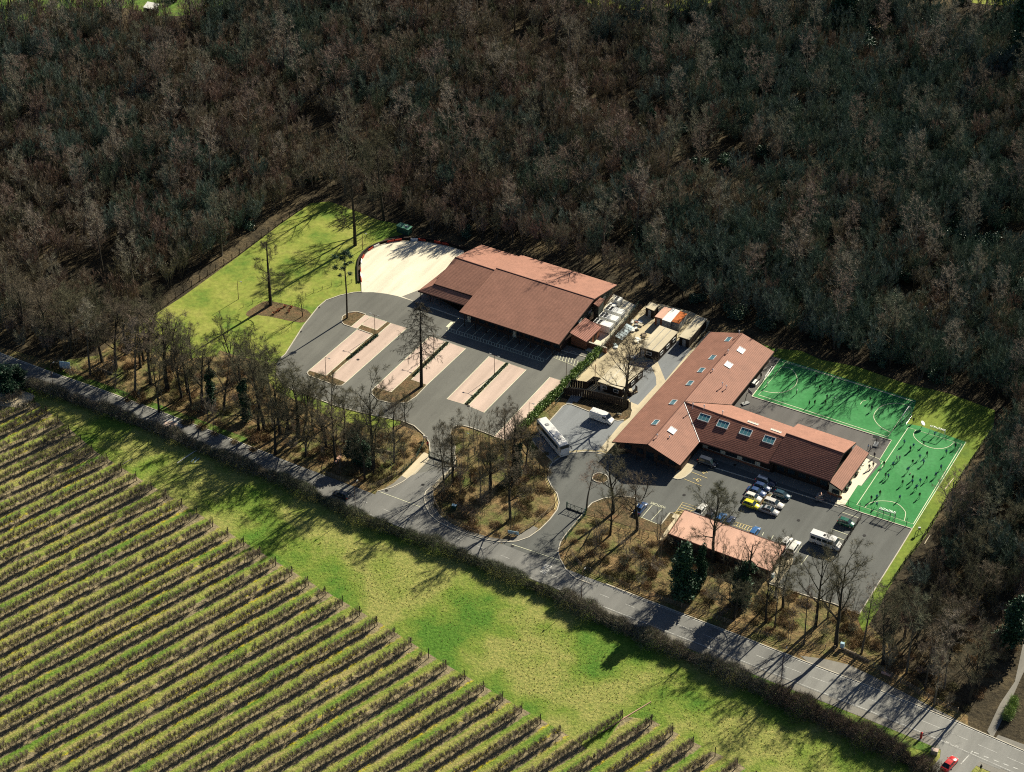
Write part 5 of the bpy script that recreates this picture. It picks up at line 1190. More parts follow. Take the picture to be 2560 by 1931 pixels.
for x, y, l in ((1367, 1127, "pale football in the middle of the lower pitch"), (718, 472, "white football on the upper pitch near the pair")):
    b = MB()
    for k in range(1): b.tube([(0, 0, 0), (0, 0, .03), (0, 0, .08), (0, 0, .16), (0, 0, .24), (0, 0, .29), (0, 0, .32)], [.03, .09, .13, .16, .13, .09, .03], 10)
    o = b.link("football", [MT['felt' if x > 1000 else 'white']], label=l, cat="ball"); o.location = Z(*z5, [(x, y)])[0] + Vector((0, 0, .06))
# ================================================================ TREES AND PLANTS
class Tree:
    """grows limbs as tubes (wood) and fine twigs as slim blades"""
    def __init__(s, seed): s.r = random.Random(seed); s.g = np.random.default_rng(seed); s.w = MB(); s.seg = []
    def grow(s, p, d, L, r, lvl, par):
        """par: list per level of dict(n, t0, ang, ratio, up, wig, seg, sides)"""
        P = par[min(lvl, len(par)-1)]; n = P.get('seg', 4); pts = [Vector(p)]; d = Vector(d).normalized(); rr = [r]; ds = []
        for i in range(n):
            k = Vector((s.r.uniform(-1, 1), s.r.uniform(-1, 1), s.r.uniform(-.6, .6)))*P.get('wig', .12)
            d = (d + k + Vector((0, 0, P.get('up', .05)))).normalized(); ds.append(d)
            pts.append(pts[-1] + d*(L/n)); rr.append(max(r*(1 - (i+1)/n*P.get('taper', .75)), .012))
        if r > P.get('minr', .022): s.w.tube(pts, rr, P.get('sides', 3), cap=False)
        if lvl >= len(par)-2:
            for a, b in zip(pts, pts[1:]): s.seg.append((a, b, lvl))
        if lvl < len(par)-1:
            k = P['n']; az0 = s.r.uniform(0, 6.28)
            for i in range(k):
                t = P['t0'] + (1-P['t0'])*(i + s.r.uniform(.2, .8))/k; f = t*n; j = min(int(f), n-1)
                q = pts[j].lerp(pts[j+1], f-j); dd = ds[j]; a = dd.cross(Vector((0, 0, 1)) if abs(dd.z) < .95 else Vector((1, 0, 0))).normalized(); b = dd.cross(a)
                az = az0 + i*2.4 + s.r.uniform(-.4, .4); an = R(P['ang'] + s.r.uniform(-12, 12))
                if 'ang1' in P: an = R(P['ang'] + (P['ang1']-P['ang'])*t + s.r.uniform(-8, 8))
                cd = dd*math.cos(an) + (a*math.cos(az) + b*math.sin(az))*math.sin(an)
                sh = P.get('shape', lambda t: 1-.45*t)(t)
                s.grow(q, cd, L*P['ratio']*sh*s.r.uniform(.8, 1.15), rr[j]*P.get('rr', .55), lvl+1, par)
    def twigs(s, per, ln, w, spread=1.0, up=.25, lean=None):
        if not s.seg: return np.zeros((0, 3, 3))
        A = np.array([tuple(a) for a, b, l in s.seg]); B = np.array([tuple(b) for a, b, l in s.seg]); n = len(A)*per
        i = np.repeat(np.arange(len(A)), per); t = s.g.random((n, 1)); p = A[i]*(1-t) + B[i]*t
        d = (B-A)[i]; d /= np.linalg.norm(d, axis=1, keepdims=True)+1e-9
        d = d + s.g.normal(0, spread, (n, 3)) + np.array([0, 0, up]); d /= np.linalg.norm(d, axis=1, keepdims=True)
        q = s.g.normal(size=(n, 3)); q = np.cross(d, q); q /= np.linalg.norm(q, axis=1, keepdims=True)+1e-9
        l = ln*(.5 + s.g.random((n, 1))); hw = w*.5*(.6 + .8*s.g.random((n, 1)))
        return np.stack([p - q*hw, p + q*hw, p + d*l], axis=1)
def leaves(g, n, lobes, size, shell=.55):
    """leaf sprays filling a set of ellipsoid lobes (centre, radii)"""
    V = []; tot = sum(l[1][0]*l[1][1]*l[1][2] for l in lobes)**1.0
    for c, r in lobes:
        k = max(8, int(n*(r[0]*r[1]*r[2])/tot)); u = g.normal(size=(k, 3)); u /= np.linalg.norm(u, axis=1, keepdims=True)
        rad = (shell + (1-shell)*g.random((k, 1)))*(1 + .18*g.normal(size=(k, 1))); p = np.array(c) + u*np.array(r)*rad
        a = g.normal(size=(k, 3)) + u*.3; a /= np.linalg.norm(a, axis=1, keepdims=True); b = np.cross(a, g.normal(size=(k, 3))); b /= np.linalg.norm(b, axis=1, keepdims=True)+1e-9
        s = size*(.5 + g.random((k, 1))); V.append(np.stack([p - a*s*.5, p + a*s*.5, p + b*s*.9], axis=1))
    return np.concatenate(V)
SP = {}
def species(key, wood_me, crown_me): SP.setdefault(key, []).append((wood_me, crown_me))
def bare(key, seed, H, R0_, par, per, ln, w, bark='bark', tw='twig', stems=1, lean=0, up=.25, spread=.9):
    t = Tree(seed)
    for k in range(stems):
        a = 6.28*k/stems + t.r.uniform(0, 1); l = lean*t.r.uniform(.5, 1.2) if stems > 1 else lean*.3
        t.grow((math.cos(a)*.25*(stems > 1), math.sin(a)*.25*(stems > 1), -.1), (math.cos(a)*l, math.sin(a)*l, 1), H*t.r.uniform(.82, 1.0) if stems > 1 else H, R0_, 0, par)
    wm_ = t.w.me("trunk", [MT[bark]]); T_ = t.twigs(per, ln, w, spread, up)
    species(key, wm_, tri_mesh("crown", T_, MT[tw]))
L0 = dict
oak = [L0(n=9, t0=.34, ang=58, ang1=28, ratio=.50, up=.03, wig=.07, seg=7, sides=6, taper=.82, rr=.55, shape=lambda t: 1.05-.5*t),
       L0(n=6, t0=.25, ang=42, ratio=.52, up=.08, wig=.16, seg=5, sides=4, rr=.55), L0(n=5, t0=.2, ang=42, ratio=.5, up=.05, wig=.2, seg=4, sides=3, rr=.5, minr=.02), L0(n=0, t0=.2, ang=40, ratio=.5, up=.05, wig=.2, seg=3, minr=.02)]
for s_ in range(5): bare('oak', 100+s_, 17.5, .38, oak, 3, .8, .035, up=.25)
tall = [L0(n=13, t0=.45, ang=62, ang1=30, ratio=.26, up=.02, wig=.04, seg=8, sides=6, taper=.85, rr=.42, shape=lambda t: 1.1-.5*t),
        L0(n=5, t0=.3, ang=40, ratio=.5, up=.09, wig=.2, seg=4, sides=3, rr=.5), L0(n=4, t0=.2, ang=40, ratio=.55, up=.05, wig=.2, seg=3, sides=3, minr=.02), L0(n=0, t0=0, ang=0, ratio=1, seg=2, wig=.2, minr=.03)]
for s_ in range(5): bare('tall', 200+s_, 19.5, .27, tall, 3, .75, .035, up=.2)
cop = [L0(n=7, t0=.32, ang=24, ratio=.36, up=.05, wig=.05, seg=5, sides=3, taper=.85, rr=.5, minr=.02), L0(n=4, t0=.2, ang=26, ratio=.5, up=.1, wig=.12, seg=3, sides=3, minr=.025), L0(n=0, t0=0, ang=0, ratio=1, seg=2, wig=.15, up=.1, minr=.05)]
for s_ in range(6): bare('coppice', 300+s_, 8.6, .075, cop, 6, .9, .045, stems=5, lean=.22, up=.8, spread=.45)
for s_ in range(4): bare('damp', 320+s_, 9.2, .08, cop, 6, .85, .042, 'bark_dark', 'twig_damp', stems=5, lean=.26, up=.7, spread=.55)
for s_ in range(4): bare('sapling', 340+s_, 9.5, .085, cop, 3, .75, .035, stems=2, lean=.08, up=.8, spread=.45)
dead = [L0(n=12, t0=.22, ang=82, ang1=58, ratio=.27, up=.0, wig=.015, seg=8, sides=7, taper=.72, rr=.28, shape=lambda t: 1.2-.7*t), L0(n=7, t0=.25, ang=45, ratio=.5, up=.03, wig=.35, seg=5, sides=3, minr=.015), L0(n=3, t0=.3, ang=45, ratio=.6, up=0, wig=.3, seg=3, sides=3, minr=.012), L0(n=0, t0=0, ang=0, ratio=1, seg=2, wig=.2, minr=.03)]
for s_ in range(3): bare('dead', 400+s_, 18.5, .46, dead, 7, .8, .032, 'bark_dark', 'twig_dark')
spread_ = [L0(n=8, t0=.2, ang=55, ang1=25, ratio=.62, up=.06, wig=.1, seg=6, sides=5, taper=.8, rr=.55), L0(n=6, t0=.2, ang=38, ratio=.55, up=.12, wig=.2, seg=4, sides=3), L0(n=5, t0=.2, ang=36, ratio=.5, up=.1, wig=.2, seg=3, sides=3, minr=.02), L0(n=0, t0=0, ang=0, ratio=1, seg=2, wig=.2, minr=.03)]
for s_ in range(3): bare('small', 430+s_, 6.5, .17, spread_, 3, .45, .022, 'bark_dark', 'twig_dark')
bigc = [L0(n=10, t0=.30, ang=66, ang1=26, ratio=.50, up=.05, wig=.07, seg=7, sides=6, taper=.80, rr=.52, shape=lambda t: 1.1-.5*t), L0(n=7, t0=.2, ang=44, ratio=.52, up=.08, wig=.16, seg=5, sides=4, rr=.5), L0(n=6, t0=.15, ang=42, ratio=.5, up=.06, wig=.2, seg=4, sides=3, minr=.02), L0(n=0, t0=0, ang=0, ratio=1, seg=3, wig=.2, minr=.03)]
for s_ in range(4): bare('big', 800+s_, 16.5, .36, bigc, 7, .75, .028, 'bark_dark', 'twig_olive', up=.15)
# oval-crowned forked trees of the roadside belt
fork = [L0(n=8, t0=.28, ang=46, ang1=20, ratio=.55, up=.05, wig=.07, seg=6, sides=6, taper=.8, rr=.6), L0(n=6, t0=.2, ang=30, ratio=.52, up=.10, wig=.15, seg=5, sides=4, rr=.55), L0(n=5, t0=.2, ang=34, ratio=.5, up=.1, wig=.2, seg=4, sides=3, minr=.02), L0(n=0, t0=0, ang=0, ratio=1, seg=2, wig=.2, minr=.03)]
for s_ in range(4): bare('fork', 460+s_, 16.0, .34, fork, 8, .7, .028, 'bark_dark', 'twig_olive')
# larch with drooping whorls
t = Tree(500); H = 24.0; t.w.tube([(0, 0, -.1), (.05, 0, 8), (-.05, 0, 16), (0, 0, H)], [.42, .33, .2, .05], 8)
for k in range(64):
    z = 9.2 + (H-9.6)*k/63.0; a = k*2.4; f = (H-z)/(H-9.2); Lb = (.9 + 5.0*math.sin(min(1, f*1.15)*1.9)**.8*t.r.uniform(.45, 1.1)) if f > .03 else .6
    if k in (8, 9): Lb = 7.0
    t.grow((0, 0, z), (math.cos(a), math.sin(a), -.12), Lb, .055, 0, [L0(n=6, t0=.25, ang=55, ratio=.38, up=-.05, wig=.08, seg=5, sides=3, minr=.01), L0(n=0, t0=0, ang=0, ratio=1, up=-.15, seg=3, wig=.2, minr=.03)])
species('larch', t.w.me("trunk", [MT['bark_dark']]), tri_mesh("crown", t.twigs(9, .6, .035, .6, -.9), MT['twig_dark']))
# scots pine: long clean stem, ragged clumps
t = Tree(510); g_ = np.random.default_rng(510); t.w.tube([(0, 0, -.1), (.1, .05, 7), (-.1, 0, 14), (0, 0, 18.6)], [.24, .2, .15, .07], 7); lob = []
for k, (z, a, l, r_) in enumerate([(11.8, .4, 1.4, .7), (12.6, 3.3, 1.6, .6), (13.6, 1.9, .9, .8), (14.6, 3.0, 2.4, .8), (15.2, .2, 1.6, .7), (16.0, 4.6, 1.1, .8), (16.7, 2.4, 2.6, .9), (17.2, .9, 1.8, .9), (17.8, 3.9, 1.4, .9), (18.5, 0, .1, 1.1), (18.2, 5.2, 1.9, .8)]):
    e = (math.cos(a)*l, math.sin(a)*l, z+.5); t.w.tube([(0, 0, z-.3), e], [.06, .03], 4); lob.append((e, (r_*1.15, r_*1.15, r_*.65)))
species('pine', t.w.me("trunk", [MT['bark_dark']]), tri_mesh("crown", leaves(g_, 3200, lob, .22, .2), MT['leaf_dark']))
# evergreens: holly / yew masses, rhododendron
for s_ in range(3):
    t = Tree(520+s_); g_ = np.random.default_rng(520+s_); t.w.tube([(0, 0, 0), (0, 0, 7)], [.3, .1], 6)
    lob = [((t.r.uniform(-1.3, 1.3)*(1-.07*k), t.r.uniform(-1.3, 1.3)*(1-.07*k), 1.6 + k*1.05), (1.9-.09*k, 1.9-.09*k, 1.5)) for k in range(10)]
    species('evergreen', t.w.me("trunk", [MT['bark_dark']]), tri_mesh("crown", leaves(g_, 9000, lob, .34, .45), MT['leaf_dark']))
for s_ in range(3):
    t = Tree(530+s_); g_ = np.random.default_rng(530+s_); t.w.tube([(0, 0, 0), (.2, 0, 1.5)], [.12, .05], 4)
    lob = [((t.r.uniform(-1.6, 1.6), t.r.uniform(-1.6, 1.6), t.r.uniform(.6, 1.8)), (1.1, 1.1, .9)) for k in range(7)]
    species('rhododendron', t.w.me("stems", [MT['bark_dark']]), tri_mesh("foliage", leaves(g_, 2200, lob, .26, .5), MT['leaf_rhod']))
# ivy-clad trunk with bare forks above
for s_ in range(2):
    t = Tree(540+s_); g_ = np.random.default_rng(540+s_)
    t.grow((0, 0, -.1), (.05, 0, 1), 16.5, .36, 0, [L0(n=6, t0=.45, ang=38, ang1=26, ratio=.42, up=.06, wig=.06, seg=7, sides=6, taper=.8), L0(n=6, t0=.2, ang=38, ratio=.5, up=.08, wig=.22, seg=5, sides=4), L0(n=4, t0=.2, ang=40, ratio=.5, up=.05, wig=.25, seg=3, sides=3, minr=.02), L0(n=0, t0=0, ang=0, ratio=1, seg=2, wig=.2, minr=.03)])
    lob = [((t.r.uniform(-.5, .5), t.r.uniform(-.5, .5), .8 + k*.95), (1.0+.35*math.sin(k*1.7), 1.0+.35*math.cos(k*1.3), .9)) for k in range(11)]
    wme = t.w.me("trunk", [MT['bark_dark']]); tw_ = t.twigs(2, .6, .03)
    SP.setdefault('ivy', []).append((wme, tri_mesh("crown", tw_, MT['twig_dark']), tri_mesh("ivy", leaves(g_, 6500, lob, .3, .5), MT['leaf_dark'])))
# bramble clump, bare thicket bush
for s_ in range(4):
    g_ = np.random.default_rng(560+s_); n = 420; a = g_.random(n)*6.28; r_ = g_.random(n)**.6*1.3; p = np.stack([np.cos(a)*r_, np.sin(a)*r_, g_.random(n)*.5], 1)
    d = g_.normal(size=(n, 3))*.8 + np.array([0, 0, .7]); d /= np.linalg.norm(d, axis=1, keepdims=True); q = np.cross(d, g_.normal(size=(n, 3))); q /= np.linalg.norm(q, axis=1, keepdims=True)
    l = (.3 + .7*g_.random((n, 1))); SP.setdefault('bramble', []).append((tri_mesh("bramble", np.stack([p - q*.035, p + q*.035, p + d*l], 1), MT['bracken']),))
for s_ in range(3):
    t = Tree(580+s_)
    for k in range(9):
        a = k*.7; t.grow((0, 0, 0), (math.cos(a)*.6, math.sin(a)*.6, 1), 2.7*t.r.uniform(.7, 1.1), .03, 0, [L0(n=5, t0=.2, ang=32, ratio=.5, up=.03, wig=.14, seg=4, sides=3), L0(n=0, t0=0, ang=0, ratio=1, seg=3, wig=.2, minr=.02)])
    species('thicket', t.w.me("stems", [MT['bark']]), tri_mesh("crown", t.twigs(7, .5, .028, .7, .3), MT['twig']))
# orchard tree, trained along the row (x)
for s_ in range(5):
    t = Tree(600+s_); t.w.tube([(0, 0, 0), (t.r.uniform(-.08, .08), 0, .75)], [.075, .06], 4)
    for k in range(8):
        sx = 1 if k % 2 else -1; t.grow((0, 0, .55+.11*k), (sx*.75, t.r.uniform(-.9, .9), .5+.07*k), 1.35*t.r.uniform(.75, 1.15), .024, 0, [L0(n=5, t0=.2, ang=45, ratio=.5, up=.16, wig=.25, seg=4, sides=3, minr=.008), L0(n=0, t0=0, ang=0, ratio=1, up=.2, seg=3, wig=.3, sides=3, minr=.03)])
    species('orchard', t.w.me("trunk", [MT['bark_dark']]), tri_mesh("crown", t.twigs(8, .5, .022, .95, .4), MT['orch_twig']))

def tree(key, px, py, label, name="bare_tree", cat="tree", h=1.0, w=None, group=None, rot=None, var=None, tilt=(0, 0), loc=None):
    k = SP[key][(var if var is not None else random.randrange(len(SP[key]))) % len(SP[key])]
    t = thing(name, label, cat, loc if loc is not None else G(px, py), rot if rot is not None else random.uniform(0, 6.28), group)
    t.rotation_euler[0] = tilt[0]; t.rotation_euler[1] = tilt[1]; ww = (w or h)*(1.2 if key in ('big', 'fork') else 1.0); t.scale = (ww, ww, h)
    for nm, me in zip(("trunk", "crown", "ivy"), k): link(nm if key != 'rhododendron' else {"trunk": "stems", "crown": "foliage"}[nm], me, t)
    return t
# --- landmark trees, each where its trunk meets the ground
tree('dead', 676.6, 763, "tall dead snag with short stub limbs in the lawn's brown bed", h=1.0, var=0)
tree('dead', 888, 614, "tall dead tree at the lawn edge above the curved barriers", h=1.05, var=1)
tree('big', 960, 551, "very tall bare tree at the wood's edge beside the green tank", h=1.3, w=.95, var=0)
tree('small', 757, 791, "small pollarded tree at the lawn corner by the kerb", name="pollard_tree", h=.85, var=0)
tree('pine', 867.8, 796, "slender pine with a ragged top on the first car park island", name="pine_tree", var=0, rot=.4)
tree('larch', 1053.5, 967, "tall drooping conifer with a bare lower trunk on the car park island", name="larch_tree", var=0, rot=.3)
tree('big', 1559.5, 1024, "big bare tree over the dark board fence by the white van", h=1.05, w=1.05, var=1)
tree('fork', 935, 1172, "large bare tree in the belt just left of the first drive", h=1.25, w=1.2, var=0)
tree('sapling', 981, 1192, "slim upright twin tree by the first drive's footpath", h=1.3, var=0)
tree('fork', 1013.7, 1061, "small forked tree on the kerb where the car park meets the drive", h=.45, var=1)
tree('evergreen', 888, 1150, "dark evergreen thicket in the belt above the car on the road", name="holly_tree", h=.62, w=1.2, var=0)
tree('evergreen', 912, 1158, "smaller dark evergreen beside the belt's big thicket", name="holly_tree", h=.5, w=.9, var=1)
tree('fork', 420, 974, "broad round-crowned bare tree in the belt by the open lawn", h=1.12, w=1.45, var=2)
tree('fork', 377, 960, "narrower bare tree left of the round-crowned one", h=1.0, w=1.0, var=3)
tree('tall', 337, 978, "leaning tall bare tree third along the belt from the blue board", h=.95, w=1.2, var=1, tilt=(0, -.10))
tree('big', 291, 920, "bare tree behind the fallen log near the blue notice board", h=.95, var=2)
tree('tall', 226, 938, "bare tree immediately right of the blue notice board", h=1.0, w=1.1, var=2)
tree('fork', 506, 1009, "bare tree leaning left in the middle of the belt", h=.95, var=0, tilt=(.05, -.12))
tree('ivy', 529, 1018, "twin-stemmed tree with an ivy head in the middle of the belt", name="ivy_tree", h=1.0, w=.9, var=0)
tree('ivy', 612, 1052, "ivy-wrapped trunk below the lawn's brown scrub corner", name="ivy_tree", h=1.05, w=1.0, var=1)
tree('big', 661, 1073, "large bare tree reaching over the car park's west kerb", h=1.12, w=1.1, var=3, tilt=(0, .08))
tree('tall', 684, 1075, "thin straight tree right of the one over the west kerb", h=.6, var=3)
tree('big', 744, 1092, "wide bare tree in the belt below the first pink bays", h=1.0, w=1.15, var=4)
tree('fork', 757, 1098, "ivy-footed second stem right of the wide bare tree", h=.85, var=1, tilt=(0, .12))
for x, y, l, h_, k_ in ((255, 905, "bushy round bare tree above the blue notice board's right side", .8, 'big'), (180, 890, "round bare tree directly behind the blue notice board", .95, 'big'), (120, 880, "bare tree in the wood left of the blue notice board", 1.0, 'big'), (60, 850, "dark bare tree near the left margin above the road", 1.0, 'fork'),
        (318, 885, "bare tree above the log between belt and wood fence", .8, 'fork'), (360, 905, "bare tree crowding the round-crowned one's left side", .8, 'big'), (455, 1000, "bare tree close to the road under the round-crowned one", .75, 'fork'), (560, 1030, "bare tree between the two ivy stems of the belt", .8, 'fork'), (700, 1088, "bare tree crowding the wide one in the belt", .85, 'big'), (815, 1120, "bare tree above the evergreen thicket of the belt", .75, 'fork'), (860, 1110, "bare tree right above the car on the road", .7, 'big'), (470, 985, "dark bare tree right of the round-crowned one", .85, 'big')):
    tree(k_, x, y, l, h=h_, w=h_*1.1)
for x, y, l, h_ in ((1190, 1136, "first slim sapling at the top of the wooded island", 1.05), (1203, 1136, "second slim sapling at the top of the wooded island", 1.0), (1223, 1130, "tallest slim sapling at the top of the wooded island", 1.1), (1125, 1168, "sapling beside the first gate on the wooded island", .9), (1168, 1175, "sapling on the left slope of the wooded island", .8), (1150, 1240, "thin tree low on the left side of the wooded island", .9), (1330, 1225, "thin tree on the right slope of the wooded island", .8), (1225, 1262, "sapling in the centre of the wooded island", .85)):
    tree('sapling', x, y, l, name="sapling", h=h_)
tree('fork', 1281, 1184, "bare round-headed tree at the bottom end of the green hedge", h=.95, var=3)
tree('ivy', 1294, 1190, "ivy-clad trunk close beside the round-headed tree at the hedge end", name="ivy_tree", h=.8, var=0)
tree('fork', 1275.6, 1301, "bare tree standing low on the wooded island by the road", h=.92, var=1)
tree('fork', 1226, 1226, "bare tree in the heart of the wooded island", h=.72, var=2)
tree('tall', 1466, 1276, "slim bare tree by the second gate on the planted bank", h=.62, w=.9, var=4)
tree('fork', 1533, 1283, "bare tree on the leaf bank below the planted oval", h=.86, w=1.0, var=0)
tree('fork', 1592.6, 1326, "bare tree beside the visitors' bay", h=.82, w=1.0, var=3)
tree('sapling', 1645.5, 1351, "thin upright tree at the left end of the low pink-roofed block", h=.95, name="sapling")
tree('big', 1783, 1407, "big round-crowned bare tree rising in front of the pink roof", h=.98, w=.98, var=0)
tree('ivy', 1858, 1513, "ivy-clad trunk with forked bare limbs before the pink roof's right end", name="ivy_tree", h=1.08, w=1.25, var=0)
tree('ivy', 1838, 1505, "shorter ivy-smothered stem left of the forked ivy tree", name="ivy_tree", h=.8, w=.9, var=1)
tree('evergreen', 1706, 1500, "very dark broad evergreen beside the road", name="yew_tree", h=1.28, w=1.35, var=2)
tree('evergreen', 1749, 1480, "slender ivy-dark evergreen right of the broad one", name="yew_tree", h=1.08, w=.62, var=0)
tree('tall', 1937, 1570, "small bare tree near the rail fence past the ivy trees", h=.75, var=0)
tree('fork', 2039, 1565, "bare tree at the lower corner of the asphalt court", h=1.1, w=.95, var=2)
tree('fork', 2090, 1616, "tall spreading bare tree beside the blue-green box", h=1.28, w=1.2, var=0)
tree('tall', 2010, 1612, "thin bare tree behind the start of the lay-by", h=.72, var=2)
for x, y, l, h_, k in ((2154, 1634, "leaning tree behind the lay-by fence, nearest the blue-green box", .95, 'tall'), (2207, 1661, "bare tree by the pale rubble behind the lay-by fence", .95, 'fork'), (2266, 1684, "tall bare tree midway along the lay-by fence", 1.05, 'tall'), (2312, 1722, "thin bare tree behind the fence before its right end", .8, 'tall'), (2359, 1728, "bare tree near the right end of the lay-by fence", .95, 'tall'), (2420, 1760, "bare tree beside the overgrown drive at the corner", .9, 'fork'), (2335, 1765, "leaning tree at the fence close to the road", .8, 'tall')):
    tree(k, x, y, l, h=h_, tilt=(0, random.uniform(-.06, .1)))
tree('evergreen', 2532, 1625, "green pine-like evergreen at the photo's right margin", name="evergreen_tree", h=1.15, w=1.5, var=1)
tree('evergreen', 12, 978, "dark evergreen bush by the road at the left margin", name="holly_tree", h=.6, w=1.5, var=1)
tree('evergreen', 45, 960, "second dark evergreen hiding the road at the left margin", name="holly_tree", h=.42, w=1.0, var=2)
tree('evergreen', 1628, 355, "small dark green pine top in the middle of the wood", name="pine_tree", h=.85, w=.7, var=0)
tree('evergreen', 1738, 52, "dark conical evergreen on the far meadow edge", name="evergreen_tree", h=1.2, w=.9, var=1)
tree('evergreen', 2110, 70, "broad ivy-dark evergreen near the far edge of the wood", name="evergreen_tree", h=1.8, w=1.7, var=2)
tree('evergreen', 2545, 180, "big ivy-hung evergreen in the top right corner of the wood", name="evergreen_tree", h=2.3, w=2.0, var=0)
tree('rhododendron', 1790, 585+120, "pale yellowish bush at the wood's edge behind the long wing", name="evergreen_bush", cat="bush", h=1.0)
for x, y, l in ((1540, 60, "tall dark trunk left of three at the far meadow"), (1617, 66, "tall dark trunk in the middle of three at the far meadow"), (1655, 62, "tall dark trunk right of three at the far meadow")):
    tree('tall', x, y, l, h=1.3, w=1.5)
for i, (x, y) in enumerate(((25, 60), (36, 62), (78, 55), (130, 40), (560, 25), (600, 15))):
    tree('tall', x, y, ("dark trunk by the far left meadow", "dark twin trunk by the far left meadow", "leaning trunk by the pale track at the far left", "bare tree before the pale patch at the far left", "bare tree right of the far white shed", "last bare tree of the far green clearing")[i], h=1.1, w=1.2)
sh = thing("far_shed", "small white-roofed shed on the far green clearing", "shed", G(380, 34), R(-20))
MB().box((0, 0, 1.1), (3.4, 2.4, 2.2)).link("wall", [MT['darkwood']], sh); MB().add([(-2, -1.5, 2.2), (2, -1.5, 2.2), (2, 1.5, 2.7), (-2, 1.5, 2.7), (-2, -1.5, 2.35), (2, -1.5, 2.35), (2, 1.5, 2.85), (-2, 1.5, 2.85)], [(3,2,1,0), (4,5,6,7), (0,1,5,4), (1,2,6,5), (2,3,7,6), (3,0,4,7)]).link("roof", [MT['fabric_white']], sh)
# logs, stumps and bits lying about
def log(px, py, ang, L, label, mat='post', r=.28):
    o = MB().tube([(-L/2, 0, r), (-L*.1, .04, r*1.1), (L/2, 0, r*.9)], [r, r*1.05, r*.8], 8).link("log", [MT[mat]], label=label, cat="log"); o.location = G(px, py); o.rotation_euler = (0, 0, R(ang))
log(262, 930, -25, 4.2, "thick dark log lying near the blue notice board"); log(845, 1152, 70, 2.6, "short pale log standing askew in the belt above the road", 'pinkroof', .4)
log(960, 1130, -20, 4.0, "fallen trunk right of the belt's biggest tree"); log(2140, 1640, -35, 6.0, "brown tree trunk lying behind the blue-green box")
log(2373, 1211, 58, 5.0, "pale bare pole lying outside the pitch lawn fence", 'felt', .12); log(2318, 1262+88, 62, 3.4, "whitish pole leaning outside the court lawn fence", 'felt', .1)
log(1567, 1793, 41, 13.0, "long fallen pole at the gap in the orchard rows", 'pinkroof', .11); log(467, 1143, 52, 6.0, "white pole propped in the hedge shade opposite the belt", 'white', .1)
log(318, 1155, 48, 2.6, "whitish stake lying at the end of an orchard row, left", 'felt', .09); log(2215, 1688, -30, 2.0, "pale sawn log in the rubble behind the lay-by fence", 'pinkroof', .3)
for i, (x, y) in enumerate(((484, 1150), (492, 1152))): log(x, y, 60, 2.0, ("first short pale blue rail in the hedge shade", "second short pale blue rail in the hedge shade")[i], 'signblue', .08)

# --- green hedge between car park and compound
def along(path, step): 
    p = resample(path, step); return p
hp = Z(*rb, [(1500, 90), (1440, 160), (1330, 260), (1240, 350), (1130, 470), (1000, 590), (880, 710), (790, 810), (700, 900)])
g_ = np.random.default_rng(77); hpr = resample(hp, 1.0); c = sum(hpr, Vector())/len(hpr)
lob = [((p.x-c.x + g_.uniform(-.25, .25), p.y-c.y + g_.uniform(-.25, .25), .95), (.95, .95, 1.0 + g_.uniform(-.15, .25))) for p in hpr]
hd = thing("laurel_hedge", "bright green clipped hedge between the pink bays and the huts", "hedge", c)
link("foliage", tri_mesh("foliage", leaves(g_, 30000, lob, .22, .5), MT['leaf_mid']), hd)
st_ = MB()
for p in hpr[::2]: st_.tube([(p.x-c.x, p.y-c.y, 0), (p.x-c.x, p.y-c.y, 1.2)], .04, 3)
st_.link("stems", [MT['bark_dark']], hd)
# --- dark thorn hedge on the south side of the road
def thorn(path, label, W, H, n, mats=('twig', 'twig_dark'), name="thorn_hedge", lf=0.12, seed=5):
    g = np.random.default_rng(seed); p = resample(path, 1.0); P = np.array([tuple(q) for q in p]); c = P.mean(0); P = P - c; D = np.gradient(P, axis=0); D /= np.linalg.norm(D, axis=1, keepdims=True); Nn = np.stack([-D[:, 1], D[:, 0], D[:, 2]*0], 1)
    t = thing(name, label, "hedge", Vector(c))
    wv = 1 + .28*np.sin(np.arange(len(P))*.35) + .2*np.sin(np.arange(len(P))*.93 + 1) + .12*g.normal(size=len(P))
    def blades(n, ln, w, up):
        i = g.integers(0, len(P)-1, n); f = g.random((n, 1)); s = g.normal(0, .38, (n, 1)).clip(-1, 1)*W*wv[i][:, None]; hh = H*wv[i][:, None]*(1 - .45*(s/W)**2)
        q = P[i]*(1-f) + P[i+1]*f + Nn[i]*s; z = g.random((n, 1))**.8*hh; q = q + z*np.array([0, 0, 1.0])
        d = g.normal(size=(n, 3))*.55 + np.array([0, 0, up]) + Nn[i]*np.sign(s)*.25; d /= np.linalg.norm(d, axis=1, keepdims=True); x = np.cross(d, g.normal(size=(n, 3))); x /= np.linalg.norm(x, axis=1, keepdims=True)
        l = ln*(.5+g.random((n, 1))); return np.stack([q - x*w/2, q + x*w/2, q + d*l], 1)
    link("twigs", tri_mesh("twigs", blades(n, 1.0, .035, 1.0), MT[mats[0]]), t, kind="stuff"); link("dark_twigs", tri_mesh("dark_twigs", blades(n//2, .7, .05, .5), MT[mats[1]]), t, kind="stuff")
    if lf: link("leaves", tri_mesh("leaves", blades(int(n*lf), .18, .16, .3), MT['leaf_mid']), t, kind="stuff")
HP = N([(70, 968), (150, 992), (225, 1020), (300, 1045), (375, 1073), (450, 1104), (525, 1137), (610, 1172), (700, 1207), (770, 1240), (840, 1272), (900, 1305), (980, 1332), (1063, 1362), (1150, 1395), (1225, 1425), (1310, 1463), (1400, 1500)])
HQ = N([(1400, 1500), (1480, 1540), (1563, 1578), (1640, 1612), (1740, 1655), (1830, 1695), (1920, 1738), (2010, 1780), (2100, 1822), (2180, 1858), (2250, 1893), (2312, 1930), (2330, 1970)])
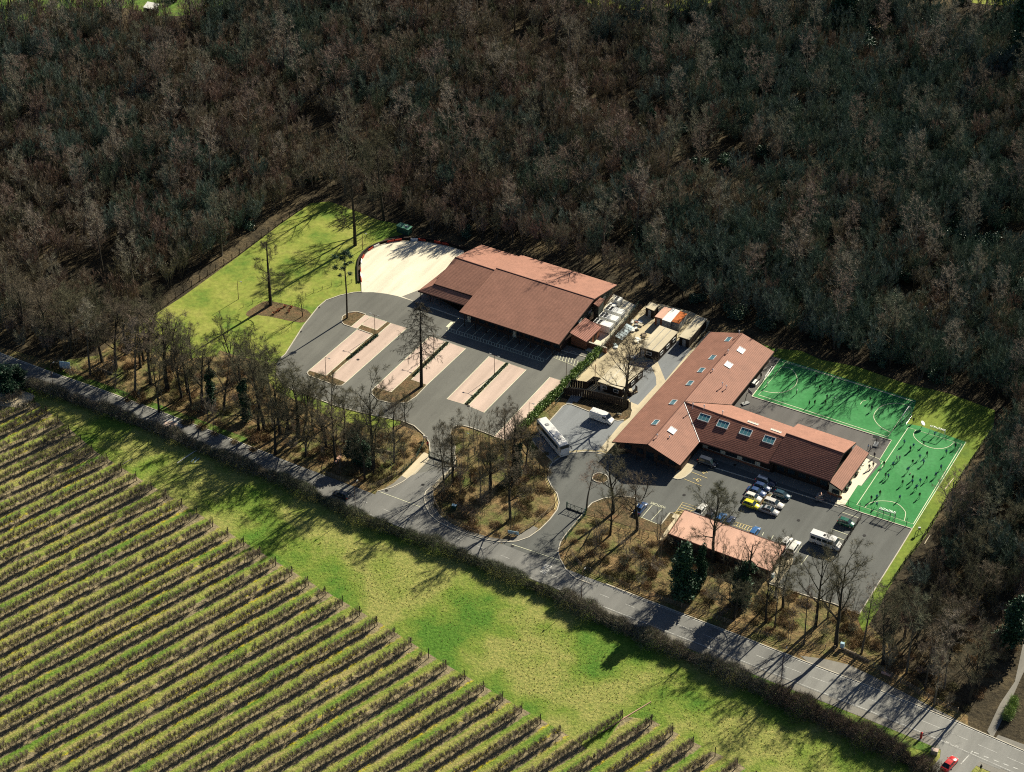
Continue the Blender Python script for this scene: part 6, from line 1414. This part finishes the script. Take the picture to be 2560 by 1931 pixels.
thorn(HP[:9], "dark brown thorn hedge along the road's near side at the left", 1.8, 2.2, 42000)
thorn(HP[8:], "brown thorn hedge along the road's near side opposite both drives", 1.8, 2.1, 42000, seed=6)
thorn(HQ[:7], "thick brown thorn hedge on the near verge opposite the ivy trees", 2.4, 2.4, 42000, seed=7)
thorn(HQ[6:], "rusty brown thorn hedge ending at the side road corner", 3.0, 2.6, 46000, seed=8, lf=.05)
thorn(Z(*z8, [(1925, 1140), (1890, 1230), (1850, 1300)]), "short bright green hedge by the drive at the right margin", .9, 1.8, 2500, ('leaf_mid', 'leaf_mid'), name="garden_hedge", lf=2.0, seed=9)
thorn(Z(*z5, [(-10, 60)]) + Z(*z3, [(500, 640), (560, 560), (640, 470), (720, 350), (790, 230)])[::-1][:0] + Z(*z3, [(470, 600), (560, 500), (640, 390), (720, 280), (790, 190)]), "grey scrubby hedge inside the palisade fence by the compound", .9, 1.1, 6000, ('twig', 'bracken'), name="scrub_hedge", lf=.1, seed=10) if False else thorn(Z(*z3, [(470, 600), (560, 500), (640, 390), (720, 280), (790, 190)]), "grey scrubby hedge inside the palisade fence by the compound", .9, 1.1, 6000, ('twig', 'bracken'), name="scrub_hedge", lf=.1, seed=10)

# ---------------------------------------------------------------- many-of-a-kind: stand-alone trees first, the rest as one mass
def mass(name, pts, idx, rot, scl, sources, label=None, cat=None):
    """one object that plants copies of real trees of the scene on a cloud of points"""
    me = bpy.data.meshes.new(name); n = len(pts); me.vertices.add(n); me.vertices.foreach_set("co", np.asarray(pts, np.float32).ravel())
    for nm, ty, arr in (("pick", 'INT', idx), ("turn", 'FLOAT', rot), ("size", 'FLOAT', scl)):
        a = me.attributes.new(nm, ty, 'POINT'); a.data.foreach_set("value", np.asarray(arr, np.int32 if ty == 'INT' else np.float32))
    o = link(name, me, kind="stuff", label=label, cat=cat)
    ng = bpy.data.node_groups.new(name, 'GeometryNodeTree'); ng.interface.new_socket("Geometry", in_out='INPUT', socket_type='NodeSocketGeometry'); ng.interface.new_socket("Geometry", in_out='OUTPUT', socket_type='NodeSocketGeometry')
    N_ = ng.nodes; L_ = ng.links; gi = N_.new("NodeGroupInput"); go = N_.new("NodeGroupOutput"); J = N_.new("GeometryNodeJoinGeometry")
    for src in reversed(sources):                      # join lists its inputs last-linked first
        j = N_.new("GeometryNodeJoinGeometry")
        for s in src:
            oi = N_.new("GeometryNodeObjectInfo"); oi.transform_space = 'ORIGINAL'; oi.inputs[0].default_value = s; L_.new(oi.outputs["Geometry"], j.inputs[0])
        gt = N_.new("GeometryNodeGeometryToInstance"); L_.new(j.outputs[0], gt.inputs[0]); L_.new(gt.outputs[0], J.inputs[0])
    ip = N_.new("GeometryNodeInstanceOnPoints"); L_.new(gi.outputs[0], ip.inputs["Points"]); L_.new(J.outputs[0], ip.inputs["Instance"]); ip.inputs["Pick Instance"].default_value = True
    def attr(nm, ty):
        a = N_.new("GeometryNodeInputNamedAttribute"); a.data_type = ty; a.inputs[0].default_value = nm; return a.outputs[0]
    L_.new(attr("pick", 'INT'), ip.inputs["Instance Index"])
    cx = N_.new("ShaderNodeCombineXYZ"); L_.new(attr("turn", 'FLOAT'), cx.inputs[2]); L_.new(cx.outputs[0], ip.inputs["Rotation"]); L_.new(attr("size", 'FLOAT'), ip.inputs["Scale"])
    L_.new(ip.outputs[0], go.inputs[0]); md = o.modifiers.new("plant", 'NODES'); md.node_group = ng; return o
def parts_of(t): return list(t.children)

WOOD = N([(-420, -330), (-330, 760), (-150, 812), (0, 852), (60, 885), (130, 905), (215, 890), (255, 870), (330, 800), (400, 745), (455, 705), (600, 610), (700, 530), (775, 480), (825, 478), (945, 535), (1000, 545), (1060, 578), (1150, 612), (1205, 598), (1300, 625), (1440, 662), (1552, 700), (1620, 738), (1680, 752), (1790, 785), (1870, 815), (1950, 862), (2050, 885), (2140, 920), (2280, 945), (2380, 975), (2500, 1008), (2530, 1045),
          (2480, 1160), (2425, 1250), (2375, 1345), (2320, 1440), (2260, 1530), (2230, 1590), (2260, 1660), (2340, 1725), (2420, 1770), (2480, 1770), (2530, 1700), (2600, 1600), (2900, 1300), (2950, -330)])
WP_ = [(p.x, p.y) for p in WOOD]
g = np.random.default_rng(21)
def jgrid(x0, x1, y0, y1, st, jit=.45):
    X, Y = np.meshgrid(np.arange(x0, x1, st), np.arange(y0, y1, st)); X = X.ravel() + g.uniform(-jit, jit, X.size)*st; Y = Y.ravel() + g.uniform(-jit, jit, Y.size)*st; return X, Y
X, Y = jgrid(-210, 235, 380, 690, 16.5); k = inside(WP_, X, Y); X, Y = X[k], Y[k]
mead = [[(p.x, p.y) for p in N(q)] for q in ([(-60, -80), (620, -80), (560, 10), (470, 40), (360, 45), (150, 30), (-60, 70)], [(1420, -80), (2620, -80), (2560, 10), (2360, -10), (1850, -8), (1700, 25), (1560, 20)])]
k = ~(inside(mead[0], X, Y) | inside(mead[1], X, Y)); X, Y = X[k], Y[k]
order = np.argsort(np.hypot(X, Y))
NAMED = []
def zone(x, y):
    if x > 78 and y < 480: return "in the right hand wood beyond the pitches"
    if x < -70: return "in the left part of the wood"
    return "in the wood behind the hall" if x < 30 else "in the wood behind the school"
for j, i in enumerate(order[:290]):
    kd = 'tall' if g.random() < .6 else 'oak'; h_ = g.uniform(.72, 1.05)
    z = zone(X[i], Y[i]); lb = ("tall narrow-crowned bare tree " if kd == 'tall' else "broad-crowned bare tree ") + z
    NAMED.append(tree(kd, 0, 0, lb, h=h_, group=("tall bare trees " if kd == 'tall' else "broad bare trees ") + z, var=int(g.integers(0, 5)), loc=Vector((X[i], Y[i], 0))))
rest = order[290:]
byv = {}
for t_ in NAMED:
    byv.setdefault(t_.children[0].data.name, t_)
srcs = [parts_of(v) for v in byv.values()]
if len(rest): mass("far_trees", np.stack([X[rest], Y[rest], 0*X[rest]], 1), g.integers(0, len(srcs), len(rest)), g.random(len(rest))*6.28, g.uniform(.72, 1.05, len(rest)), srcs)
# coppice under them
first = [tree('coppice', 0, 0, l, name="coppice_tree", loc=Vector((*G(px, py).xy, 0)), var=v, group="coppiced trees at the lawn and yard edges") for v, (px, py, l) in enumerate(((560, 625, "many-stemmed coppice tree at the wood's edge by the lawn fence"), (700, 520, "many-stemmed coppice tree at the lawn's top corner"), (1100, 575, "many-stemmed coppice tree behind the cream yard"), (1400, 640, "many-stemmed coppice tree close behind the hall roof"), (1830, 790, "many-stemmed coppice tree behind the school's long wing"), (2300, 950, "many-stemmed coppice tree at the pitch lawn's top")))]
X, Y = jgrid(-215, 240, 372, 700, 3.3); k = inside(WP_, X, Y) & ~(inside(mead[0], X, Y) | inside(mead[1], X, Y)); X, Y = X[k], Y[k]
den = np.sin(X*.055+1.3)*np.sin(Y*.048+.4) + .55*np.sin(X*.13+Y*.09) + .35*np.sin(X*.02-Y*.17)
right = X > 25
keep = den + .6*((X > 95) & (Y < 470)) + g.normal(0, .45, len(X)) > np.where(right, -.80, -1.25); X, Y, den, right = X[keep], Y[keep], den[keep], right[keep]
tintedt = [tree('damp', 0, 0, l, name="coppice_tree", loc=Vector((*G(px, py).xy, 0)), var=v, group="mossy grey-green coppice trees at the wood's edge") for v, (px, py, l) in enumerate(((2340, 962, "grey-green mossy coppice tree above the pitch lawn's corner"), (2520, 1110, "grey-green mossy coppice tree outside the pitch lawn fence"), (2400, 1330, "grey-green mossy coppice tree in the wood right of the court"), (2290, 1500, "grey-green mossy coppice tree beyond the court's lower lawn")))]
dz = np.clip((X-5)/90, .16, .85) + .22*((Y > 560) & (X < -60)) + .3*np.sin(X*.06+Y*.05)  # share of tinted trees grows rightward, imitating the bluish lens cast
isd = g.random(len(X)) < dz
mass("damp_coppice", np.stack([X, Y, 0*X], 1)[isd], g.integers(0, 4, isd.sum()), g.random(isd.sum())*6.28, g.uniform(.65, 1.15, isd.sum()), [parts_of(t_) for t_ in tintedt])
X, Y, den = X[~isd], Y[~isd], den[~isd]
mass("woodland_coppice", np.stack([X, Y, 0*X], 1), g.integers(0, 6, len(X)), g.random(len(X))*6.28, g.uniform(.65, 1.12, len(X))*np.where(den > .3, 1.08, .92), [parts_of(t_) for t_ in first])
# evergreen understorey, mostly in the right of the wood
RH = [tree('rhododendron', *q[:2], q[2], name="rhododendron_bush", cat="bush", var=v) for v, q in enumerate(((1345, 55, "pale shining rhododendron clump near the far edge of the wood"), (2290, 445, "bright rhododendron clump lit in the right of the wood"), (1165, 590, "low dark bush at the wood's foot behind the cream yard")))]
X, Y = jgrid(-200, 235, 385, 660, 7.0); k = inside(WP_, X, Y); X, Y = X[k], Y[k]; pr = np.clip((X+5)/110, 0.05, .85)*(.4+.6*(np.sin(X*.05)*np.sin(Y*.045+2) > -.1)); k = g.random(len(X)) < pr; X, Y = X[k], Y[k]
mass("evergreen_undergrowth", np.stack([X, Y, 0*X], 1), g.integers(0, 3, len(X)), g.random(len(X))*6.28, g.uniform(.7, 1.5, len(X)), [parts_of(t_) for t_ in RH])
# roadside belt, island and scrub: thickets and brambles
BL = [[(p.x, p.y) for p in q] for q in (
    N([(90, 925), (240, 895), (320, 838), (372, 812), (465, 895), (550, 885), (642, 908), (672, 955), (740, 1005), (820, 1050), (900, 1066), (1000, 1064), (1050, 1090), (1060, 1130), (1030, 1160), (1000, 1186), (950, 1208), (900, 1210), (800, 1176), (600, 1118), (400, 1040), (200, 960)]),
    N([(1134, 1080), (1150, 1068), (1240, 1098), (1310, 1070), (1330, 1090), (1385, 1160), (1365, 1180), (1370, 1205), (1390, 1250), (1360, 1290), (1290, 1335), (1220, 1340), (1130, 1308), (1090, 1265), (1090, 1230), (1140, 1175)]),
    N([(1462, 1292), (1560, 1325), (1640, 1356), (1665, 1345), (1780, 1400), (1925, 1460), (2140, 1540), (2200, 1600), (2190, 1680), (2080, 1622), (1950, 1598), (1715, 1516), (1508, 1440), (1450, 1410), (1420, 1370)]),
    N([(2235, 1560), (2360, 1370), (2520, 1110), (2600, 1100), (2560, 1600), (2420, 1780), (2330, 1745), (2210, 1680)]))]
TH = [tree('thicket', *q[:2], q[2], name="thorn_bush", cat="bush", var=v) for v, q in enumerate(((590, 1010, "twiggy brown bush in the belt below the lawn's scrub corner"), (1150, 1190, "twiggy bush on the wooded island beside the first gate"), (1500, 1400, "twiggy bush on the scrub bank above the rail fence")))]
BR = [link("bramble_clump", SP['bramble'][v][0], None, G(*q[:2]), label=q[2], cat="bramble") for v, q in enumerate(((640, 1100, "rusty bramble clump near the road under the belt trees"), (1330, 1180, "orange bramble clump on the slope beside the coach"), (1900, 1520, "straw-coloured bramble clump beyond the rail fence"), (2120, 1570, "bramble clump below the corner of the asphalt court")))]
for q in BR: q.scale = (1.2,)*3
ax, ay, bx, by = [], [], [], []
for n_, B_ in enumerate(BL):
    xs = [p[0] for p in B_]; ys = [p[1] for p in B_]
    X, Y = jgrid(min(xs), max(xs), min(ys), max(ys), 2.3 if n_ < 3 else 2.4, .6); k = inside(B_, X, Y) & (g.random(len(X)) < .65) & (np.sin(X*.33)*np.sin(Y*.27+n_) > -.45); ax += list(X[k]); ay += list(Y[k])
    X, Y = jgrid(min(xs), max(xs), min(ys), max(ys), (5.0, 4.5, 4.2, 4.2)[n_], .6); k = inside(B_, X, Y) & (np.sin(X*.21+n_)*np.sin(Y*.17) + g.normal(0, .3, len(X)) > .25); bx += list(X[k]); by += list(Y[k])
ax, ay, bx, by = map(np.array, (ax, ay, bx, by))
mass("bramble_undergrowth", np.stack([ax, ay, 0*ax], 1), g.integers(0, 4, len(ax)), g.random(len(ax))*6.28, g.uniform(.55, 1.15, len(ax)), [[q] for q in BR])
mass("thorn_undergrowth", np.stack([bx, by, 0*bx], 1), g.integers(0, 3, len(bx)), g.random(len(bx))*6.28, g.uniform(.6, 1.25, len(bx)), [parts_of(t_) for t_ in TH])
# thin saplings in belt and islands as individuals
ns = 0
for n_, (B_, cnt, zz) in enumerate(((BL[0], 34, "in the belt between road and lawn"), (BL[1], 20, "on the wooded island between the drives"), (BL[2], 34, "in the scrub between low block and road"), (BL[3], 60, "in the corner wood right of the court"))):
    xs = [p[0] for p in B_]; ys = [p[1] for p in B_]; c_ = 0
    while c_ < cnt:
        x, y = g.uniform(min(xs), max(xs)), g.uniform(min(ys), max(ys))
        if inside(B_, np.array([x]), np.array([y]))[0]:
            tree('sapling' if n_ < 3 or g.random() < .5 else 'coppice', 0, 0, "slender bare young tree " + zz, name="sapling", h=g.uniform(.5, .95) if n_ < 3 else g.uniform(.6, 1.1), group="slender young trees " + zz, loc=Vector((x, y, 0))); c_ += 1
for B_, cnt, zz in ((BL[0], 26, "in the belt between road and lawn"), (BL[1], 5, "on the wooded island between the drives"), (BL[2], 6, "in the scrub between low block and road"), (BL[3], 14, "in the corner wood right of the court")):
    xs = [p[0] for p in B_]; ys = [p[1] for p in B_]; c_ = 0
    while c_ < cnt:
        x, y = g.uniform(min(xs), max(xs)), g.uniform(min(ys), max(ys))
        if inside(B_, np.array([x]), np.array([y]))[0]:
            tree(('fork', 'big')[int(g.random() < .4)], 0, 0, "middle-sized twiggy bare tree " + zz, h=g.uniform(.45, .95), w=g.uniform(.5, .85), group="middle-sized bare trees " + zz, loc=Vector((x, y, 0)), tilt=(g.normal(0, .05), g.normal(0, .06))); c_ += 1
# climbing shrubs on car park beds
for i, (pp, l) in enumerate((((Z(*ra, [(1050, 400), (760, 640)])), "low green ground-cover row in the first bay strip"), (Z(*ra, [(1750, 480), (1420, 800)]), "low green ground-cover row in the second bay strip"), (Z(*rb, [(590, 205), (190, 600)]), "low green ground-cover row in the third bay strip"))):
    q = resample(pp, .6); c = sum(q, Vector())/len(q); g2 = np.random.default_rng(90+i)
    link("ground_cover", tri_mesh("ground_cover", leaves(g2, 2600, [((p.x-c.x, p.y-c.y, .15), (.5, .5, .3)) for p in q], .17, .3), MT['leaf_dark' if i != 2 else 'leaf_rhod']), None, c + Vector((0, 0, .07)), label=l, cat="shrub")
g2 = np.random.default_rng(95)
for px, py, l in ((702, 775, "red-stemmed shrub in the middle of the lawn bed"), (712, 768, "red-stemmed shrub right of the middle in the lawn bed"), (694, 779, "red-stemmed shrub left in the lawn bed"), (722, 780, "red-stemmed shrub low in the lawn bed"), (685, 785, "red-stemmed shrub nearest the dead snag"), (728, 770, "red-stemmed shrub nearest the pollard tree")):
    link("shrub", tri_mesh("shrub", leaves(g2, 60, [((0, 0, .35), (.5, .5, .4))], .22, .1), MT['red_shrub']), None, G(px, py), label=l, cat="shrub")
# grass tussocks: rough field
fld = [(p.x, p.y) for p in N([(560, 1225), (900, 1370), (1300, 1530), (1700, 1700), (2200, 1920), (2000, 1931), (1600, 1790), (1480, 1860), (1200, 1660), (950, 1530), (760, 1420), (620, 1330), (380, 1190), (200, 1080)])]
tm = []
for s_ in range(3):
    g3 = np.random.default_rng(700+s_); n = 26; a = g3.random(n)*6.28; d = np.stack([np.cos(a)*.7, np.sin(a)*.7, .6+g3.random(n)], 1); d /= np.linalg.norm(d, axis=1, keepdims=True)
    q = np.cross(d, np.array([0, 0, 1.0])); p = g3.normal(0, .08, (n, 3))*np.array([1, 1, 0]); tm.append(tri_mesh("tussock", np.stack([p - q*.07, p + q*.07, p + d*(.22+.25*g3.random((n, 1)))], 1), None))
MT['tussock'] = tone("tussock_grass", [(.14,.20,.03), (.26,.27,.06), (.38,.34,.12), (.30,.30,.08)], .9, .1)
TU = []
for v, (px, py, l) in enumerate(((1000, 1480, "straw tussock of grass in the rough field strip"), (1300, 1600, "tall grass tussock in the rough field near the orchard corner"), (800, 1360, "green grass tussock in the field near the hedge"))):
    tm[v].materials.clear(); tm[v].materials.append(MT['tussock']); TU.append(link("grass_tussock", tm[v], None, G(px, py) + Vector((0, 0, .03)), label=l, cat="grass tuft"))
xs = [p[0] for p in fld]; ys = [p[1] for p in fld]; X, Y = jgrid(min(xs), max(xs), min(ys), max(ys), .62, .6); k = inside(fld, X, Y); X, Y = X[k], Y[k]
k = g.random(len(X)) < .25 + .5*(np.sin(X*.09)*np.sin(Y*.11+1) > .0); X, Y = X[k], Y[k]
mass("rough_grass", np.stack([X, Y, 0*X+.03], 1), g.integers(0, 3, len(X)), g.random(len(X))*6.28, g.uniform(.22, .5, len(X)), [[q] for q in TU])

# ---------------------------------------------------------------- orchard
Epts = [Vector((p.x, p.y, 0)) for p in END]
def row_end(c):
    """where row line n.p = c crosses the ragged headland edge"""
    best = None
    for a, b in zip(Epts, Epts[1:]):
        da, db = rn.dot(a)-c, rn.dot(b)-c
        if (da > 0) != (db > 0):
            p = a.lerp(b, da/(da-db)); s = rd.dot(p); best = s if best is None else min(best, s) if False else max(best, s)
    return best
ORC, POSTS = [], []
for i in range(-26, 22):
    c = ROW0 + i*ROW_STEP + 0.0; s1 = row_end(c)
    if s1 is None: continue
    s1 -= 1.6; s = s1; j = 0; rr_ = random.Random(i+50)
    POSTS.append((rn*c + rd*(s1+.6), True))
    while s > s1 - 175:
        p = rn*c + rd*s
        if p.x < -150 or p.y < 285: break
        if rr_.random() > .05: ORC.append((p.x + rr_.uniform(-.12, .12), p.y + rr_.uniform(-.12, .12), s1-s, i))
        s -= 1.28; j += 1
        if j % 9 == 4: POSTS.append((p + rd*.5, False))
ORC.sort(key=lambda q: math.hypot(q[0], q[1]))
vis = [q for q in ORC if q[1] > 296]
used = set(); ind = vis[:296]; rest = vis[296:]
OT = []
for q in ind:
    OT.append(tree('orchard', 0, 0, "gnarled small bare fruit tree in the orchard rows at the photo's lower edge", name="fruit_tree", h=random.uniform(.8, 1.02), group="bare fruit trees of the orchard rows nearest the camera", rot=ROW_DIR + random.choice((0, math.pi)) + random.uniform(-.15, .15), loc=Vector((q[0], q[1], .03))))
byv = {}
for t_ in OT: byv.setdefault(t_.children[0].data.name, t_)
srcs = [parts_of(v) for v in byv.values()]
A = np.array([(q[0], q[1], .03) for q in rest]); n = len(A)
mass("orchard_rows", A, g.integers(0, len(srcs), n), ROW_DIR + g.choice([0, math.pi], n) + g.uniform(-.15, .15, n), g.uniform(.8, 1.02, n), srcs)
pm = MB().box((0, 0, 1.35), (.13, .13, 2.7)).me("orchard_post", [MT['darkwood']]); pm2 = MB().box((0, 0, 1.15), (.09, .09, 2.3)).me("orchard_post", [MT['post']])
for p, e in POSTS:
    o = link("orchard_post", pm if e else pm2, None, (p.x, p.y, 0), ROW_DIR, label="stout dark post at the headland end of an orchard row" if e else "thin wooden post standing within an orchard row", cat="post", group="end posts of the orchard rows" if e else "posts within the orchard rows")
    o.rotation_euler[1] = random.uniform(-.05, .05)
